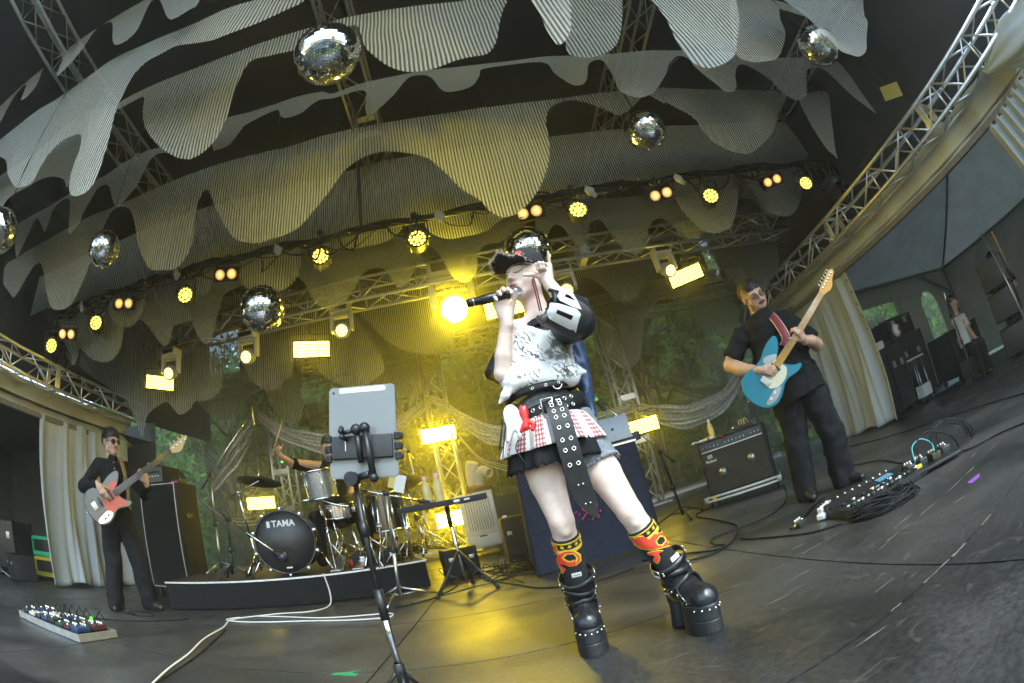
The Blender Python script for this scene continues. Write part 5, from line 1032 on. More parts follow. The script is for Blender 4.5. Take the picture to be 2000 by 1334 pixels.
o = MB().tube(spline([(.1, .1, .98), (.12, .06, 1.1), (.17, .0, 1.15), (.24, -.08, 1.1)], 5), .065, 16, cap=False).build('duct', PIPE, fc); MB().lathe([(.0001, -.03), (.06, -.03)], (.24, -.08, 1.1), (.5, -.7, -.4), 16).build('outlet', mat('outlet_dark', (.25, .17, .07), .6), fc)
MB().lathe([(.066, -.01), (.07, .02), (.062, .03)], (.24, -.08, 1.1), (.5, -.7, -.4), 18).build('outlet_rim', PIPE, fc)

# ================================================================== black gear boxes behind the kit
def gear_box(name, label, p, d, rz=0., m=TOLEX, trim=True):
    t = thing(name, label, 'case', p, rz); MB().box((0, 0, d[2] / 2), d, bev=.012).build('body', m, t)
    MB().box((0, -d[1] / 2 - .004, d[2] * .68), (d[0] * .96, .01, .012)).build('lid_seam', DARK, t)
    for s in (-.3, .3): MB().box((s * d[0], -d[1] / 2 - .008, d[2] * .66), (.05, .012, .04), bev=.003).build('latch', STEEL, t)
    return t
gear_box('equipment_case', 'dark plastic tool case lying on the riser right of the tablet stand', RP(2.15, .45, .27), (.5, .34, .13), RA)
t = thing('water_cup', 'red cup standing on the riser beside the tool case', 'cup', RP(1.9, .35, .27)); MB().lathe([(.0001, 0), (.025, 0), (.035, .09), (.033, .09), (.024, .005)], n=16).build('body', RED, t)
gear_box('equipment_case', 'black gear box on the floor between the cooler and the cloth table', (.02, 5.1, 0), (.34, .3, .5), .1)
gear_box('monitor_speaker', 'black equipment behind the cooler at the table edge', (.05, 5.6, .0), (.4, .34, .75), -.1)
gear_box('power_box', 'black power distribution box at the right foot of the riser', (-.62, 4.75, 0), (.34, .3, .3), .3)
t = thing('cable_heap', 'heap of thin tangled cables on the riser corner beside the bottle table', 'cables', RP(2.4, .7, .27)); rr = random.Random(9)
for k in range(34):
    q = [Vector((rr.gauss(0, .13), rr.gauss(0, .16), rr.uniform(.0, .1)))]
    for j in range(5): q.append(Vector((q[-1].x * .7 + rr.gauss(0, .12), q[-1].y * .7 + rr.gauss(0, .12), max(0.005, rr.uniform(0, .16)))))
    MB().tube(spline(q, 4), rr.choice((.003, .004, .005)), 4).build('cable', rr.choice((CABLE, CABLE, mat('yellow_cable', (.4, .3, .05), .5), mat('green_cable', (.01, .06, .035), .5))), t)
t = thing('cable_heap', 'heap of black and coloured cables on the floor left of the cloth table', 'cables', (-.02, 4.35, 0))
for k in range(26):
    q = [Vector((rr.gauss(0, .16), rr.gauss(0, .22), rr.uniform(0, .03)))]
    for j in range(5): q.append(Vector((q[-1].x + rr.gauss(0, .14), q[-1].y + rr.gauss(0, .14), max(.005, rr.gauss(.05, .06)))))
    MB().tube(spline(q, 4), rr.choice((.004, .006)), 5).build('cable', rr.choice((CABLE, CABLE, CABLE, CABLE, CABLE, mat('dark_red_cable', (.12, .01, .01), .5), mat('green_cable', (.01, .06, .035), .5))), t)
t = thing('drum_stick_bag', 'bag of pale drumsticks on the right of the riser', 'bag', RP(2.25, 1.05, .27), RA); MB().box((0, 0, .12), (.14, .1, .24), (.1, .1, 0), bev=.03).build('bag', TOLEX, t)
for k in range(6): MB().cyl((-.05 + k * .02, 0, .2), (-.06 + k * .025, .01, .42 + .02 * (k % 3)), .007, n=7).build('drumstick', WOOD, t)
t = thing('set_list', 'white and yellow paper clipped to a stand right of the tablet', 'paper', (-.9, 3.86, .98)); MB().box((.04, 0, 0), (.09, .003, .15), (0, .35, .2)).build('sheet', PAPER, t); MB().box((-.02, .004, .03), (.07, .003, .11), (0, .35, .2)).build('yellow_sheet', mat('yellow_paper', (.6, .5, .15), .7), t)

# ================================================================== cables on the deck
def cable(label, pts, r, m, name='cable'):
    P = spline([(x, y, r + .002) for x, y in pts] if len(pts[0]) == 2 else pts, 6); return tag(MB().tube(P, r, 6).build(name, m), label, 'cable')
cable('white cable running down from the riser and snaking along the floor to the front', [(-1.72, 3.86, .29), (-1.69, 3.84, .12), (-1.68, 3.74, .012), (-1.75, 3.5, .008), (-2.05, 3.4, .008), (-2.3, 3.12, .008), (-2.18, 2.79, .008), (-2.07, 2.4, .008), (-1.89, 2.0, .008), (-1.77, 1.67, .008), (-1.6, 1.3, .008)], .0065, WCABLE)
cable('white cable loop on the floor in front of the riser', [(-2.3, 3.22), (-2.36, 3.1), (-2.2, 3.04), (-1.95, 3.06), (-1.6, 3.1), (-1.18, 3.06), (-.98, 3.06), (-.95, 3.12), (-1.03, 3.21), (-1.5, 3.2), (-1.9, 3.28), (-2.2, 3.3)], .006, WCABLE)
cable('black cable running beside the white cable at the front left', [(-2.12, 2.74), (-2.0, 2.45), (-1.82, 2.0), (-1.7, 1.6), (-1.6, 1.25)], .005, CABLE)
cable('black cable curling from the guitar amplifier across the yellow reflection', [(2.1, 4.8), (1.8, 4.55), (1.69, 3.8), (1.57, 3.18), (1.3, 2.77), (1.09, 2.65), (.9, 2.75)], .007, CABLE)
cable('black cable looping on the floor right of the singer\'s legs', [(2.72, 4.2), (2.2, 3.4), (1.79, 3.07), (1.35, 3.12), (1.23, 2.9), (1.24, 2.75), (1.15, 2.72), (1.03, 2.95), (.8, 3.2)], .0065, CABLE)
cable('black cable from the loops to the guitarist\'s pedals', [(1.43, 2.89), (1.36, 2.7), (1.44, 2.3), (1.5, 2.1), (1.62, 1.98)], .0065, CABLE)
cable('long black cable from the pedals to the right edge', [(2.6, 1.9), (2.62, 1.66), (2.76, 1.49), (2.79, 1.2), (2.6, .6)], .006, CABLE)
cable('black cable on the floor behind the guitarist\'s shoes', [(3.4, 3.9), (3.05, 3.45), (3.0, 2.95), (2.7, 2.4), (2.62, 2.05)], .006, CABLE)
cable('black cable far right along the tent opening', [(4.3, 5.2), (4.15, 3.9), (4.07, 2.45), (3.79, 1.66), (3.6, 1.0)], .006, CABLE)
cable('black cable from the bottle table to the singer\'s boots', [(-.35, 4.1), (-.1, 3.6), (.1, 3.2), (.4, 3.0), (.7, 3.05)], .006, CABLE)
cable('black cable on the floor behind the bass player\'s pedals', [(-4.2, 2.6), (-3.7, 2.35), (-3.3, 2.45), (-2.9, 2.75), (-2.7, 3.0)], .006, CABLE)
cable('black cable coiled near the bass player\'s shoe', [(-3.5, 2.9), (-3.25, 2.85), (-3.1, 2.95), (-3.3, 3.05), (-3.5, 2.98), (-3.3, 2.88)], .005, CABLE)
cable('cable from the kit to the bottle table foot', [(-.75, 4.4), (-.6, 4.1), (-.75, 3.6), (-1.0, 3.4)], .006, CABLE)
def tape(label, poly, m): return tag(MB().prism(poly, .0012, z0=.0008).build('tape', m), label, 'tape')
tape('scrap of green tape on the floor left of the tablet stand foot', [(-.93, 1.86), (-.8, 1.84), (-.79, 1.87), (-.83, 1.88), (-.8, 1.92), (-.85, 1.9), (-.92, 1.885)], GREENT)
tape('scrap of purple tape on the floor at the right', [(1.97, 1.28), (2.04, 1.27), (2.1, 1.3), (2.03, 1.32), (2.0, 1.33), (1.98, 1.31)], PURPLET)

# ================================================================== pedalboards
def pedal(t, x, y, w, d, h, col, z=.05, name='pedal', knobs=3):
    p = MB().box((x, y, z + h / 2), (w, d, h), bev=.006).build(name, mat('pedal_%02d%02d%02d' % tuple(int(q * 99) for q in col), col, .4, noise=.1), t)
    for k in range(knobs): MB().cyl((x - w * .3 + k * w * .3, y + d * .25, z + h), (x - w * .3 + k * w * .3, y + d * .25, z + h + .014), .007, n=8).build('knob', BLACK if sum(col) > .5 else PAPER, p)
    MB().cyl((x, y - d * .3, z + h), (x, y - d * .3, z + h + .012), .01, n=8).build('switch', CHROME, p)
pb = thing('pedalboard', 'silver-edged pedalboard crowded with colourful pedals at the bottom left', 'pedalboard', (-3.16, 1.9, 0), -.03)
MB().box((0, 0, .03), (1.0, .34, .03), bev=.004).build('board', DARK, pb)
for y in (-.175, .175): MB().box((0, y, .03), (1.02, .014, .05)).build('edge_profile', ALU, pb)
for x in (-.51, .51): MB().box((x, 0, .03), (.014, .36, .05)).build('edge_profile', mat('raw_wood_edge', (.22, .2, .15), .6, noise=.2), pb)
rr = random.Random(3); cols = ((.02, .02, .025), (.015, .03, .07), (.06, .015, .02), (.4, .39, .35), (.02, .02, .02), (.015, .04, .1), (.03, .03, .03), (.015, .05, .03))
for i in range(8):
    for j in range(2): pedal(pb, -.43 + i * .12, -.08 + j * .16, .075 + rr.random() * .03, .125, .025 + rr.random() * .015, cols[(i * 3 + j * 5) % 8])
MB().lathe([(.012, 0), (.014, .01), (.012, .025), (.0001, .03)], (.36, .08, .105), n=10).build('green_knob', emat('green_glow', (.15, 1, .05), .8), pb)
for k in range(12): 
    a = Vector((rr.uniform(-.48, .45), rr.uniform(-.15, .15), .1)); MB().tube(spline([a, a + Vector((.04, .03, .06)), a + Vector((.09, .0, .06)), a + Vector((.12, .02, -.0))], 4), .004, 5).build('patch_cable', CABLE, pb)
fx = thing('floor_effects_unit', 'wide black floor effects processor covered with switches and plugs at the right', 'effects unit', (2.02, 2.06, 0), -.17)
MB().prism([(-.33, -.15), (.33, -.15), (.33, .15), (-.33, .15)], .05, z0=.006).build('case', BLACK, fx); MB().box((0, .1, .064), (.66, .1, .02), (.15, 0, 0)).build('raised_panel', DARK, fx)
for r in range(2):
    for k in range(8): MB().cyl((-.27 + k * .077, -.1 + r * .1, .056), (-.27 + k * .077, -.1 + r * .1, .078), .014, n=10).build('footswitch', CHROME if k % 2 else DARK, fx)
for k in range(7): MB().box((-.25 + k * .08, -.05, .058), (.05, .012, .004)).build('scribble_display', emat('pale_display', (.5, .75, .8), .35), fx)
MB().box((.12, .07, .08), (.12, .06, .004), (.15, 0, 0)).build('screen', emat('blue_display', (.15, .4, .6), .25), fx)
for k in range(9): MB().cyl((-.28 + k * .06, .14, .085), (-.28 + k * .06, .15, .1), .008, n=8).build('knob', STEEL, fx)
for k in range(4): MB().box((.0 + k * .05, .155, .05), (.03, .012, .006)).build('status_light', emat('green_status', (.25, 1, .2), .6), fx)
tm = text_mesh('HELIX', .03, .0006); tm.materials.clear(); tm.materials.append(PAPER); link('lettering', tm, fx, Matrix.Translation((.05, .03, .0585)))
pb2 = thing('small_pedalboard', 'small black pedalboard with a teal patch cable right of the effects processor', 'pedalboard', (2.44, 1.93, 0), -.5)
MB().box((0, 0, .03), (.42, .3, .02), bev=.004).build('board', BLACK, pb2)
for i in range(4): pedal(pb2, -.15 + i * .1, .03 * (i % 2), .07, .12, .045, ((.02, .02, .02), (.03, .03, .03), (.05, .04, .02), (.02, .03, .03))[i], .04)
MB().tube(spline([(-.1, 0, .08), (-.08, .05, .17), (.0, .06, .19), (.06, .02, .14), (.05, -.03, .08)], 5), .005, 6).build('teal_cable', mat('teal_cable', (.05, .4, .4), .4), pb2)
MB().box((-.12, -.1, .065), (.04, .03, .02)).build('yellow_plug', YELLOWT, pb2)
for k in range(5):
    a = Vector((rr.uniform(-.2, .15), rr.uniform(-.1, .1), .08)); MB().tube(spline([a, a + Vector((.03, .05, .12)), a + Vector((.15, .08, .14)), a + Vector((.3, .05, .05)), a + Vector((.4, .15, -.07))], 5), .006, 6).build('cable', CABLE, pb2)
ps = thing('power_strip', 'white power strip with plugs beside the coiled cable', 'power strip', (1.76, 2.3, 0), .5)
MB().box((0, 0, .025), (.2, .055, .035), bev=.008).build('body', PAPER, ps)
for k in range(4): MB().box((-.07 + k * .045, .005, .06), (.028, .034, .04), (0, .2 * (k - 1), 0), bev=.005).build('plug', PAPER if k % 2 else OFFWHITE, ps)
for k in range(4): MB().tube(spline([(-.07 + k * .045, .01, .08), (-.06 + k * .045, .05, .1), (-.1 + k * .05, .15, .03), (-.15 + k * .08, .2, .008)], 4), .004, 5).build('cable', CABLE, ps)
t = thing('effect_pedal', 'tiny pedal with brass plugs beside the power strip', 'pedal', (1.6, 2.38, 0), .4); pedal(t, 0, 0, .09, .06, .04, (.03, .035, .02), 0.0); MB().cyl((-.05, 0, .03), (-.09, -.01, .03), .009, n=8).build('plug', mat('brass', (.6, .45, .2), .3, .9), t)
co = thing('coiled_cable', 'coil of black cable in front of the effects processor', 'cable coil', (1.82, 1.82, 0), -.6)
rr = random.Random(12)
for k in range(11):
    rx, ry = .2 + rr.uniform(-.04, .04), .11 + rr.uniform(-.03, .03); P = [(rx * math.cos(a) + rr.uniform(-.01, .01), ry * math.sin(a) + rr.uniform(-.008, .008), .008 + .006 * k * rr.random() + .012 * (1 + math.sin(a + k))) for a in [2 * PI * q / 14 for q in range(14)]]
    MB().tube(spline(P, 3, True), .0055, 6).build('loop', CABLE, co)
# ================================================================== side stage clutter
def flight_case(label, p, d, rz=0., wheels=True):
    t = thing('flight_case', label, 'flight case', p, rz); z0 = .1 if wheels else 0; MB().box((0, 0, z0 + d[2] / 2), (d[0], d[1], d[2]), bev=.01).build('body', mat('black_laminate', (.015, .015, .016), .4, noise=.3), t)
    for sx in (-1, 1):
        for sy in (-1, 1):
            MB().box((sx * d[0] / 2, sy * d[1] / 2, z0 + d[2] / 2), (.03, .03, d[2])).build('edge_profile', DARK, t)
            if wheels: MB().cyl((sx * (d[0] / 2 - .08) - .015, sy * (d[1] / 2 - .08), .05), (sx * (d[0] / 2 - .08) + .015, sy * (d[1] / 2 - .08), .05), .05, n=12).build('wheel', RUBBER, t)
    for s in (-.25, .25): MB().box((s * d[0], -d[1] / 2 - .006, z0 + d[2] * .7), (.09, .012, .1), bev=.004).build('latch', STEEL, t)
    return t
flight_case('tall black flight case just beyond the grommet edge of the right curtain', (5.75, 4.95, 0), (.6, .55, .95), .2)
t = thing('paper_cup', 'white paper cup box on the tall flight case', 'cup', (5.75, 4.9, 1.06)); MB().box((0, 0, .06), (.14, .1, .12), (0, 0, .3), bev=.004).build('box', PAPER, t)
flight_case('black flight case with a stencil mark under the second tent window', (6.75, 5.3, 0), (.8, .6, 1.05), -.1)
flight_case('dark blue storage box on top of the stencilled flight case', (6.75, 5.3, 1.16), (.7, .45, .34), -.1, False)
t = thing('paper_bag', 'crumpled white and red bag on the stencilled flight case', 'bag', (6.4, 4.95, 1.16)); MB().sphere((0, 0, .1), .1, 10, sc=(1, .7, 1.1)).build('bag', PAPER, t); MB().sphere((.02, -.05, .1), .045, 8).build('red_print', RED, t)
t = thing('small_table', 'small side table with bottles between the flight cases', 'table', (6.25, 4.7, 0)); MB().box((0, 0, .72), (.3, .3, .025)).build('top', OFFWHITE, t)
for sx in (-.12, .12):
    for sy in (-.12, .12): MB().cyl((sx, sy, 0), (sx * .8, sy * .8, .71), .012, n=6).build('leg', STEEL, t)
MB().box((0, 0, .2), (.26, .26, .18)).build('shelf_box', OFFWHITE, t)
flight_case('long dark flight case in front of the seated crew figure', (7.7, 4.6, 0), (1.0, .6, .75), -.15)
t = thing('instrument_rack', 'tall rack of cases and stands at the right edge beside the crew member', 'rack', (7.0, 2.9, 0), .3)
for z in (.25, .75, 1.2): MB().box((.0, 0, z), (.7, .5, .4), bev=.02).build('case', BLACK, t)
for x in (-.4, .4): MB().cyl((x, -.3, 0), (x * .9, -.1, 1.75), .014, n=8).build('pole', ALU, t)
MB().box((-.1, -.26, 1.12), (.5, .02, .03), (0, .2, 0)).build('red_strap', RED, t); MB().box((.1, -.27, 1.5), (.05, .03, .5), (0, -.3, 0)).build('wooden_neck', WOOD, t)
t = boom_stand('thin microphone stand on the dark side stage at the right', (6.1, 3.5, 0), (5.95, 3.45, 1.2), (5.9, 3.4, 1.3), (6.0, 3.5, 1.0), BLACK)
for z, c_, lb in ((.3, (.02, .4, .2), 'green plastic crate stacked on a yellow one behind the left curtain'), (.0, (.5, .42, .02), 'yellow plastic crate under the green one behind the left curtain')):
    t = thing('plastic_crate', lb, 'crate', (-6.7, 4.05, z + .05), .2); m = mat('crate' + str(z), c_, .5)
    MB().box((0, 0, .01), (.5, .36, .02)).build('floor', m, t)
    for x in (-.24, .24): MB().box((x, 0, .14), (.02, .36, .27)).build('end_panel', m, t)
    for y in (-.17, .17):
        for zz in (.04, .26): MB().box((0, y, zz), (.46, .02, .05)).build('rail', m, t)
    MB().box((0, 0, .14), (.44, .3, .22)).build('contents', BLACK, t)
flight_case('black flight case in the dark at the far left edge', (-7.3, 3.6, 0), (.6, .5, .7), .3)
gear_box('equipment_case', 'low dark case beside the far left flight case', (-6.5, 3.3, 0), (.45, .4, .35), -.2)
t = boom_stand('thin microphone stand in the dark left side tent', (-6.9, 3.0, 0), (-6.95, 3.0, .95), (-6.8, 3.0, 1.1), (-7.0, 3.0, .85), STEEL)

# ================================================================== smooth bodies: distance fields turned into one continuous surface
class SDF:
    def __init__(s): s.P = []
    def cone(s, a, b, ra, rb, k=.02, m=0, cap=False, op='u'):
        s.P.append(('c', np.array(a, np.float32), np.array(b, np.float32), float(ra), float(rb), float(k), m, cap, op)); return s
    def ell(s, c, r, R=None, k=.02, m=0, op='u'):
        s.P.append(('e', np.array(c, np.float32), np.array(r, np.float32), np.array(R if R is not None else np.eye(3), np.float32), 0., float(k), m, False, op)); return s
    def box(s, c, hf, R=None, rd=.01, k=.01, m=0, op='u'):
        s.P.append(('b', np.array(c, np.float32), np.array(hf, np.float32), np.array(R if R is not None else np.eye(3), np.float32), float(rd), float(k), m, False, op)); return s
    @staticmethod
    def d(p, X):
        if p[0] == 'c':
            a, b = p[1], p[2]; ab = b - a; L2 = float(ab @ ab) + 1e-12; L = L2 ** .5
            t = ((X - a) @ ab) / L2; tc = np.clip(t, 0, 1)
            q = X - a - tc[..., None] * ab; r = p[3] + (p[4] - p[3]) * tc
            if not p[7]: return np.sqrt((q * q).sum(-1)) - r
            q = X - a - t[..., None] * ab; dr = np.sqrt((q * q).sum(-1)) - r; da = np.maximum(-t, t - 1) * L
            return np.maximum(dr, da - .004)
        Y = (X - p[1]) @ p[3]
        if p[0] == 'e':
            k0 = np.sqrt(((Y / p[2]) ** 2).sum(-1)) + 1e-9; k1 = np.sqrt(((Y / p[2] ** 2) ** 2).sum(-1)) + 1e-9; return k0 * (k0 - 1) / k1
        q = np.abs(Y) - (p[2] - p[4]); return np.sqrt((np.maximum(q, 0) ** 2).sum(-1)) + np.minimum(q.max(-1), 0) - p[4]
    @staticmethod
    def bb(p):
        if p[0] == 'c': return np.minimum(p[1] - p[3], p[2] - p[4]), np.maximum(p[1] + p[3], p[2] + p[4])
        e = np.abs(p[3]) @ p[2]; return p[1] - e, p[1] + e
    @staticmethod
    def mix(D, d, p):
        if p[8] == 's': return np.maximum(D, -d)
        k = p[5]
        if k <= 0: return np.minimum(D, d)
        h_ = np.maximum(k - np.abs(D - d), 0) / k; return np.minimum(D, d) - h_ * h_ * k * .25
    def at(s, X):
        X = np.asarray(X, np.float32); D = np.full(X.shape[:-1], 9., np.float32)
        for p in s.P: D = s.mix(D, s.d(p, X), p)
        return D
    def grad(s, X, e=.002):
        g = np.stack([s.at(X + np.eye(3)[i] * e) - s.at(X - np.eye(3)[i] * e) for i in range(3)], -1); return g / (np.linalg.norm(g, axis=-1, keepdims=True) + 1e-9)
    def mesh(s, h, disp=None):
        B = [s.bb(p) for p in s.P if p[8] == 'u']; lo = np.min([b[0] for b in B], 0) - 3 * h - .01; hi = np.max([b[1] for b in B], 0) + 3 * h + .01
        n = np.ceil((hi - lo) / h).astype(int) + 1; ax = [lo[i] + h * np.arange(n[i], dtype=np.float32) for i in range(3)]
        D = np.full(n, 9., np.float32)
        for p in s.P:
            b = s.bb(p); mg = p[5] + 3 * h
            i0 = np.clip(np.floor((b[0] - mg - lo) / h).astype(int), 0, n); i1 = np.clip(np.ceil((b[1] + mg - lo) / h).astype(int) + 1, 0, n)
            if np.any(i1 <= i0): continue
            X = np.stack(np.meshgrid(*[ax[i][i0[i]:i1[i]] for i in range(3)], indexing='ij'), -1); sl = tuple(slice(i0[i], i1[i]) for i in range(3))
            D[sl] = s.mix(D[sl], s.d(p, X), p)
        if disp is not None:
            idx = np.argwhere(np.abs(D) < .06); X = lo + idx * h; D[tuple(idx.T)] += disp(X.astype(np.float32)).astype(np.float32)
        neg = D < 0; acc = {}
        m = n - 1; A = np.zeros((*m, 3), np.float32); Cn = np.zeros(m, np.float32)
        for a in range(3):
            o = [i for i in range(3) if i != a]
            for u in (0, 1):
                for v in (0, 1):
                    s0 = [None] * 3; s1 = [None] * 3; s0[a] = slice(0, m[a]); s1[a] = slice(1, n[a])
                    for q, w in zip(o, (u, v)): s0[q] = slice(w, w + m[q]); s1[q] = slice(w, w + m[q])
                    s0, s1 = tuple(s0), tuple(s1); cr = neg[s0] != neg[s1]; ii = np.nonzero(cr)
                    d0 = D[s0][ii]; d1 = D[s1][ii]; t = d0 / (d0 - d1)
                    off = np.zeros((len(t), 3), np.float32); off[:, a] = t; off[:, o[0]] = u; off[:, o[1]] = v
                    A[ii] += off; Cn[ii] += 1
        act = np.argwhere(Cn > 0); idm = np.full(m, -1, np.int64); idm[tuple(act.T)] = np.arange(len(act))
        V = lo + h * (act + A[tuple(act.T)] / Cn[tuple(act.T)][:, None]); F = []
        for a in range(3):
            o = [(a + 1) % 3, (a + 2) % 3]; s0 = [slice(1, m[i]) for i in range(3)]; s1 = list(s0); s0[a] = slice(0, m[a]); s1[a] = slice(1, n[a])
            n0, n1 = neg[tuple(s0)], neg[tuple(s1)]; e = np.argwhere(n0 != n1)
            if len(e) == 0: continue
            fl = n0[tuple(e.T)]; c = e.copy(); c[:, o[0]] += 1; c[:, o[1]] += 1
            def g(du, dv): q = c.copy(); q[:, o[0]] -= du; q[:, o[1]] -= dv; return idm[tuple(q.T)]
            Q = np.stack([g(1, 1), g(0, 1), g(0, 0), g(1, 0)], 1); Q[~fl] = Q[~fl][:, ::-1]; F.append(Q)
        F = np.concatenate(F); F = F[(F >= 0).all(1)]
        U = [p for p in s.P if p[8] == 'u']
        if any(p[6] != 0 for p in U):
            bd = np.full(len(V), 9., np.float32); bm = np.zeros(len(V), int)
            for p in U:
                d = s.d(p, V.astype(np.float32)); w = d < bd - (.0005 if p[6] else 0); bd[w] = d[w]; bm[w] = p[6]
            fm = bm[F[:, 0]]
        else: fm = np.zeros(len(F), int)
        return V, F, fm
def sdf_obj(name, parts, mats, parent, recolor=None):
    VV = []; FF = []; MM = []; o = 0
    for (s, h, disp) in parts:
        V, F, fm = s.mesh(h, disp)
        if recolor is not None: fm = recolor(V[F].mean(1), fm)
        VV.append(V); FF.append(F + o); MM.append(fm); o += len(V)
    V = np.concatenate(VV); F = np.concatenate(FF); M = np.concatenate(MM)
    me = bpy.data.meshes.new(name); me.vertices.add(len(V)); me.vertices.foreach_set('co', V.astype(np.float32).ravel()); me.loops.add(4 * len(F)); me.loops.foreach_set('vertex_index', F.astype(np.int32).ravel())
    me.polygons.add(len(F)); me.polygons.foreach_set('loop_start', np.arange(0, 4 * len(F), 4, dtype=np.int32)); me.polygons.foreach_set('loop_total', np.full(len(F), 4, np.int32))
    for m in mats: me.materials.append(m)
    me.polygons.foreach_set('material_index', M.astype(np.int32)); me.polygons.foreach_set('use_smooth', np.ones(len(F), bool)); me.update(calc_edges=True); me.validate()
    return link(name, me, parent)
def folds(amp, f, seed=0., stretch=(1, 1, 1)):
    rg = np.random.default_rng(int(seed * 10) + 1); K = rg.normal(size=(5, 3)) * np.array(stretch); K /= np.linalg.norm(K, axis=1)[:, None]; ph = rg.uniform(0, 6, 5)
    def fn(X):
        w = .05 * np.sin(X[:, [2]] * 17 + seed) + .04 * np.sin(X[:, [0]] * 23 + seed * 2); s_ = 0
        for i in range(5): s_ = s_ + np.abs(np.sin((X @ K[i] + w[:, 0]) * f * (1 + .35 * i) + ph[i])) / (1 + .5 * i)
        return amp * (s_ * .5 - .7)
    return fn
CAMP = np.array(cam.matrix_world.translation); CAMR = np.array(cam.matrix_world.to_3x3())
def rays(px):
    px = np.asarray(px, float); x = px[:, 0] - 1000; y = 667 - px[:, 1]; r = np.hypot(x, y) + 1e-9; th = 2 * np.arcsin(r / (2 * 913.)); s_ = np.sin(th) / r
    return np.stack([x * s_, y * s_, -np.cos(th)], 1) @ CAMR.T
def trace(sdf, px, t0=.8):
    """points of a body's surface behind photograph coordinates, used to draw prints and trims on it"""
    Dv = rays(px); t = np.full(len(Dv), t0)
    for _ in range(70): t = t + np.clip(sdf.at(CAMP + Dv * t[:, None]), -.05, .2) * .9
    X = CAMP + Dv * t[:, None]; return X, np.abs(sdf.at(X)) < .004
def decal(name, sdf, poly, m, parent, off=.002, step=5., t0=.8, smooth=2, hole=None):
    P = [Vector((p.x, p.y)) for p in spline([(a, b, 0) for a, b in poly], smooth, True)] if smooth > 1 else [Vector(p) for p in poly]
    arr = np.array([(p.x, p.y) for p in P]); nb = len(P)
    gx, gy = np.meshgrid(np.arange(arr[:, 0].min(), arr[:, 0].max(), step), np.arange(arr[:, 1].min(), arr[:, 1].max(), step)); gx, gy = gx.ravel(), gy.ravel()
    def inside(gx, gy, arr):
        ins = np.zeros(len(gx), bool); j = len(arr) - 1
        for i in range(len(arr)):
            (xi, yi), (xj, yj) = arr[i], arr[j]; ins ^= ((yi > gy) != (yj > gy)) & (gx < (xj - xi) * (gy - yi) / (yj - yi + 1e-12) + xi); j = i
        return ins
    ok = inside(gx, gy, arr); edges = [(i, (i + 1) % nb) for i in range(nb)]; pts = P + [Vector((a, b)) for a, b in zip(gx[ok], gy[ok])]
    if hole:
        o = len(pts); pts += [Vector(q) for q in hole]; edges += [(o + i, o + (i + 1) % len(hole)) for i in range(len(hole))]
    vo, eo, fo, *_ = delaunay_2d_cdt(pts, edges, [list(range(nb))], 1, 1e-4)
    V2 = np.array([(v.x, v.y) for v in vo]); X, hit = trace(sdf, V2, t0); N_ = sdf.grad(X); X = X + N_ * off
    F = []
    H = np.array(hole) if hole else None
    for f in fo:
        if not all(hit[i] for i in f): continue
        if H is not None:
            c_ = V2[list(f)].mean(0)
            if inside(np.array([c_[0]]), np.array([c_[1]]), H)[0]: continue
        F.append(tuple(f)[::-1])
    if not F: return None
    par = list(range(len(X)))
    def fd(i):
        while par[i] != i: par[i] = par[par[i]]; i = par[i]
        return i
    for f in F:
        for i in f[1:]: par[fd(i)] = fd(f[0])
    from collections import Counter
    big = Counter(fd(f[0]) for f in F).most_common(1)[0][0]; F = [f for f in F if fd(f[0]) == big]
    us = sorted({i for f in F for i in f}); ix = {i: k for k, i in enumerate(us)}; X = X[us]; F = [tuple(ix[i] for i in f) for f in F]
    me = bpy.data.meshes.new(name); me.from_pydata(X.tolist(), [], F); me.update(); me.materials.append(m); me.polygons.foreach_set('use_smooth', [True] * len(F)); return link(name, me, parent)
def stroke(name, sdf, pts, w, m, parent, off=.002, t0=.8, n=5):
    P = [(p.x, p.y) for p in spline([(a, b, 0) for a, b in pts], n)]; X, hit = trace(sdf, P, t0); N_ = sdf.grad(X); X = X + N_ * off
    X = [Vector(x) for x, h_ in zip(X, hit) if h_]
    if len(X) < 2: return None
    return MB().tube(X, w, 6).build(name, m, parent)
def onb(f, u):
    f = Vector(f).normalized(); u = Vector(u); u = (u - f * u.dot(f)).normalized(); r = f.cross(u); return r, f, u
class Loc:
    """adds shapes to a field in a local frame: x = the person's right hand side seen from behind, y forward, z up"""
    def __init__(s, sdf, M): s.s = sdf; s.M = M; s.R = np.array(M.to_3x3().normalized()); s.k = M.to_scale()[0]
    def p(s, a): return np.array(s.M @ Vector(a))
    def cone(s, a, b, ra, rb, k=.02, m=0, cap=False, op='u'): s.s.cone(s.p(a), s.p(b), ra * s.k, rb * s.k, k * s.k, m, cap, op)
    def ell(s, c, r, k=.02, m=0, R=None, op='u'): s.s.ell(s.p(c), np.array(r) * s.k, s.R @ (R if R is not None else np.eye(3)), k * s.k, m, op)
def head_frame(c, f, u, sc=1.):
    r, f, u = onb(f, u); M = Matrix((r, f, u)).transposed().to_4x4(); M.translation = Vector(c); return M @ Matrix.Scale(sc, 4)
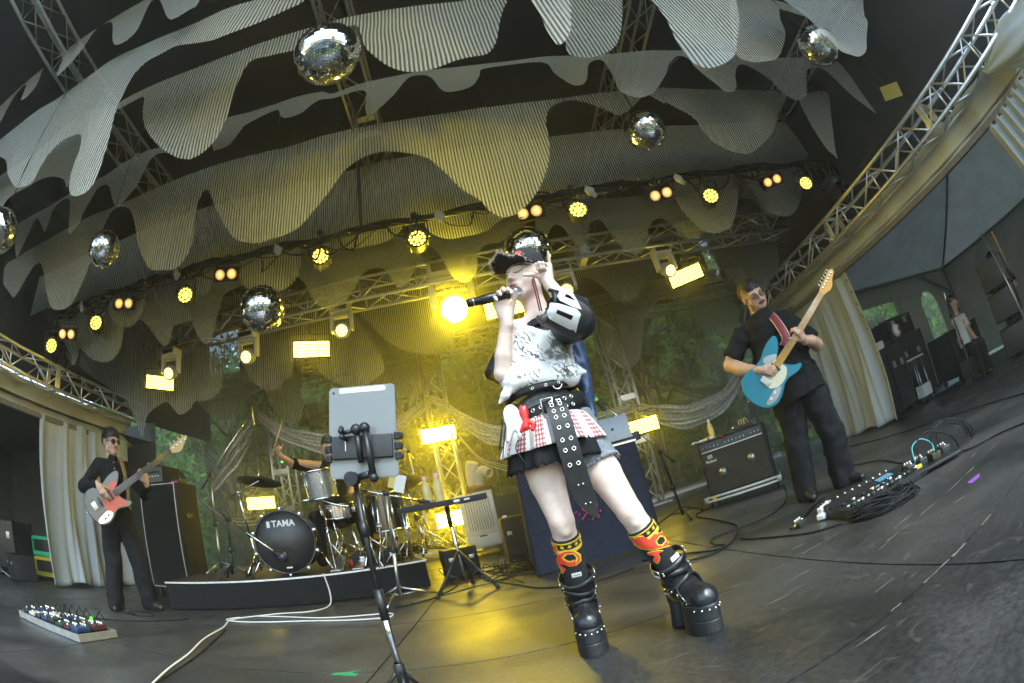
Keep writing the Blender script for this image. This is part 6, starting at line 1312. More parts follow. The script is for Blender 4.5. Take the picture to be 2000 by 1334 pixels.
def head(sdf, M, wide=1., eyes='open', ears=True, lip=1, mouth=.0):
    L = Loc(sdf, M); w = wide
    L.ell((0, -.018, .03), (.073 * w, .092, .088), .02); L.ell((0, .03, -.035), (.058 * w, .062, .075), .04)
    for s_ in (-1, 1):
        L.cone((s_ * .046 * w, .0, -.062), (s_ * .012, .066, -.102), .02 * w, .018, .035); L.ell((s_ * .036 * w, .058, -.036), (.024 * w, .022, .026), .025)
        L.ell((s_ * .03, .083, -.001), (.016, .01, .011), .01); L.cone((s_ * .012, .088, .017), (s_ * .045 * w, .07, .02), .008, .007, .016)
        L.ell((s_ * .011, .099, -.04), (.0095, .011, .008), .008)
        if ears: L.ell((s_ * .075 * w, -.008, -.012), (.008, .019, .032), .008); L.cone((s_ * .078 * w, -.016, .012), (s_ * .079 * w, -.02, -.005), .008, .008, .006)
    L.ell((0, .07, -.1), (.02, .019, .017), .02); L.cone((0, .09, .006), (0, .112, -.034), .0075, .0115, .012)
    L.ell((0, .078, -.066), (.027, .02, .02), .02)
    L.cone((-.019, .088, -.067), (0, .0985, -.063), .0045, .0062, .004, lip); L.cone((0, .0985, -.063), (.019, .088, -.067), .0062, .0045, .004, lip)
    L.cone((-.016, .088, -.072 - mouth), (0, .096, -.076 - mouth), .005, .0068, .004, lip); L.cone((0, .096, -.076 - mouth), (.016, .088, -.072 - mouth), .0068, .005, .004, lip)
    return L
def hand(sdf, wrist, D, N_, curl, sc=1., thumb=(.5, .5), spread=.0, flip=1, curls=None, k=.012):
    """palm and five fingers: D wrist to knuckles, N_ out of the palm, thumb on side flip"""
    D = Vector(D).normalized(); N_ = Vector(N_); N_ = (N_ - D * N_.dot(D)).normalized(); S_ = D.cross(N_) * flip; w = Vector(wrist)
    sdf.cone(w - D * .02 * sc, w + D * .03 * sc, .025 * sc, .027 * sc, .02)
    for i in range(4):
        o = (.027 - i * .018) * sc; kn = w + D * ((.088, .092, .087, .078)[i] * sc) + S_ * o
        sdf.cone(w + D * .02 * sc + S_ * o * .6, kn, .016 * sc, .0125 * sc, k * sc)
        c_ = (curls[i] if curls else (curl, curl, curl)); d = (D + S_ * spread * (1.5 - i) * .5).normalized(); p = kn; ax = d.cross(N_)
        for j, ln in enumerate(((.042, .046, .042, .033)[i], (.026, .029, .027, .02)[i], (.021, .022, .021, .018)[i])):
            d = Matrix.Rotation(c_[j], 3, ax) @ d; q = p + d * ln * sc; r0 = (.0095, .0098, .0093, .0083)[i] * sc * (1 - .1 * j); sdf.cone(p, q, r0, r0 * .9, .004); p = q
    b = w + D * .025 * sc + S_ * .022 * sc; d1 = (D * (1 - thumb[0]) + S_ * thumb[0] * 1.1 + N_ * .45).normalized(); p1 = b + d1 * .045 * sc; d2 = (d1 + D * thumb[1] + N_ * .25).normalized(); p2 = p1 + d2 * .032 * sc; d3 = (d2 + N_ * .2 - S_ * .25 * thumb[1]).normalized(); p3 = p2 + d3 * .026 * sc
    sdf.cone(b, p1, .0165 * sc, .0125 * sc, .014 * sc); sdf.cone(p1, p2, .012 * sc, .0105 * sc, .004); sdf.cone(p2, p3, .0105 * sc, .0085 * sc, .004)
def skin_mat(name, col):
    m = mat(name, col, .5, noise=.1, nscale=30, bump=.08, bscale=260); b = m.node_tree.nodes['Principled BSDF']; b.inputs['Subsurface Weight'].default_value = .12; b.inputs['Subsurface Radius'].default_value = (.012, .005, .003); b.inputs['Subsurface Scale'].default_value = 1.0
    t = m.node_tree; N = t.nodes.new; L = t.links.new; src = b.inputs['Base Color'].links[0].from_socket
    tc = N('ShaderNodeTexCoord'); n1 = N('ShaderNodeTexNoise'); n1.inputs['Scale'].default_value = 9; n1.inputs['Detail'].default_value = 4; L(tc.outputs['Object'], n1.inputs['Vector'])
    r1 = N('ShaderNodeMapRange'); r1.inputs['From Min'].default_value = .5; r1.inputs['From Max'].default_value = .72; r1.inputs['To Max'].default_value = .55; L(n1.outputs['Fac'], r1.inputs['Value'])
    mx = N('ShaderNodeMix'); mx.data_type = 'RGBA'; L(r1.outputs[0], mx.inputs['Factor']); L(src, mx.inputs[6]); mx.inputs[7].default_value = (col[0] * .88, col[1] * .66, col[2] * .62, 1); L(mx.outputs[2], b.inputs['Base Color']); return m

# ================================================================== the singer
def PX(a, b, y):
    d = rays([(a, b)])[0]; return CAMP + d * (y / d[1])
SK = skin_mat('fair_skin', (.72, .55, .46)); LIP = mat('pink_lips', (.5, .2, .17), .35); DKH = mat('black_hair', (.012, .010, .009), .45, noise=.3, nscale=90)
sg = thing('person', 'singer in a white printed shirt, plaid skirt and platform boots holding a microphone', 'person', (.3, 1.68, 0))
sg.matrix_world = Matrix.Translation((.3, 1.68, 0)); SGI = sg.matrix_world.inverted()
def child(o):
    o.matrix_parent_inverse = SGI; return o
HF = head_frame((.266, 1.735, 1.532), (-.66, -.75, .03), (.24, .03, .97), .93)
hs = SDF(); head(hs, HF, .97, mouth=.004)
nb = HF @ Vector((0, -.02, -.08)); nk = Vector((.285, 1.745, 1.30))
hs.cone(nb, nk, .048, .05, .03); hs.cone(nk, PX(1000, 650, 1.74), .05, .05, .04); hs.cone(nk, PX(1105, 648, 1.74), .05, .05, .04)
bs = SDF()
# arms
rsh, rel, rwr = PX(1005, 655, 1.70), PX(981, 730, 1.64), PX(989, 626, 1.585)
bs.cone(rsh, rel, .036, .030, .01); bs.cone(rel, Vector(rel).lerp(Vector(rwr), .35), .030, .032, .008); bs.cone(Vector(rel).lerp(Vector(rwr), .35), rwr, .032, .021, .008)
lsh, lel, lwr = PX(1105, 655, 1.70), PX(1126, 626, 1.56), PX(1070, 550, 1.58)
bs.cone(lsh, lel, .04, .034, .01); bs.cone(lel, Vector(lel).lerp(Vector(lwr), .4), .034, .034, .008); bs.cone(Vector(lel).lerp(Vector(lwr), .4), lwr, .034, .022, .008)
# legs
hL, kL, aL = (.135, 1.73, .88), (.166, 1.68, .545), (.186, 1.80, .2)
hR, kR, aR = (.295, 1.73, .88), (.402, 1.62, .515), (.535, 1.645, .2)
for h_, k_, a_ in ((hL, kL, aL), (hR, kR, aR)):
    h_, k_, a_ = Vector(h_), Vector(k_), Vector(a_)
    bs.cone(h_, h_.lerp(k_, .55), .08, .064, .01); bs.cone(h_.lerp(k_, .55), k_, .064, .045, .01); bs.ell(k_ + Vector((0, -.022, .004)), (.03, .026, .036), k=.02); bs.ell(k_ + Vector((0.004, -.018, -.04)), (.022, .026, .022), k=.015)
    bs.cone(k_, k_.lerp(a_, .35) + Vector((0, .014, 0)), .044, .048, .012); bs.cone(k_.lerp(a_, .35) + Vector((0, .014, 0)), a_, .048, .032, .012)
hds = SDF()
hand(hds, rwr, Vector(PX(976, 578, 1.575)) - Vector(rwr), (.1, -1, .15), 0, .9, thumb=(.35, .3), flip=1, curls=[(.75, 1.0, .5), (.8, 1.05, .5), (.85, 1.05, .55), (.9, 1.1, .55)], spread=.1)
hds.cone(Vector(rel).lerp(Vector(rwr), .8), rwr, .025, .021, .008)
hand(hds, lwr, Vector(PX(1060, 500, 1.56)) - Vector(lwr), (-.55, -1, .0), 0, .76, thumb=(.55, -.5), flip=-1, curls=[(1.5, 1.75, 1.1), (1.55, 1.75, 1.1), (1.55, 1.75, 1.1), (.05, .1, .05)], spread=.15)
hds.cone(Vector(lel).lerp(Vector(lwr), .75), lwr, .027, .022, .008)
child(sdf_obj('body', [(hs, .0032, None), (bs, .0065, None), (hds, .003, None)], [SK, LIP], sg))
# face drawing: closed lids, brows, make-up; crease, mouth and nostril shade drawn dark
LINER = mat('black_eyeliner', (.015, .012, .02), .5); BROW = mat('dark_brow', (.09, .06, .045), .8); SHADOW = mat('lilac_eyeshadow', (.45, .36, .48), .6)
def loc_stroke(nm, pts, w, m, par=sg):
    P = [np.array(HF @ Vector(p)) for p in pts]; P = np.array([list(p) for p in spline([tuple(p) for p in P], 5)])
    for _ in range(6): P = P - hs.grad(P) * hs.at(P)[:, None] * .9
    P = P + hs.grad(P) * w * .3; return child(MB().tube([tuple(p) for p in P], w, 6).build(nm, m, par))
for s_ in (-1, 1):
    loc_stroke('eyelash_line', [(s_ * .015, .1, -.008), (s_ * .024, .1, -.0125), (s_ * .035, .1, -.0115), (s_ * .046, .09, -.006), (s_ * .056, .08, .002)], .0017, LINER)
    loc_stroke('eyelid_crease', [(s_ * .018, .1, .001), (s_ * .03, .1, .005), (s_ * .044, .09, .003)], .0009, BROW)
    loc_stroke('eyebrow', [(s_ * .013, .1, .022), (s_ * .028, .1, .029), (s_ * .05, .08, .024)], .0026, BROW)
loc_stroke('mouth_gap', [(-.017, .1, -.07), (0, .11, -.0715), (.017, .1, -.07)], .0022, mat('mouth_dark', (.08, .02, .02), .6))
for s_ in (-1, 1): loc_stroke('nostril', [(s_ * .006, .12, -.047), (s_ * .01, .115, -.046)], .002, mat('nostril_dark', (.2, .1, .08), .7))
# cap
cp = SDF(); CL = Loc(cp, HF); CL.ell((0, -.016, .06), (.079, .099, .084), 0); CL.cone((0, -.012, -.2), (0, -.012, .036), .16, .16, 0, cap=True, op='s')
CAPM_ = mat('washed_black_denim', (.03, .03, .032), .9, noise=.5, nscale=60, bump=.4, bscale=200)
cap = child(sdf_obj('cap', [(cp, .0045, folds(.002, 60, 2))], [CAPM_], sg))
def fbrim(u, v):
    a = (u - .5) * 2.3; w = math.cos(a * .72) ** .6
    p = Vector((.077 * math.sin(a), -.016 + .097 * math.cos(a), .044)) + Vector((.25 * math.sin(a), .9, 0)).normalized() * (.105 * v * w) + Vector((0, 0, .006 * v - .03 * (a / 1.15) ** 2 * (.2 + .8 * v) + .008 * math.sin(u * 17) * v))
    return tuple(HF @ p)
br = sheet(fbrim, 40, 8, 'brim', CAPM_, cap, solid=.005); br.matrix_parent_inverse = Matrix.Identity(4)
FRAY = mat('frayed_thread', (.6, .54, .42), .9); mb = MB(); rr = random.Random(8)
for k in range(150):
    u = rr.random(); p = Vector(fbrim(u, 1.0)); q = p + Vector((rr.gauss(0, .006), rr.gauss(0, .006), rr.gauss(0, .006))); mb.tube([p, p.lerp(q, .6) + Vector((0, 0, rr.gauss(0, .003))), q], [.0012, .001, .0005], 4)
for k in range(80):
    u = rr.random(); p = Vector(fbrim(u, .02)); q = p + Vector((rr.gauss(0, .005), rr.gauss(-.003, .004), rr.gauss(.002, .005))); mb.tube([p, q], [.0013, .0006], 4)
child(stuff(mb.build('frayed_edge', FRAY, sg)))
FLR = mat('flame_red', (.75, .06, .025), .7); FLO = mat('flame_orange', (.8, .35, .05), .7); FLW = mat('flame_white', (.75, .72, .65), .7)
def zc(o, s, P): return [(o[0] + a / s, o[1] + b / s) for a, b in P]
F1 = zc((941, 470), 6.67, [(430, 200), (455, 150), (500, 140), (530, 160), (500, 185), (545, 215), (550, 260), (520, 280), (490, 275), (505, 240), (470, 225), (460, 260), (420, 275), (410, 240), (450, 205)])
for nm, P, m in (('flame_patch', F1, FLR), ('flame_patch', zc((941, 472), 6.67, [(300, 290), (330, 235), (370, 195), (415, 215), (395, 240), (405, 265), (370, 280), (340, 292)]), FLW), ('flame_patch', zc((941, 472), 6.67, [(320, 285), (345, 255), (375, 235), (385, 250), (365, 270), (345, 288)]), FLO)):
    o = decal(nm, cp, P, m, sg, .004, 3., 1.0)
    if o: child(o)
# cords and collar
BRD = mat('dark_red_cord', (.12, .015, .02), .7)
for dx in (0, 4): child(MB().tube(spline([PX(1037 + dx, 537, 1.685), PX(1043 + dx, 560, 1.66), PX(1049 + dx, 585, 1.66), PX(1054 + dx, 607, 1.67)], 6), .0032, 6).build('braided_cord', BRD, sg))
# shirt
SHB = mat('black_shiny_sleeve', (.016, .017, .019), .45, noise=.3, nscale=30, spec=.5); SHN = mat('navy_satin', (.02, .045, .11), .38, noise=.2)
def print_mat():
    m = bpy.data.materials.new('printed_white_jersey'); m.use_nodes = True; t = m.node_tree; b = t.nodes['Principled BSDF']; N = t.nodes.new; L = t.links.new
    geo = N('ShaderNodeNewGeometry'); sep = N('ShaderNodeSeparateXYZ'); L(geo.outputs['Position'], sep.inputs[0])
    def mth(op, a, b_=None, c_=None):
        n = N('ShaderNodeMath'); n.operation = op
        for i, v in enumerate((a, b_, c_)):
            if v is None: continue
            if isinstance(v, (int, float)): n.inputs[i].default_value = v
            else: L(v, n.inputs[i])
        return n.outputs[0]
    def sm(v, a, b_):
        r = N('ShaderNodeMapRange'); r.interpolation_type = 'SMOOTHSTEP'; r.inputs['From Min'].default_value = a; r.inputs['From Max'].default_value = b_; L(v, r.inputs['Value']); return r.outputs[0]
    nz = N('ShaderNodeTexNoise'); nz.inputs['Scale'].default_value = 9; nz.inputs['Detail'].default_value = 6; nz.inputs['Distortion'].default_value = 1.4; L(geo.outputs['Position'], nz.inputs['Vector'])
    mp = N('ShaderNodeMapping'); mp.inputs['Rotation'].default_value = (0, .55, 0); L(geo.outputs['Position'], mp.inputs['Vector'])
    wv = N('ShaderNodeTexWave'); wv.bands_direction = 'X'; wv.inputs['Scale'].default_value = 17; wv.inputs['Distortion'].default_value = 9; wv.inputs['Detail'].default_value = 4; wv.inputs['Detail Scale'].default_value = 2.2; L(mp.outputs[0], wv.inputs['Vector'])
    strokes = mth('MULTIPLY', sm(wv.outputs['Fac'], .72, .86), sm(nz.outputs['Fac'], .44, .56))
    vo = N('ShaderNodeTexVoronoi'); vo.feature = 'DISTANCE_TO_EDGE'; vo.inputs['Scale'].default_value = 34; L(geo.outputs['Position'], vo.inputs['Vector'])
    curls = mth('SUBTRACT', 1, sm(vo.outputs['Distance'], .03, .07))
    n2 = N('ShaderNodeTexNoise'); n2.inputs['Scale'].default_value = 7; n2.inputs['Detail'].default_value = 3; L(geo.outputs['Position'], n2.inputs['Vector'])
    dark = mth('MULTIPLY', sm(n2.outputs['Fac'], .55, .60), .85)
    lowz = sm(sep.outputs['Z'], 1.13, 1.08)
    ink = mth('MAXIMUM', mth('MAXIMUM', mth('MULTIPLY', strokes, .9), dark), mth('MULTIPLY', mth('MULTIPLY', curls, lowz), sm(n2.outputs['Fac'], .45, .52)))
    edge = mth('MULTIPLY', sm(sep.outputs['X'], .06, .1), sm(sep.outputs['X'], .37, .33)); edge = mth('MULTIPLY', edge, mth('MULTIPLY', sm(sep.outputs['Z'], 1.29, 1.25), sm(sep.outputs['Z'], 1.02, 1.05)))
    ink = mth('MULTIPLY', ink, edge)
    mx = N('ShaderNodeMix'); mx.data_type = 'RGBA'; L(ink, mx.inputs['Factor']); mx.inputs[6].default_value = (.72, .72, .70, 1); mx.inputs[7].default_value = (.06, .05, .045, 1); L(mx.outputs[2], b.inputs['Base Color']); b.inputs['Roughness'].default_value = .75
    v3 = N('ShaderNodeTexVoronoi'); v3.inputs['Scale'].default_value = 260; L(geo.outputs['Position'], v3.inputs['Vector']); bp = N('ShaderNodeBump'); bp.inputs['Strength'].default_value = .2; bp.inputs['Distance'].default_value = .002; L(v3.outputs['Distance'], bp.inputs['Height']); L(bp.outputs[0], b.inputs['Normal']); return m
sh = SDF()
sh.ell((.268, 1.735, 1.2), (.112, .095, .15), k=.02); sh.ell((.238, 1.72, 1.105), (.118, .105, .07), k=.03)
sh.cone(PX(1014, 655, 1.72), PX(1098, 658, 1.72), .056, .058, .03)
sh.cone(PX(1012, 735, 1.66), PX(988, 772, 1.62), .034, .024, .02); sh.cone(PX(988, 772, 1.62), PX(973, 792, 1.62), .022, .008, .01)
sh.cone(PX(1018, 672, 1.69), PX(1003, 745, 1.66), .05, .055, .02); sh.cone(PX(1010, 742, 1.64), PX(1110, 735, 1.63), .04, .045, .03); sh.cone(PX(1100, 715, 1.64), PX(1140, 728, 1.64), .05, .014, .02)
sh.cone(PX(1095, 690, 1.79), PX(1138, 740, 1.80), .055, .036, .02, 2); sh.cone(PX(1138, 740, 1.80), PX(1158, 810, 1.78), .036, .018, .01, 2); sh.cone(PX(1120, 665, 1.78), PX(1134, 720, 1.80), .04, .036, .01, 2)
sh.cone(nk + Vector((0, 0, .05)), nk + Vector((0, 0, -.05)), .07, .085, .01, 0)
sh.cone(nk + Vector((-.01, -.02, .2)), nk + Vector((-.01, -.03, -.012)), .062, .066, 0, op='s')
child(sdf_obj('shirt', [(sh, .006, folds(.016, 19, 3.3, (1, .6, .6)))], [print_mat(), SHB, SHN], sg))
child(sdf_obj('collar', [(SDF().cone(nk + Vector((-.005, -.012, -.0)), nk + Vector((-.005, -.018, -.03)), .074, .085, 0, cap=True).cone(nk + Vector((-.005, -.01, .1)), nk + Vector((-.005, -.012, -.04)), .06, .066, 0, op='s'), .0045, None)], [mat('black_rib', (.015, .015, .016), .85)], sg))
slv = SDF(); slv.cone(PX(1098, 645, 1.70), PX(1126, 628, 1.58), .066, .076, .02); slv.cone(PX(1132, 622, 1.55), PX(1066, 600, 1.49), .082, .068, .02, cap=True); slv.cone(PX(1068, 600, 1.50), PX(1042, 590, 1.475), .056, .054, 0, op='s')
slv.cone(PX(1124, 598, 1.6), PX(1116, 588, 1.62), .04, .03, .02); slv.cone(PX(1138, 612, 1.6), PX(1150, 616, 1.61), .025, .006, .02)
child(sdf_obj('left_sleeve', [(slv, .005, folds(.013, 17, 6.1, (1, .6, .6)))], [SHB], sg))
NUMW = mat('white_number_patch', (.75, .76, .75), .6, noise=.04)
for P, H in (([(665, 722), (690, 650), (720, 628), (780, 640), (945, 690), (988, 738), (960, 830), (945, 908), (925, 880), (880, 872), (735, 800), (682, 772)], [(752, 688), (912, 752), (893, 790), (742, 722)]), ([(748, 572), (785, 512), (850, 503), (905, 545), (950, 620), (993, 697), (900, 668), (778, 612)], [(835, 552), (880, 570), (938, 622), (905, 610), (822, 578)])):
    o = decal('number_patch', slv, zc((940, 470), 5.131, P), NUMW, sg, .010, 4., .9, 1, hole=zc((940, 470), 5.131, H))
    if o: child(o)
srs = SDF().cone(PX(1004, 662, 1.72), PX(971, 738, 1.70), .055, .056, .01, cap=True)
child(sdf_obj('right_sleeve', [(srs, .005, folds(.006, 22, 1.1))], [SHB], sg))
# shorts, belts, skirt
DEN = mat('grey_denim', (.17, .185, .2), .85, noise=.4, nscale=70, bump=.3, bscale=400); DENB = mat('black_washed_denim', (.11, .115, .12), .85, noise=.5, nscale=60, bump=.3, bscale=400)
so = SDF(); so.ell((.215, 1.725, .93), (.128, .112, .13), k=.02, m=1); so.cone((.135, 1.725, .9), Vector(hL).lerp(Vector(kL), .34), .088, .086, .01, 1, cap=True); so.cone((.29, 1.725, .9), Vector(hR).lerp(Vector(kR), .46), .09, .084, .01, 0, cap=True)
child(sdf_obj('shorts', [(so, .006, folds(.004, 26, 4))], [DEN, DENB], sg))
mb = MB(); rr = random.Random(2)
for (h_, k_, q, r_) in ((hL, kL, .345, .086), (hR, kR, .465, .084)):
    c_ = Vector(h_).lerp(Vector(k_), q); ax = (Vector(k_) - Vector(h_)).normalized(); e1 = ax.orthogonal().normalized(); e2 = ax.cross(e1)
    for k in range(170):
        a = rr.uniform(0, 2 * PI); p = c_ + (e1 * math.cos(a) + e2 * math.sin(a)) * r_ - ax * .006; mb.tube([p, p + ax * rr.uniform(.008, .022) + Vector((rr.gauss(0, .003), rr.gauss(0, .003), 0))], [.0016, .0006], 4)
child(stuff(mb.build('frayed_hem', mat('grey_thread', (.3, .31, .32), .9), sg)))
def plaid():
    m = bpy.data.materials.new('red_white_plaid'); m.use_nodes = True; t = m.node_tree; b = t.nodes['Principled BSDF']; N = t.nodes.new; L = t.links.new
    uv = N('ShaderNodeUVMap'); sep = N('ShaderNodeSeparateXYZ'); L(uv.outputs[0], sep.inputs[0])
    def band(s_, per, a, b_):
        d = N('ShaderNodeMath'); d.operation = 'DIVIDE'; d.inputs[1].default_value = per; L(s_, d.inputs[0]); f = N('ShaderNodeMath'); f.operation = 'FRACT'; L(d.outputs[0], f.inputs[0])
        g = N('ShaderNodeMath'); g.operation = 'GREATER_THAN'; g.inputs[1].default_value = a; L(f.outputs[0], g.inputs[0]); l = N('ShaderNodeMath'); l.operation = 'LESS_THAN'; l.inputs[1].default_value = b_; L(f.outputs[0], l.inputs[0])
        q = N('ShaderNodeMath'); q.operation = 'MULTIPLY'; L(g.outputs[0], q.inputs[0]); L(l.outputs[0], q.inputs[1]); return q.outputs[0]
    def mxc(f, a, col, k):
        q = N('ShaderNodeMath'); q.operation = 'MULTIPLY'; q.inputs[1].default_value = k; L(f, q.inputs[0]); x = N('ShaderNodeMix'); x.data_type = 'RGBA'; L(q.outputs[0], x.inputs['Factor'])
        if isinstance(a, tuple): x.inputs[6].default_value = (*a, 1)
        else: L(a, x.inputs[6])
        x.inputs[7].default_value = (*col, 1); return x.outputs[2]
    wide = band(sep.outputs['X'], .085, .05, .5); fine = band(sep.outputs['X'], .0115, .45, .95); hor = band(sep.outputs['Y'], .0165, .45, .95)
    mu = N('ShaderNodeMath'); mu.operation = 'MULTIPLY'; L(wide, mu.inputs[0]); L(fine, mu.inputs[1]); mh = N('ShaderNodeMath'); mh.operation = 'MULTIPLY'; L(wide, mh.inputs[0]); L(hor, mh.inputs[1]); thin = band(sep.outputs['X'], .085, .7, .74)
    c1 = mxc(mu.outputs[0], (.7, .69, .67), (.3, .04, .04), .85); c2 = mxc(mh.outputs[0], c1, (.3, .04, .04), .75); c3 = mxc(thin, c2, (.2, .03, .03), .85)
    L(c3, b.inputs['Base Color']); b.inputs['Roughness'].default_value = .85; return m
def skirt(name, m, z0, z1, r0, r1, a0, a1, pleat, tilt, seed, parent, rag=0., nv=12):
    nu = 120; vs = []; fs = []; uvs = []
    for i in range(nu + 1):
        th = a0 + (a1 - a0) * i / nu
        for j in range(nv + 1):
            v = j / nv; sgn = math.sin(th * pleat + seed) + .4 * math.sin(th * pleat * 2.3 + seed * 3); rx = r0[0] + (r1[0] - r0[0]) * v ** .8 + .011 * v * sgn; ry = r0[1] + (r1[1] - r0[1]) * v ** .8 + .011 * v * sgn
            z = z0 + (z1 - z0) * v + tilt * math.cos(th) + (rag * (math.sin(th * 31) + math.sin(th * 47 + 1)) * v * v)
            vs.append((.215 + rx * math.cos(th), 1.72 + ry * math.sin(th), z)); uvs.append((th * .2, v * (z0 - z1)))
    for i in range(nu):
        for j in range(nv): fs.append((i * (nv + 1) + j, (i + 1) * (nv + 1) + j, (i + 1) * (nv + 1) + j + 1, i * (nv + 1) + j + 1))
    mb = MB().add(vs, fs, 0, True); me = mb.mesh(name, m); ul = me.uv_layers.new(name='UVMap')
    for l in me.loops: ul.data[l.index].uv = uvs[l.vertex_index]
    o = link(name, me, parent); md = o.modifiers.new('s', 'SOLIDIFY'); md.thickness = .002; return child(o)
PL = plaid(); BLC = mat('black_cotton', (.014, .014, .015), .9, spec=.15, noise=.3, nscale=50)
skirt('skirt_panel', PL, .935, .822, (.14, .125), (.19, .165), -PI / 2 + .16, PI - 2.0 + .5, 9, -.02, .4, sg); skirt('skirt_panel', PL, .935, .815, (.14, .125), (.198, .17), PI - .4, 1.5 * PI + .06, 10, .0, 1.4, sg)
skirt('underskirt', BLC, .93, .765, (.138, .123), (.186, .16), -PI / 2 + .2, PI - 2.0 + .5, 8, -.025, 2.2, sg, .002); skirt('underskirt', BLC, .93, .752, (.138, .123), (.192, .165), PI - .5, 1.5 * PI + .02, 9, -.0, .7, sg, .003)
BELT = mat('black_leather_belt', (.012, .012, .012), .5, noise=.2, nscale=60, spec=.3); RING = mat('nickel_eyelet', (.7, .66, .6), .25, .95)
def belt(z, h_, rx, ry, tl, tw, name, m=BELT):
    n = 72; vs = []; fs = []
    for i in range(n):
        th = 2 * PI * i / n; zz = z + tl * math.cos(th) + tw * math.sin(2 * th)
        for k, dz_ in ((0, -h_ / 2), (.004, -h_ / 6), (.004, h_ / 6), (0, h_ / 2)): vs.append((.215 + (rx + k) * math.cos(th), 1.72 + (ry + k) * math.sin(th), zz + dz_))
    for i in range(n):
        for j in range(3): fs.append((i * 4 + j, ((i + 1) % n) * 4 + j, ((i + 1) % n) * 4 + j + 1, i * 4 + j + 1))
    o = MB().add(vs, fs, 0, True).build(name, m, sg); md = o.modifiers.new('s', 'SOLIDIFY'); md.thickness = .004; return child(o)
def eyelet(p, nrm, r=.0085, par=None): return child(MB().lathe([(r * .5, .0), (r * .62, .0022), (r * .9, .002), (r, 0)], p, nrm, 14).build('eyelet', RING, par or sg))
belt(.945, .06, .145, .129, .022, 0, 'wide_belt'); belt(1.028, .03, .143, .126, .012, .006, 'thin_belt')
for k in range(9):
    th = -PI / 2 + (k - 5.2) * .2
    if abs(k - 5) < 1: continue
    for dz_ in (-.014, .014): p = Vector((.215 + .152 * math.cos(th), 1.72 + .136 * math.sin(th), .945 + .022 * math.cos(th) + dz_)); eyelet(p, (math.cos(th), math.sin(th), 0), .0078)
for k in range(4): th = -PI / 2 + (k - 1.0) * .33; eyelet((.215 + .148 * math.cos(th), 1.72 + .131 * math.sin(th), 1.028 + .012 * math.cos(th) + .006 * math.sin(2 * th)), (math.cos(th), math.sin(th), 0), .012 if k == 3 else .006)
child(MB().tube([(.203 + .02 * sx, 1.582, .945 + .034 * sz) for sx, sz in ((-1, -1), (1, -1), (1, 1), (-1, 1), (-1, -1))], .0028, 6).build('buckle', RING, sg))
child(MB().tube([(.255 + .016 * math.cos(a), 1.587, 1.02 + .016 * math.sin(a)) for a in [PI * k / 8 + PI for k in range(9)]], .0025, 6).build('belt_ring', RING, sg))
# hanging strap with two rows of eyelets
SP = spline([(.228, 1.578, .965), (.228, 1.55, .935), (.229, 1.525, .87), (.230, 1.515, .78), (.238, 1.525, .68), (.248, 1.535, .6), (.268, 1.54, .535)], 8); n = len(SP); vs = []; fs = []
for i, p in enumerate(SP):
    w = .036 if i < n * .8 else .036 * (1 - (i - n * .8) / (n * .2) * .96)
    for s_ in (-1, 1): vs += [(p.x + s_ * w, p.y, p.z), (p.x + s_ * w, p.y + .004, p.z)]
for i in range(n - 1):
    a, b = i * 4, (i + 1) * 4; fs += [(a, a + 2, b + 2, b), (a + 1, b + 1, b + 3, a + 3), (a, b, b + 1, a + 1), (a + 2, a + 3, b + 3, b + 2)]
stp = child(MB().add(vs, fs).build('hanging_strap', BELT, sg))
for k in range(8):
    p = SP[int(3 + k * 3.6)]
    for s_ in (-1, 1): eyelet((p.x + s_ * .0145, p.y - .002, p.z), (0, -1, .1), .0082)
for i in (34, 41):
    p = SP[min(i, n - 4)]
    for s_ in (-1, 1): child(MB().sphere((p.x + s_ * .008, p.y - .002, p.z), .0042, 8).build('stud', RING, sg))
# charms on the belt
CW = mat('white_felt', (.72, .72, .7), .9, noise=.05, bump=.3, bscale=200); RD = mat('red_vinyl', (.6, .02, .015), .3, noise=.1)
ch = SDF(); c0 = Vector(PX(1000, 815, 1.545)); ch.ell(c0, (.03, .012, .045), k=.01); ch.cone(c0 + Vector((-.01, 0, -.03)), c0 + Vector((-.03, 0, -.075)), .016, .008, .01); ch.cone(c0 + Vector((.012, 0, -.03)), c0 + Vector((.012, -.003, -.068)), .014, .007, .01); ch.cone(c0 + Vector((.02, 0, -.02)), c0 + Vector((.034, -.004, -.035)), .012, .008, .008)
child(sdf_obj('white_charm', [(ch, .004, None)], [CW], sg))
cr_ = SDF(); c1 = Vector(PX(1023, 806, 1.54)); cr_.ell(c1, (.016, .012, .022), k=.008); cr_.ell(c1 + Vector((.008, 0, .018)), (.007, .007, .008), k=.004); cr_.ell(c1 + Vector((-.006, 0, .02)), (.006, .006, .008), k=.004); cr_.cone(c1 + Vector((.0, 0, -.018)), c1 + Vector((-.004, 0, -.05)), .011, .013, .008); cr_.cone(c1 + Vector((.008, 0, -.03)), c1 + Vector((.025, -.004, -.046)), .008, .007, .006); cr_.cone(c1 + Vector((.025, -.004, -.046)), c1 + Vector((.016, -.004, -.062)), .007, .008, .006); cr_.cone(c1 + Vector((-.01, 0, -.045)), c1 + Vector((-.024, 0, -.06)), .01, .008, .008)
child(sdf_obj('red_charm', [(cr_, .0035, None)], [RD], sg))
for x, y_, l in ((985, 800, 75), (990, 810, 85), (983, 820, 60), (1012, 860, 45)): child(MB().tube(spline([PX(x, y_, 1.55), PX(x - 4, y_ + l * .4, 1.535), PX(x - 8 if x < 1000 else x + 14, y_ + l, 1.53)], 5), .0022, 5).build('leather_lace', BELT, sg))
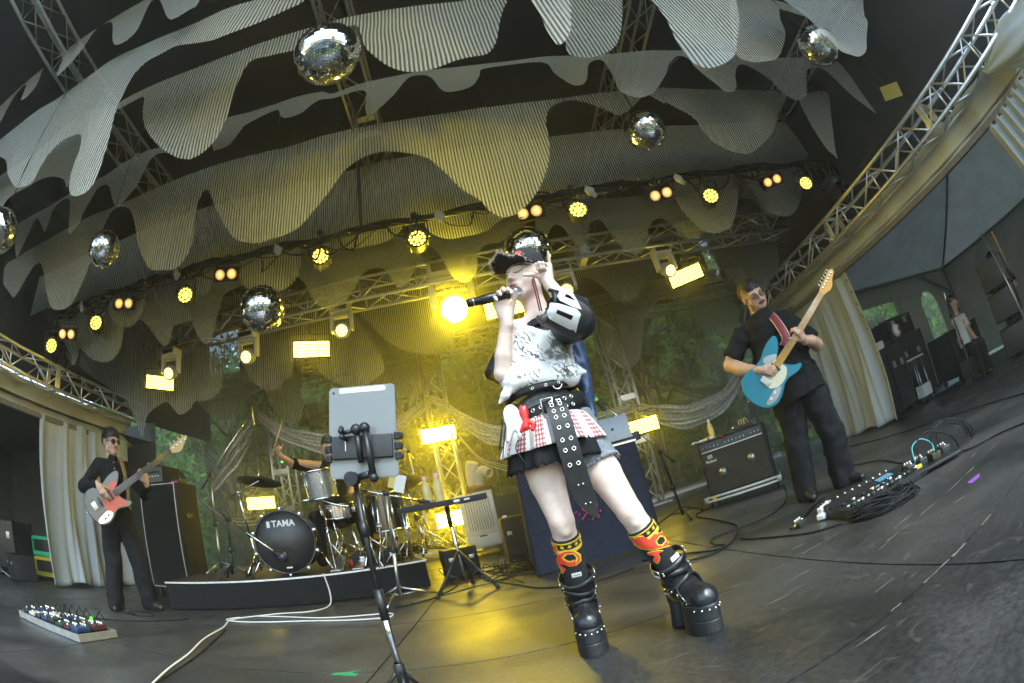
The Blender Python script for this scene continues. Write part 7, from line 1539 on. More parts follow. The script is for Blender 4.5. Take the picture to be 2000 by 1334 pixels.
# socks with flames
SOCK = mat('black_knit_sock', (.014, .014, .015), .9, bump=.4, bscale=600); YEL_K = mat('yellow_knit', (.75, .5, .03), .9); 
sk_ = SDF(); BANDS = []
for (k_, a_, s0, s1, name) in ((kL, aL, .17, .7, 'L'), (kR, aR, .2, .72, 'R')):
    k_, a_ = Vector(k_), Vector(a_); ctr = lambda q: k_.lerp(a_, q) + Vector((0, .014 * min(1, q / .35) * (1 if q < .35 else max(0, (1 - q) / .65)), 0))
    sk_.cone(ctr(s0), ctr(.4), .0500, .0525, .0, cap=True); sk_.cone(ctr(.36), ctr(s1), .0525, .046, .004)
    for q0, q1 in ((s0 + .005, s0 + .02), (s0 + .085, s0 + .125)): child(MB().tube([ctr(q0), ctr(q1)], [.0535, .0538], 30, cap=False).build('sock_stripe', YEL_K, sg))
    ax = (ctr(s0 + .1) - ctr(s0)).normalized(); e1 = ax.cross(Vector((0, 1, 0))).normalized(); e2 = ax.cross(e1); c_ = ctr(s0 + .052)
    for q in range(12):
        th = 2 * PI * q / 12; nrm = e1 * math.cos(th) + e2 * math.sin(th); M = frame(c_ + nrm * .0518, ax.cross(nrm), ax)
        child(MB().prism([((.0085 if i % 2 == 0 else .0036) * math.cos(PI / 2 + i * PI / 5), (.0085 if i % 2 == 0 else .0036) * math.sin(PI / 2 + i * PI / 5)) for i in range(10)], .0025, M).build('sock_star', YEL_K, sg))
for q in (0, 2):
    s1_ = SDF(); s1_.P = sk_.P[q:q + 2]; child(sdf_obj('sock', [(s1_, .005, None)], [SOCK], sg))
ZB = lambda P: zc((1000, 980), 4.169, P)
FL = [([(360, 470), (375, 420), (430, 395), (500, 395), (550, 430), (555, 480), (520, 515), (470, 525), (420, 505), (395, 515), (440, 545), (420, 580), (395, 530)], [(415, 455), (440, 425), (500, 420), (528, 455), (515, 490), (505, 470), (480, 485), (450, 480)]), ([(325, 335), (365, 360), (372, 395), (350, 430), (338, 390)], None),
      ([(965, 300), (1020, 280), (1070, 275), (1110, 305), (1150, 260), (1215, 245), (1255, 270), (1280, 320), (1285, 360), (1240, 370), (1180, 385), (1120, 390), (1060, 380), (1010, 350)], [(1170, 320), (1200, 280), (1235, 290), (1250, 320), (1235, 335), (1220, 355), (1185, 350)]), ([(1110, 410), (1180, 395), (1230, 400), (1190, 420), (1205, 450), (1190, 500), (1150, 470), (1165, 440), (1120, 430)], None)]
for P, H in FL:
    for (nm, m, off, gr_) in (('flame_outline', YEL_K, .003, 1.0), ('flame', FLR, .0045, .9)):
        Pz = np.array(ZB(P)); c_ = Pz.mean(0); P2 = c_ + (Pz - c_) * (1.06 if gr_ == 1 else .93); H2 = None
        if H: Hz = np.array(ZB(H)); hc = Hz.mean(0); H2 = [tuple(q) for q in hc + (Hz - hc) * (.85 if gr_ == 1 else 1.15)]
        o = decal(nm, sk_, [tuple(q) for q in P2], m, sg, off, 4., .9, 1 if H else 2, hole=H2)
        if o: child(o)
# platform boots
LEA = mat('black_boot_leather', (.014, .014, .015), .3, noise=.25, nscale=40, spec=.6, bump=.1, bscale=120); SOLE = mat('black_platform_sole', (.013, .013, .014), .55, noise=.25)
def boot(toe, heel, top, name):
    toe, heel, top = Vector((*toe, 0)), Vector((*heel, 0)), Vector(top); d = (toe - heel).normalized(); s_ = Vector((d.y, -d.x, 0)); L_ = (toe - heel).length
    bt_ = bpy.data.objects.new(name, None); COL.objects.link(bt_); bt_.parent = sg; child(bt_)
    def W(a, b, z): return heel + d * a + s_ * b + Vector((0, 0, z))
    def add(o): o.parent = bt_; o.matrix_parent_inverse = Matrix.Identity(4); return o
    out = []
    for k in range(28):
        a = 2 * PI * k / 28; cx = L_ * .66; out.append((cx + L_ * .34 * math.cos(a), .057 * math.sin(a) * (1 - .12 * (math.cos(a) < -.5))))
    M = Matrix((( d.x, s_.x, 0, heel.x), (d.y, s_.y, 0, heel.y), (0, 0, 1, 0), (0, 0, 0, 1)))
    mb = MB(); nn = len(out)
    lay = [(0, .97), (.012, 1.02), (.055, 1.0), (.06, .97), (.065, 1.0), (.115, .985), (.122, .94)]
    vs = [M @ Vector((L_ * .66 + (x - L_ * .66) * q, y * q, z)) for z, q in lay for x, y in out]; fs = [(i * nn + k, i * nn + (k + 1) % nn, (i + 1) * nn + (k + 1) % nn, (i + 1) * nn + k) for i in range(len(lay) - 1) for k in range(nn)] + [tuple(range(nn))[::-1], tuple(range((len(lay) - 1) * nn, len(lay) * nn))]
    add(mb.add(vs, fs, 0, False).build('platform', SOLE, bt_))
    hb = MB(); nn = 16; ho = [(.038 + .04 * math.cos(2 * PI * k / nn), .04 * math.sin(2 * PI * k / nn)) for k in range(nn)]; vs = [M @ Vector((.038 + (x - .038) * q, y * q, z)) for z, q in ((0, .95), (.01, 1), (.08, .86), (.15, 1.02)) for x, y in ho]
    add(hb.add(vs, [(i * nn + k, i * nn + (k + 1) % nn, (i + 1) * nn + (k + 1) % nn, (i + 1) * nn + k) for i in range(3) for k in range(nn)] + [tuple(range(nn))[::-1]], 0, True).build('heel', SOLE, bt_))
    mb = MB()
    for k in range(14): a = -1.2 + 2.4 * k / 13; mb.box(M @ Vector((L_ * .66 + L_ * .335 * math.cos(a), .056 * math.sin(a), .004)), (.006, .006, .008))
    add(mb.build('sole_lugs', SOLE, bt_))
    u = SDF(); u.ell(W(L_ * .80, 0, .142), (.05, .05, .042), k=.015); u.cone(W(L_ * .78, 0, .142), W(L_ * .45, 0, .172), .046, .046, .02); u.cone(W(L_ * .45, 0, .155), W(.05, 0, .165), .042, .04, .03); u.cone(W(L_ * .3, 0, .17), top, .052, .064, .035, cap=False)
    u.cone(top, top + (top - W(L_ * .3, 0, .17)).normalized() * .1, .075, .075, 0, op='s'); u.cone(top - (top - W(L_ * .3, 0, .17)).normalized() * .03, top + Vector((0, 0, .02)), .053, .055, 0, op='s')
    add(sdf_obj('upper', [(u, .0045, folds(.0025, 40, 1))], [LEA], bt_))
    ax = (top - W(L_ * .3, 0, .17)).normalized(); lo_ = W(L_ * .3, 0, .17); e1 = (ax.cross(Vector((0, 0, 1)).cross(ax)) if False else d - ax * d.dot(ax)).normalized(); e2 = ax.cross(e1)
    def ringp(c_, axis, r, tilt=0., n_=26):
        f1 = (d - axis * d.dot(axis)).normalized(); f2 = axis.cross(f1); P = np.array([list(c_ + f1 * r * math.cos(2 * PI * k / n_) + f2 * r * math.sin(2 * PI * k / n_) + axis * tilt * math.sin(2 * PI * k / n_)) for k in range(n_)])
        for _ in range(8): P = P - u.grad(P) * (u.at(P) - .003)[:, None]
        return [Vector(p) for p in P]
    def strap(c_, axis, r, tilt, w=.013):
        P = ringp(c_, axis, r, tilt); n_ = len(P); vs = []; fs = []
        for p in P: vs += [p - axis * w, p + axis * w]
        for k in range(n_): fs.append((2 * k, 2 * ((k + 1) % n_), 2 * ((k + 1) % n_) + 1, 2 * k + 1))
        o = add(MB().add(vs, fs, 0, True).build('strap', LEA, bt_)); md = o.modifiers.new('s', 'SOLIDIFY'); md.thickness = .005; md.offset = 1
        for sg_ in (6, 20):
            p = P[sg_]; nr = (p - c_).normalized(); f = frame(p + nr * .004, axis, nr.cross(axis)); q = MB().tube([f @ Vector((a_ * .011, b_ * .014, 0)) for a_, b_ in ((-1, -1), (1, -1), (1, 1), (-1, 1), (-1, -1))], .0022, 5).build('buckle', RING, bt_); add(q)
            for kk in (-2, 2): add(MB().sphere(P[(sg_ + kk) % n_] + nr * .006, .0042, 8).build('stud', RING, bt_))
    for q, tl, r_ in ((.32, .02, .06), (.58, -.02, .064), (.82, .012, .067)): strap(lo_.lerp(top, q), ax, r_, tl)
    ia = (d * .55 + Vector((0, 0, .83))).normalized(); strap(W(L_ * .56, 0, .15), (d * .75 + Vector((0, 0, .5))).normalized(), .055, .0, .012)
    for k in range(7): a = -1.15 + 2.3 * k / 6; add(MB().sphere(M @ Vector((L_ * .66 + L_ * .338 * math.cos(a), .057 * math.sin(a), .104)), .0048, 8).build('stud', RING, bt_))
    tg = top + d * .062 - ax * .012; f = frame(tg, e2, ax); add(MB().prism(rrect(.036, .02, .002), .0015, f @ Matrix.Rotation(PI if f.col[2].to_3d().dot(d) < 0 else 0, 4, 'Y')).build('tongue_label', PAPER, bt_)); fl = f @ Matrix.Rotation(PI if f.col[2].to_3d().dot(d) < 0 else 0, 4, 'Y')
    add(MB().tube(spline([fl @ Vector((-.012, -.003, .003)), fl @ Vector((-.006, .004, .003)), fl @ Vector((0, -.003, .003)), fl @ Vector((.006, .003, .003)), fl @ Vector((.013, -.002, .003))], 4), .0008, 4).build('label_script', BLACK, bt_))
boot((.172, 1.625), (.192, 1.92), (.178, 1.735, .345), 'boot'); boot((.578, 1.455), (.515, 1.73), (.488, 1.615, .325), 'boot')
# microphone in her hand
mc = thing('microphone', 'black handheld microphone with a silver grille at the singer\'s mouth', 'microphone')
m0, m1 = Vector(PX(996, 574, 1.575)), Vector(PX(912, 593, 1.545)); md_ = (m0 - m1).normalized()
MB().lathe([(.0001, 0), (.014, 0), (.0155, .01), (.016, .05), (.018, .052), (.0185, .09), (.0195, .15), (.021, .165)], m1, md_, 18).build('body', mat('mic_black', (.015, .015, .014), .3, .3), mc)
MB().lathe([(.021, .0), (.0215, .006), (.0215, .012), (.02, .014)], m1 + md_ * .163, md_, 18).build('collar_ring', STEEL, mc)
MB().sphere(m1 + md_ * .195, .0245, 16).build('grille', MICG, mc); MB().cyl(m1 + md_ * .02, m1 + md_ * .026, .0165, n=18).build('tail_ring', STEEL, mc)

# ================================================================== guitars
def guitar(name, label, org, xdir, up, body_m, guard_polys, neck_m, board_m, nlen, strings, head_poly, hs_m, s=1., bridge=(-.24, .0), pickups=(), knobs=(), tun=6):
    t = thing(name, label, 'guitar'); M = frame(org, xdir, up); t.matrix_world = M @ Matrix.Scale(s, 4)      # x towards the head, y up across the strings, z towards the viewer
    O_ = [(-.02, .028), (.0, .042), (.04, .062), (.085, .1), (.1, .128), (.088, .15), (.04, .16), (-.03, .152), (-.1, .132), (-.16, .135), (-.24, .16), (-.31, .155), (-.365, .1), (-.385, .02), (-.375, -.07), (-.335, -.14), (-.27, -.17), (-.2, -.16), (-.13, -.13), (-.08, -.128), (-.03, -.148), (.015, -.162), (.05, -.155), (.058, -.135), (.03, -.115), (.0, -.075), (-.02, -.03)]
    P = [(p.x, p.y) for p in spline([(a, b, 0) for a, b in O_], 4, True)]
    mb = MB(); n = len(P); c_ = Vector((-.16, 0)); lay = [(-.045, .965), (-.04, .99), (-.032, 1), (-.012, 1), (-.004, .99), (0, .962)]
    vs = [(c_.x + (x - c_.x) * q, y * q, z) for z, q in lay for x, y in P]; fs = [(i * n + k, i * n + (k + 1) % n, (i + 1) * n + (k + 1) % n, (i + 1) * n + k) for i in range(5) for k in range(n)]
    b = mb.add(vs, fs, 0, True).add([(c_.x + (x - c_.x) * .962, y * .962, 0) for x, y in P], [tuple(range(n))]).add([(c_.x + (x - c_.x) * .965, y * .965, -.045) for x, y in P], [tuple(range(n))[::-1]]).build('body', body_m, t)
    for poly, m in guard_polys: MB().prism([(p.x, p.y) for p in spline([(a, b_, 0) for a, b_ in poly], 3, True)], .0025, z0=.0008).build('pickguard', m, t)
    w0, w1 = .028 if strings == 6 else .031, .0215 if strings == 6 else .02
    MB().add([(-.05, -w0, .004), (-.05, w0, .004), (nlen, w1, .012), (nlen, -w1, .012), (-.03, -w0, -.022), (-.03, w0, -.022), (nlen, w1, -.012), (nlen, -w1, -.012)], [(0, 3, 2, 1), (4, 5, 6, 7), (0, 4, 7, 3), (1, 2, 6, 5), (0, 1, 5, 4), (3, 7, 6, 2)]).build('neck', neck_m, t)
    MB().add([(-.06, -w0, .007), (-.06, w0, .007), (nlen, w1, .015), (nlen, -w1, .015), (-.06, -w0, .0042), (-.06, w0, .0042), (nlen, w1, .0122), (nlen, -w1, .0122)], [(0, 3, 2, 1), (4, 5, 6, 7), (0, 4, 7, 3), (1, 2, 6, 5), (0, 1, 5, 4), (3, 7, 6, 2)]).build('fingerboard', board_m, t)
    sc_l = nlen - bridge[0]
    for k in range(1, 22):
        x = nlen - sc_l * (1 - 2 ** (-k / 12));
        if x < -.055: break
        f = (nlen - x) / (nlen + .06); w = w1 + (w0 - w1) * f; z = .015 - .008 * f; MB().cyl((x, -w, z + .0008), (x, w, z + .0008), .0012, n=5).build('fret', STEEL, t)
        if k in (3, 5, 7, 9, 12, 15, 17): x2 = x + sc_l * (2 ** (-k / 12)) * .028; MB().cyl((x2, 0, z), (x2, 0, z + .0012), .003, n=8).build('inlay', BLACK if strings == 6 else PAPER, t)
    H = [(p.x + nlen, p.y) for p in spline([(a, b_, 0) for a, b_ in head_poly], 3, True)]; MB().prism(H, .014, z0=-.006).build('headstock', hs_m, t)
    for k in range(tun):
        x = nlen + .035 + k * (.155 / tun if tun == 6 else .05); y = .022 + .01 * k / tun; MB().cyl((x, y * .45, .008), (x, y * .45, .02), .005, n=8).build('tuner_post', CHROME, t); MB().cyl((x, .03, .001), (x, .052, .001), .003, n=6).sphere((x, .056, .001), .009 if tun == 6 else .014, 8, sc=(1, .7, .6)).build('tuner', CHROME, t)
    for x, y, w, h_, m, rz in pickups: MB().box((x, y, .006), (w, h_, .012), (0, 0, rz), bev=.003).build('pickup', m, t)
    MB().box((bridge[0], bridge[1], .006), (.045 if strings == 6 else .05, .08 if strings == 6 else .07, .012), bev=.002).build('bridge', STEEL, t)
    for k in range(strings): y = (k - (strings - 1) / 2) * (.0105 if strings == 6 else .018); MB().cyl((bridge[0], y, .016), (nlen, y * .68, .0175), .0006 + .0002 * (k if strings == 6 else k + 3), n=5).build('string', STEEL, t)
    for x, y, m in knobs: MB().cyl((x, y, .002), (x, y, .018), .011, n=14).build('knob', m, t)
    MB().cyl((-.385, .02, -.02), (-.4, .021, -.02), .008, n=8).build('strap_button', CHROME, t); return t
def limb(s, pts, rs, k=.012, m=0, cap=False):
    for i in range(len(pts) - 1): s.cone(pts[i], pts[i + 1], rs[i], rs[i + 1], k, m, cap)
def pframe(O): 
    h_ = Vector((O[0], O[1], 0)).normalized(); r = Vector((h_.y, -h_.x, 0)); M = Matrix((r, h_, Vector((0, 0, 1)))).transposed().to_4x4(); M.translation = Vector((O[0], O[1], 0)); return M
BLKC = mat('black_cotton_shirt', (.011, .011, .012), .9, noise=.25, nscale=30, bump=.7, bscale=11, spec=.12); BLKT = mat('black_trousers', (.013, .013, .015), .88, noise=.3, nscale=25, bump=.7, bscale=10, spec=.12); SHOE = mat('black_shoe', (.012, .012, .012), .4)
class Person:
    def __init__(s, label, O): s.M = pframe(O); s.t = thing('person', label, 'person'); s.t.matrix_world = s.M; s.I = s.M.inverted()
    def w(s, a): return s.M @ Vector(a)
    def add(s, o): o.matrix_parent_inverse = s.I; return o
    def cone(s, f, pts, rs, k=.012, m=0, cap=False): limb(f, [s.w(p) for p in pts], rs, k, m, cap)
    def dirw(s, d): return s.M.to_3x3() @ Vector(d)
def hair_cap(HM, z0=.03, y0=.055, grow=1.06, extra=()):
    f = SDF(); L = Loc(f, HM); L.ell((0, -.02, .034), (.074 * grow, .093 * grow, .09 * grow), 0)
    for e in extra: L.ell(*e)
    L.ell((0, .1, -.055), (.085, .095, .105), 0, op='s'); L.cone((0, .0, -.3), (0, -.03, -.075), .2, .2, 0, cap=True, op='s'); return f
def strands(p, name, sdf, HM, Q, D, L, r, m, nseg=4, lift=.15, jit=.25, seed=1):
    rg = np.random.default_rng(seed); A = np.array(HM); R_ = A[:3, :3]; X = Q @ R_.T + A[:3, 3]
    for _ in range(5): X = X - sdf.grad(X) * sdf.at(X)[:, None]
    ok = np.abs(sdf.at(X)) < .003; X = X[ok]; d0 = np.array(D)[ok] if np.ndim(D) == 2 else np.tile(np.array(D, float), (len(X), 1)); d = d0 @ R_.T + rg.normal(0, jit, X.shape)
    path = [X - sdf.grad(X) * .002]; ln = L * rg.uniform(.6, 1.2, len(X))[:, None]
    for k in range(nseg):
        N_ = sdf.grad(X); t_ = d - N_ * (d * N_).sum(1, keepdims=True); t_ /= np.linalg.norm(t_, axis=1, keepdims=True) + 1e-9
        X = X + (t_ + N_ * lift * rg.uniform(.2, 1.6, (len(X), 1))) * ln / nseg; path.append(X)
    P = np.stack(path, 1); mb = MB()
    for i in range(len(P)): mb.tube([tuple(q) for q in P[i]], [r] + [r * (1 - .8 * k / nseg) for k in range(1, nseg + 1)], 3, cap=False)
    return p.add(stuff(mb.build(name, m, p.t)))
def shell_pts(n, seed, c=(0, -.02, .034), r=(.08, .1, .096)):
    rg = np.random.default_rng(seed); q = rg.normal(size=(n, 3)); q /= np.linalg.norm(q, axis=1)[:, None]; return q * np.array(r) + np.array(c)
def face_pts(n, seed, boxes):
    rg = np.random.default_rng(seed); out = []
    for (x0, x1, y0, y1, z0, z1), k in boxes: out.append(rg.uniform((x0, y0, z0), (x1, y1, z1), (int(n * k), 3)))
    return np.concatenate(out)
def glasses(p, HM, round_=False, lensm=None):
    fm = mat('dark_frame', (.02, .016, .013), .35); parts = []
    for sx in (-1, 1):
        n = 20; P = [HM @ Vector((sx * .033 + (.025 if not round_ else .023) * math.cos(2 * PI * k / n), .104 - .01 * abs(math.cos(2 * PI * k / n)) * (1 if math.cos(2 * PI * k / n) * sx > 0 else 0), -.006 + (.019 if not round_ else .023) * math.sin(2 * PI * k / n))) for k in range(n + 1)]
        p.add(MB().tube(P, .0019, 6).build('glasses_rim', fm, p.t)); p.add(MB().add(P[:-1], [tuple(range(n))]).build('glasses_lens', lensm, p.t))
        p.add(MB().tube([HM @ Vector((sx * .058, .093, -.002)), HM @ Vector((sx * .08, .02, -.002)), HM @ Vector((sx * .081, -.02, -.01))], .002, 6).build('glasses_temple', fm, p.t))
    p.add(MB().tube([HM @ Vector((-.011, .108, -.002)), HM @ Vector((0, .112, .001)), HM @ Vector((.011, .108, -.002))], .0018, 6).build('glasses_bridge', fm, p.t))
LENS1 = mat('clear_tinted_lens', (.25, .18, .13), .1); _t = LENS1.node_tree; _b = _t.nodes['Principled BSDF']; _tp = _t.nodes.new('ShaderNodeBsdfTransparent'); _tp.inputs[0].default_value = (.8, .7, .62, 1); _mx = _t.nodes.new('ShaderNodeMixShader'); _mx.inputs[0].default_value = .22
_t.links.new(_tp.outputs[0], _mx.inputs[1]); _t.links.new(_b.outputs[0], _mx.inputs[2]); _t.links.new(_mx.outputs[0], _t.nodes['Material Output'].inputs[0])
LENS2 = mat('dark_lens', (.03, .02, .025), .08)
def shoe(p, toe, heel, w=.048):
    f = SDF(); t_, h_ = p.w(toe), p.w(heel); f.cone(h_ + Vector((0, 0, .045)), h_.lerp(t_, .6) + Vector((0, 0, .045)), .042, .043, .02); f.cone(h_.lerp(t_, .6) + Vector((0, 0, .042)), t_ + Vector((0, 0, .035)), .043, .03, .02); f.cone(h_ + Vector((0, 0, .05)), h_ + Vector((0, 0, .11)), .038, .04, .02)
    f.cone(t_ + Vector((0, 0, -.3)), h_ + Vector((0, 0, -.3)), .3, .3, 0, op='s'); p.add(sdf_obj('shoe', [(f, .007, None)], [SHOE], p.t))
# ------------------------------------------------------------------ guitarist
g = Person('guitarist in black short-sleeved shirt and glasses playing the turquoise guitar', (2.25, 2.95))
SK2 = skin_mat('warm_skin', (.5, .3, .2)); LIP2 = mat('brown_lips', (.33, .15, .12), .5); BEARD = mat('dark_beard', (.035, .025, .02), .9)
HG = head_frame(g.w((-.055, -.02, 1.665)), g.dirw((.42, -.8, -.36)), g.dirw((-.12, -.28, .95)), 1.05)
h_ = SDF(); L_ = head(h_, HG, 1.12); L_.ell((0, .05, -.08), (.05, .05, .04), .04)
h_.cone(HG @ Vector((0, -.02, -.09)), g.w((-.06, .02, 1.42)), .062, .075, .03)
ar = SDF(); g.cone(ar, [(-.36, -.06, 1.30), (-.42, -.1, 1.2)], [.062, .056]); g.cone(ar, [(-.42, -.1, 1.2), (-.33, -.19, 1.12), (-.19, -.30, 1.05)], [.056, .052, .032]); g.cone(ar, [(.2, -.04, 1.22), (.29, -.1, 1.09)], [.058, .05]); g.cone(ar, [(.29, -.1, 1.09), (.25, -.2, 1.12), (.19, -.27, 1.145)], [.05, .044, .032])
hn = SDF(); hand(hn, g.w((-.19, -.30, 1.05)), g.dirw((.85, -.25, -.35)), g.dirw((.15, .95, -.1)), .7, 1.02, thumb=(.45, .3), flip=1, curls=[(.7, 1.1, .7)] * 4); hand(hn, g.w((.195, -.27, 1.135)), g.dirw((-.1, -.5, .55)), g.dirw((-.55, .25, .5)), .9, .98, thumb=(.5, .3), flip=1, curls=[(.8, 1.0, .6), (.85, 1.0, .6), (.9, 1.0, .6), (.95, 1.0, .6)])
g.add(sdf_obj('body', [(h_, .0045, None), (ar, .008, None), (hn, .0042, None)], [SK2, LIP2, BEARD], g.t))
hc = hair_cap(HG, extra=(((0, -.1, .07), (.035, .04, .04), .02),)); g.add(sdf_obj('hair', [(hc, .005, folds(.003, 90, 2))], [DKH], g.t))
hb = SDF(); Loc(hb, HG).ell((0.02, -.125, .02), (.045, .045, .08), .01); g.add(sdf_obj('ponytail', [(hb, .006, folds(.006, 70, 5))], [mat('orange_brown_hair', (.07, .03, .015), .8, noise=.4, nscale=60)], g.t))
strands(g, 'hair_strands', hc, HG, shell_pts(1500, 2), (0, -1, .15), .06, .0011, DKH, 4, .1, .2)
strands(g, 'beard', h_, HG, face_pts(900, 3, (((-.05, .05, .05, .11, -.135, -.092), .7), ((-.026, .026, .085, .12, -.061, -.05), .2), ((-.06, -.045, .02, .06, -.1, -.04), .12), ((.045, .06, .02, .06, -.1, -.04), .12))), (0, .2, -1), .011, .0011, BEARD, 2, .5, .3)
for s_ in (-1, 1): g.add(MB().tube([HG @ Vector((s_ * .02, .094, -.004)), HG @ Vector((s_ * .03, .0955, -.007)), HG @ Vector((s_ * .042, .09, -.004))], .0022, 6).build('eyelid_line', BEARD, g.t)); g.add(MB().tube([HG @ Vector((s_ * .014, .099, .019)), HG @ Vector((s_ * .03, .098, .024)), HG @ Vector((s_ * .048, .083, .02))], .0035, 6).build('eyebrow', BEARD, g.t))
glasses(g, HG, False, LENS1)
st_ = SDF(); g.cone(st_, [(.04, 0, .78), (.02, -.01, .98)], [.225, .215], .0, cap=True); g.cone(st_, [(.02, -.01, .98), (-.03, -.02, 1.1), (-.06, .0, 1.34)], [.205, .205, .185], .03); st_.ell(g.w((-.03, -.08, 1.08)), (.22, .19, .2), np.array(g.M.to_3x3()), .04); g.cone(st_, [(-.22, .0, 1.40), (.12, .0, 1.37)], [.085, .085], .04); g.cone(st_, [(-.25, -.01, 1.39), (-.41, -.09, 1.235)], [.085, .085], .03, cap=True); g.cone(st_, [(.14, .0, 1.36), (.27, -.09, 1.13)], [.085, .082], .03, cap=True); g.cone(st_, [(-.06, -.0, 1.4), (-.06, -.02, 1.46)], [.085, .075], .02)
g.add(sdf_obj('shirt', [(st_, .008, folds(.02, 11, 2.5))], [BLKC], g.t))
tr = SDF(); g.cone(tr, [(-.07, 0, .84), (-.1, -.03, .45), (-.12, .0, .05)], [.135, .1, .095], .02); g.cone(tr, [(.12, .0, .84), (.2, -.03, .43), (.2, .0, .05)], [.14, .105, .1], .02); tr.ell(g.w((.03, .02, .85)), (.2, .15, .12), np.array(g.M.to_3x3()), .03)
g.add(sdf_obj('trousers', [(tr, .009, folds(.026, 11, 4.4, (1, 1, .5)))], [BLKT], g.t)); shoe(g, (-.07, -.2, 0), (-.12, .04, 0)); shoe(g, (.34, -.12, 0), (.2, .03, 0))
TURQ = mat('turquoise_lacquer', (.0, .19, .27), .38, noise=.08, coat=.15, spec=.35); MAPLE = mat('amber_maple', (.78, .36, .03), .35, noise=.12, nscale=40, coat=.3); CREAM = mat('cream_pearl_guard', (.68, .63, .44), .35, noise=.12, nscale=80); GREYG = mat('grey_metal_plate', (.35, .36, .36), .4, .5)
HD6 = [(-.005, -.021), (-.005, .021), (.03, .03), (.1, .034), (.165, .036), (.19, .025), (.185, .0), (.16, -.008), (.13, -.018), (.09, -.042), (.05, -.045), (.02, -.03)]
gj, gn = g.w((-.015, -.31, 1.075)), g.w((.455, -.33, 1.385)); gx = (gn - gj); gl = gx.length
gt = guitar('electric_guitar', 'turquoise electric guitar with cream pickguard and amber maple neck', gj, gx, Vector((0, 0, 1)).cross(gx).cross(gx) * -1, TURQ, (([(-.03, -.035), (-.03, .03), (-.1, .06), (-.17, .05), (-.22, .0), (-.22, -.06), (-.17, -.1), (-.12, -.11), (-.07, -.1), (-.03, -.07)], CREAM), ([(-.0, .045), (-.02, .075), (-.07, .11), (-.1, .1), (-.1, .06), (-.04, .032)], GREYG), ([(-.19, -.09), (-.16, -.12), (-.24, -.145), (-.31, -.13), (-.32, -.1), (-.26, -.09)], GREYG)), MAPLE, mat('maple_board', (.74, .34, .03), .3, noise=.15, nscale=50, coat=.3), gl / 1.0, 6, HD6, MAPLE, 1.0, (-.2, -.0), ((-.075, .0, .02, .08, BLACK, .0),), ((-.22, -.105, PAPER), (-.27, -.11, PAPER)))
STR = mat('maroon_strap', (.2, .02, .035), .6, noise=.15)
def strap_ribbon(p, pts, w, m, name, edge=None):
    t = thing(name, 'maroon guitar strap with pale edges over the guitarist\'s shoulder' if edge else 'dark patterned strap over the bass player\'s shoulder', 'strap'); P = spline([p.w(q) for q in pts], 6); vs = []; fs = []; E = [[], []]
    r = p.M.to_3x3() @ Vector((1, 0, 0))
    for i, q in enumerate(P):
        tg = (P[min(i + 1, len(P) - 1)] - P[max(i - 1, 0)]).normalized(); sd = (r - tg * r.dot(tg)).normalized() * w; vs += [q - sd, q + sd]; E[0].append(q - sd); E[1].append(q + sd)
    fs = [(2 * i, 2 * i + 1, 2 * i + 3, 2 * i + 2) for i in range(len(P) - 1)]; o = MB().add(vs, fs, 0, True).build('webbing', m, t); md = o.modifiers.new('s', 'SOLIDIFY'); md.thickness = .003
    if edge:
        for e in E: MB().tube(e, .0035, 6).build('edge', edge, t)
    return t
strap_ribbon(g, [(-.02, .06, 1.47), (.0, -.04, 1.475), (.03, -.14, 1.42), (.06, -.235, 1.3), (.07, -.28, 1.2), (.03, -.3, 1.15)], .03, STR, 'guitar_strap', mat('cream_edge', (.6, .57, .48), .7))
# ------------------------------------------------------------------ bass player
b_ = Person('bass player in black shirt, wide black trousers and round sunglasses', (-3.6, 3.05))
HB = head_frame(b_.w((.055, -.0, 1.575)), b_.dirw((.5, -.86, -.06)), b_.dirw((.04, -.05, 1)), 1.04); SK3 = skin_mat('tan_skin', (.44, .28, .19))
h_ = SDF(); L_ = head(h_, HB, 1.02); h_.cone(HB @ Vector((0, -.02, -.09)), b_.w((.06, .02, 1.36)), .052, .062, .03)
hn = SDF(); wr, wl = b_.w((-.105, -.345, 1.125)), b_.w((.40, -.28, 1.17)); hand(hn, wr, b_.dirw((.4, -.25, -.6)), b_.dirw((.2, .9, -.1)), .5, 1.0, thumb=(.5, .3), flip=1, curls=[(.2, .5, .3), (.3, .6, .4), (.7, 1., .6), (.8, 1., .6)]); hand(hn, wl, b_.dirw((-.12, -.35, .75)), b_.dirw((-.55, .4, .4)), .9, 1.0, thumb=(.5, .3), flip=1, curls=[(.7, .9, .5)] * 4)
b_.cone(h_, [(.06, .02, 1.36), (-.1, .0, 1.34), (-.26, -.08, 1.12), (-.105, -.345, 1.125)], [.05, .035, .03, .02], .005); b_.cone(h_, [(.06, .02, 1.36), (.2, .0, 1.33), (.37, -.08, 1.1), (.40, -.28, 1.17)], [.05, .035, .03, .02], .005); h_.P += hn.P; b_.add(sdf_obj('body', [(h_, .0048, None)], [SK3, LIP2, BEARD], b_.t))
hcb = hair_cap(HB, extra=(((0, -.005, .075), (.06, .078, .04), .02),)); b_.add(sdf_obj('hair', [(hcb, .0055, folds(.004, 100, 2))], [DKH], b_.t)); strands(b_, 'hair_strands', hcb, HB, shell_pts(1500, 4, r=(.085, .105, .105)), (0, .2, 1), .03, .0014, DKH, 3, .7, .5)
strands(b_, 'moustache', h_, HB, face_pts(260, 5, (((-.024, .024, .085, .12, -.061, -.051), .7), ((-.01, .01, .07, .11, -.115, -.095), .3))), (0, .2, -1), .007, .0009, BEARD, 2, .5, .3); glasses(b_, HB, True, LENS2)
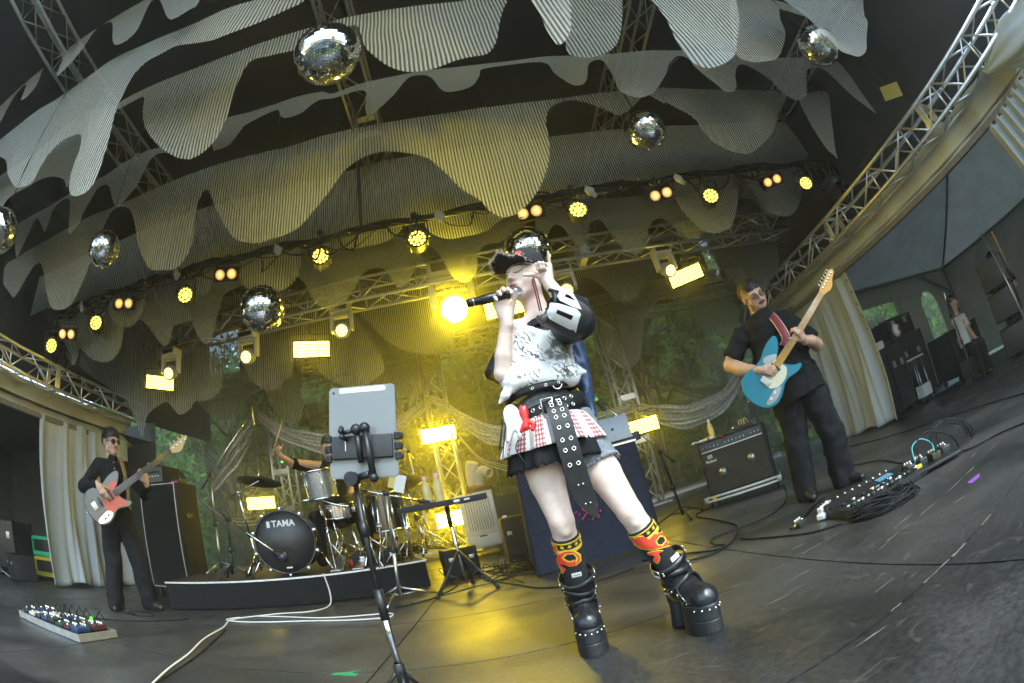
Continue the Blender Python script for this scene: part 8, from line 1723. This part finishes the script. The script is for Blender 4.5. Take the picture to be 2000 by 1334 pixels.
s3 = SDF(); b_.cone(s3, [(.05, 0, .9), (.05, .0, 1.1), (.055, .0, 1.28)], [.135, .14, .135], .03); b_.cone(s3, [(-.09, .0, 1.355), (.2, .0, 1.35)], [.06, .06], .04); b_.cone(s3, [(-.1, .0, 1.35), (-.27, -.08, 1.12)], [.068, .064], .03); b_.cone(s3, [(-.27, -.08, 1.12), (-.13, -.32, 1.135)], [.066, .042], .02); b_.cone(s3, [(.21, .0, 1.34), (.38, -.08, 1.1)], [.068, .062], .03); b_.cone(s3, [(.38, -.08, 1.1), (.405, -.25, 1.15)], [.062, .045], .02); b_.cone(s3, [(.06, .0, 1.36), (.065, -.01, 1.42)], [.068, .06], .015)
b_.add(sdf_obj('shirt', [(s3, .008, folds(.018, 13, 5.2))], [BLKC], b_.t))
for k in range(5): q = b_.w((.075 + .004 * k, -.15 + .012 * (k < 1), 1.36 - k * .055)); q = Vector(np.array([list(q)]).reshape(3)); b_.add(MB().sphere(q, .006, 8).build('button', CHROME, b_.t))
t3 = SDF(); b_.cone(t3, [(-.02, .0, .88), (-.04, -.01, .48), (-.11, .0, .06)], [.115, .1, .098], .02); b_.cone(t3, [(.13, .0, .88), (.23, -.01, .48), (.27, .0, .06)], [.115, .1, .098], .02); t3.ell(b_.w((.055, .0, .9)), (.15, .12, .1), np.array(b_.M.to_3x3()), .03)
b_.add(sdf_obj('trousers', [(t3, .009, folds(.022, 12, 1.4, (1, 1, .5)))], [BLKT], b_.t)); shoe(b_, (-.13, -.17, 0), (-.12, .06, 0)); shoe(b_, (.36, -.13, 0), (.27, .04, 0))
HD4 = [(-.005, -.02), (-.005, .02), (.03, .032), (.1, .04), (.17, .044), (.215, .04), (.22, .015), (.19, .0), (.15, -.02), (.11, -.045), (.06, -.05), (.02, -.03)]
SLATE = mat('slate_grey_lacquer', (.075, .085, .095), .25, coat=.5); REDG = mat('red_sparkle_guard', (.55, .09, .06), .3, noise=.25, nscale=400)
bj, bn = b_.w((.10, -.33, 1.09)), b_.w((.66, -.33, 1.465)); bx_ = bn - bj
guitar('bass_guitar', 'slate grey electric bass with red pickguard and dark fingerboard', bj, bx_, Vector((0, 0, 1)).cross(bx_).cross(bx_) * -1, SLATE, (([(-.02, -.035), (-.02, .03), (.03, .06), (-.02, .1), (-.1, .07), (-.16, .05), (-.2, .0), (-.2, -.07), (-.16, -.12), (-.1, -.11), (-.03, -.13), (.01, -.14), (.02, -.12), (-.01, -.08)], REDG), ([(-.2, -.08), (-.17, -.12), (-.24, -.15), (-.33, -.13), (-.34, -.095), (-.27, -.08)], CHROME)), WOOD, mat('rosewood_board', (.05, .03, .025), .5, noise=.2, nscale=60), bx_.length, 4, HD4, mat('natural_maple_head', (.6, .42, .2), .4, noise=.1), 1.02, (-.29, .02), ((-.09, .01, .02, .09, BLACK, 0), (-.22, .02, .02, .09, BLACK, 0)), ((-.22, -.112, BLACK), (-.265, -.118, BLACK), (-.305, -.115, CHROME)), tun=4)
strap_ribbon(b_, [(.12, .05, 1.42), (.14, -.05, 1.425), (.17, -.14, 1.34), (.19, -.2, 1.22), (.17, -.28, 1.14)], .022, mat('brown_yellow_strap', (.14, .09, .02), .6, noise=.5, nscale=40), 'guitar_strap')
# ------------------------------------------------------------------ drummer
d_ = Person('drummer in dark shirt half hidden behind the tablet, right hand raised with a drumstick', (-1.9, 4.85))
HD_ = head_frame(d_.w((.07, .0, 1.6)), d_.dirw((-.3, -.9, -.25)), d_.dirw((0, -.2, 1)), 1.02); h_ = SDF(); head(h_, HD_); h_.cone(HD_ @ Vector((0, -.02, -.09)), d_.w((.06, .04, 1.38)), .05, .06, .03)
ar = SDF(); d_.cone(ar, [(.3, -.15, 1.15), (.06, .04, 1.38), (-.3, -.12, 1.42)], [.045, .05, .05]); d_.cone(ar, [(-.3, -.12, 1.42), (-.36, -.16, 1.42), (-.47, -.3, 1.49)], [.05, .045, .03]); d_.cone(ar, [(.3, -.15, 1.15), (.22, -.35, 1.02)], [.045, .03]); hand(ar, d_.w((-.47, -.3, 1.49)), d_.dirw((-.3, -.5, .7)), d_.dirw((.6, -.6, .2)), .9, 1., flip=1, curls=[(1.2, 1.4, .8)] * 4)
h_.P += ar.P; d_.add(sdf_obj('body', [(h_, .006, None)], [SK3, LIP2], d_.t)); d_.add(sdf_obj('hair', [(hair_cap(HD_, grow=1.14, extra=(((0, -.05, -.03), (.08, .06, .08), .02),)), .007, folds(.006, 80, 3))], [DKH], d_.t))
s4 = SDF(); d_.cone(s4, [(.06, .08, .85), (.06, .02, 1.3)], [.15, .16], .03); d_.cone(s4, [(-.1, .02, 1.38), (.2, .02, 1.36)], [.07, .07], .03); d_.cone(s4, [(-.12, .02, 1.38), (-.34, -.14, 1.42)], [.07, .062], .02); d_.cone(s4, [(.2, .02, 1.36), (.3, -.12, 1.15)], [.07, .06], .02); d_.add(sdf_obj('shirt', [(s4, .01, folds(.01, 16, 2))], [BLKC], d_.t))
l4 = SDF(); d_.cone(l4, [(0, .08, .82), (-.18, -.3, .8), (-.2, -.3, .36)], [.11, .085, .06], .02); d_.cone(l4, [(.12, .08, .82), (.3, -.3, .8), (.32, -.3, .36)], [.11, .085, .06], .02); d_.add(sdf_obj('trousers', [(l4, .012, None)], [BLKT], d_.t))
t = thing('drumstick', 'pale wooden drumstick raised in the drummer\'s right hand', 'drumstick'); MB().tube([d_.w((-.56, -.38, 1.46)), d_.w((-.42, -.36, 1.8)), d_.w((-.405, -.36, 1.84))], [.008, .007, .004], 8).build('stick', WOOD, t)
t = thing('drum_stool', 'black round drum stool under the drummer', 'stool', d_.w((.06, .1, .27))); MB().lathe([(.0001, .5), (.16, .5), (.17, .47), (.17, .42), (.0001, .4)], n=24).build('seat', BLACK, t); stand(t, (0, 0, 0), (0, 0, .42))
# ------------------------------------------------------------------ crew in the side tent
c1 = Person('crew member in dark clothes and cap standing at the right edge in the tent', (7.4, 3.0)); HC = head_frame(c1.w((0, -.05, 1.43)), c1.dirw((-.75, -.6, -.3)), c1.dirw((0, -.1, 1)), .98); h_ = SDF(); head(h_, HC); h_.cone(HC @ Vector((0, -.02, -.09)), c1.w((0, .03, 1.2)), .05, .06, .03)
c1.cone(h_, [(.2, -.02, 1.1), (0, .03, 1.2), (-.2, -.02, 1.1)], [.045, .06, .045]); c1.cone(h_, [(-.2, -.02, 1.1), (-.26, -.05, .92), (-.12, -.26, .88)], [.045, .04, .03]); c1.cone(h_, [(.2, -.02, 1.1), (.24, -.08, .9), (.1, -.28, .86)], [.045, .04, .03]); hand(h_, c1.w((-.12, -.26, .88)), c1.dirw((.5, -.5, 0)), c1.dirw((0, 0, -1)), .4, 1., curls=[(.4, .5, .3)] * 4); hand(h_, c1.w((.1, -.28, .86)), c1.dirw((-.4, -.5, 0)), c1.dirw((0, 0, -1)), .4, 1., flip=-1, curls=[(.4, .5, .3)] * 4); c1.add(sdf_obj('body', [(h_, .0075, None)], [SK3, LIP2], c1.t))
s5 = SDF(); c1.cone(s5, [(0, .0, .8), (0, .0, 1.1)], [.15, .15], .03); c1.cone(s5, [(-.15, 0, 1.17), (.15, 0, 1.17)], [.065, .065], .03); c1.cone(s5, [(-.16, 0, 1.16), (-.24, -.04, .98)], [.07, .06], .02, cap=True); c1.cone(s5, [(.16, 0, 1.16), (.24, -.05, .97)], [.07, .06], .02, cap=True); c1.add(sdf_obj('shirt', [(s5, .011, folds(.01, 16, 1))], [BLKC], c1.t))
l5 = SDF(); c1.cone(l5, [(-.08, 0, .8), (-.1, -.02, .4), (-.1, 0, .06)], [.11, .085, .075], .02); c1.cone(l5, [(.08, 0, .8), (.1, -.02, .4), (.1, 0, .06)], [.11, .085, .075], .02); c1.add(sdf_obj('trousers', [(l5, .012, folds(.012, 15, 3))], [BLKT], c1.t)); shoe(c1, (-.1, -.18, 0), (-.1, .06, 0)); shoe(c1, (.1, -.18, 0), (.1, .06, 0))
f = SDF(); Lq = Loc(f, HC); Lq.ell((0, -.018, .055), (.082, .1, .075), 0); Lq.cone((0, 0, -.3), (0, 0, .04), .2, .2, 0, cap=True, op='s'); Lq.ell((0, .12, .045), (.06, .05, .008), .01); c1.add(sdf_obj('cap', [(f, .007, None)], [BLKC], c1.t))
c2 = Person('seated crew member with long dark hair and a pale shirt in the right tent', (6.92, 3.9)); HC2 = head_frame(c2.w((0, .0, 1.2)), c2.dirw((.9, -.4, -.1)), c2.dirw((0, 0, 1)), .95); h_ = SDF(); head(h_, HC2); h_.cone(HC2 @ Vector((0, -.02, -.09)), c2.w((0, .02, .98)), .045, .055, .03); c2.cone(h_, [(0, .02, .98), (.1, -.08, .85), (.13, -.14, .68), (.18, -.22, .55)], [.05, .042, .038, .028]); hand(h_, c2.w((.18, -.22, .55)), c2.dirw((.3, -.3, -.4)), c2.dirw((0, .5, -.5)), .4, .9, curls=[(.4, .5, .3)] * 4); c2.add(sdf_obj('body', [(h_, .0075, None)], [SK3, LIP2], c2.t))
f = hair_cap(HC2, grow=1.1); Loc(f, HC2).cone((0, -.05, 0), (0, -.08, -.22), .075, .06, .03); c2.add(sdf_obj('hair', [(f, .008, folds(.008, 60, 3))], [DKH], c2.t))
s6 = SDF(); c2.cone(s6, [(0, .0, .5), (0, .0, .85)], [.15, .12], .03); c2.cone(s6, [(-.1, 0, .93), (.1, 0, .93)], [.06, .06], .03); c2.cone(s6, [(.08, -.02, .93), (.13, -.1, .76)], [.065, .065], .02, cap=True); c2.add(sdf_obj('shirt', [(s6, .01, folds(.012, 16, 2))], [mat('pale_grey_shirt', (.5, .52, .52), .85)], c2.t))
l6 = SDF(); c2.cone(l6, [(-.07, 0, .45), (.1, -.35, .45), (.12, -.38, .08)], [.1, .08, .06], .02); c2.cone(l6, [(.08, 0, .45), (.24, -.33, .45), (.26, -.36, .08)], [.1, .08, .06], .02); c2.add(sdf_obj('trousers', [(l6, .012, None)], [BLKT], c2.t)); shoe(c2, (.12, -.5, 0), (.12, -.34, 0)); shoe(c2, (.26, -.48, 0), (.26, -.32, 0))
gear_box('seat_case', 'dark case the pale-shirted crew member sits on', (6.92, 3.92, 0), (.5, .45, .34), .5)
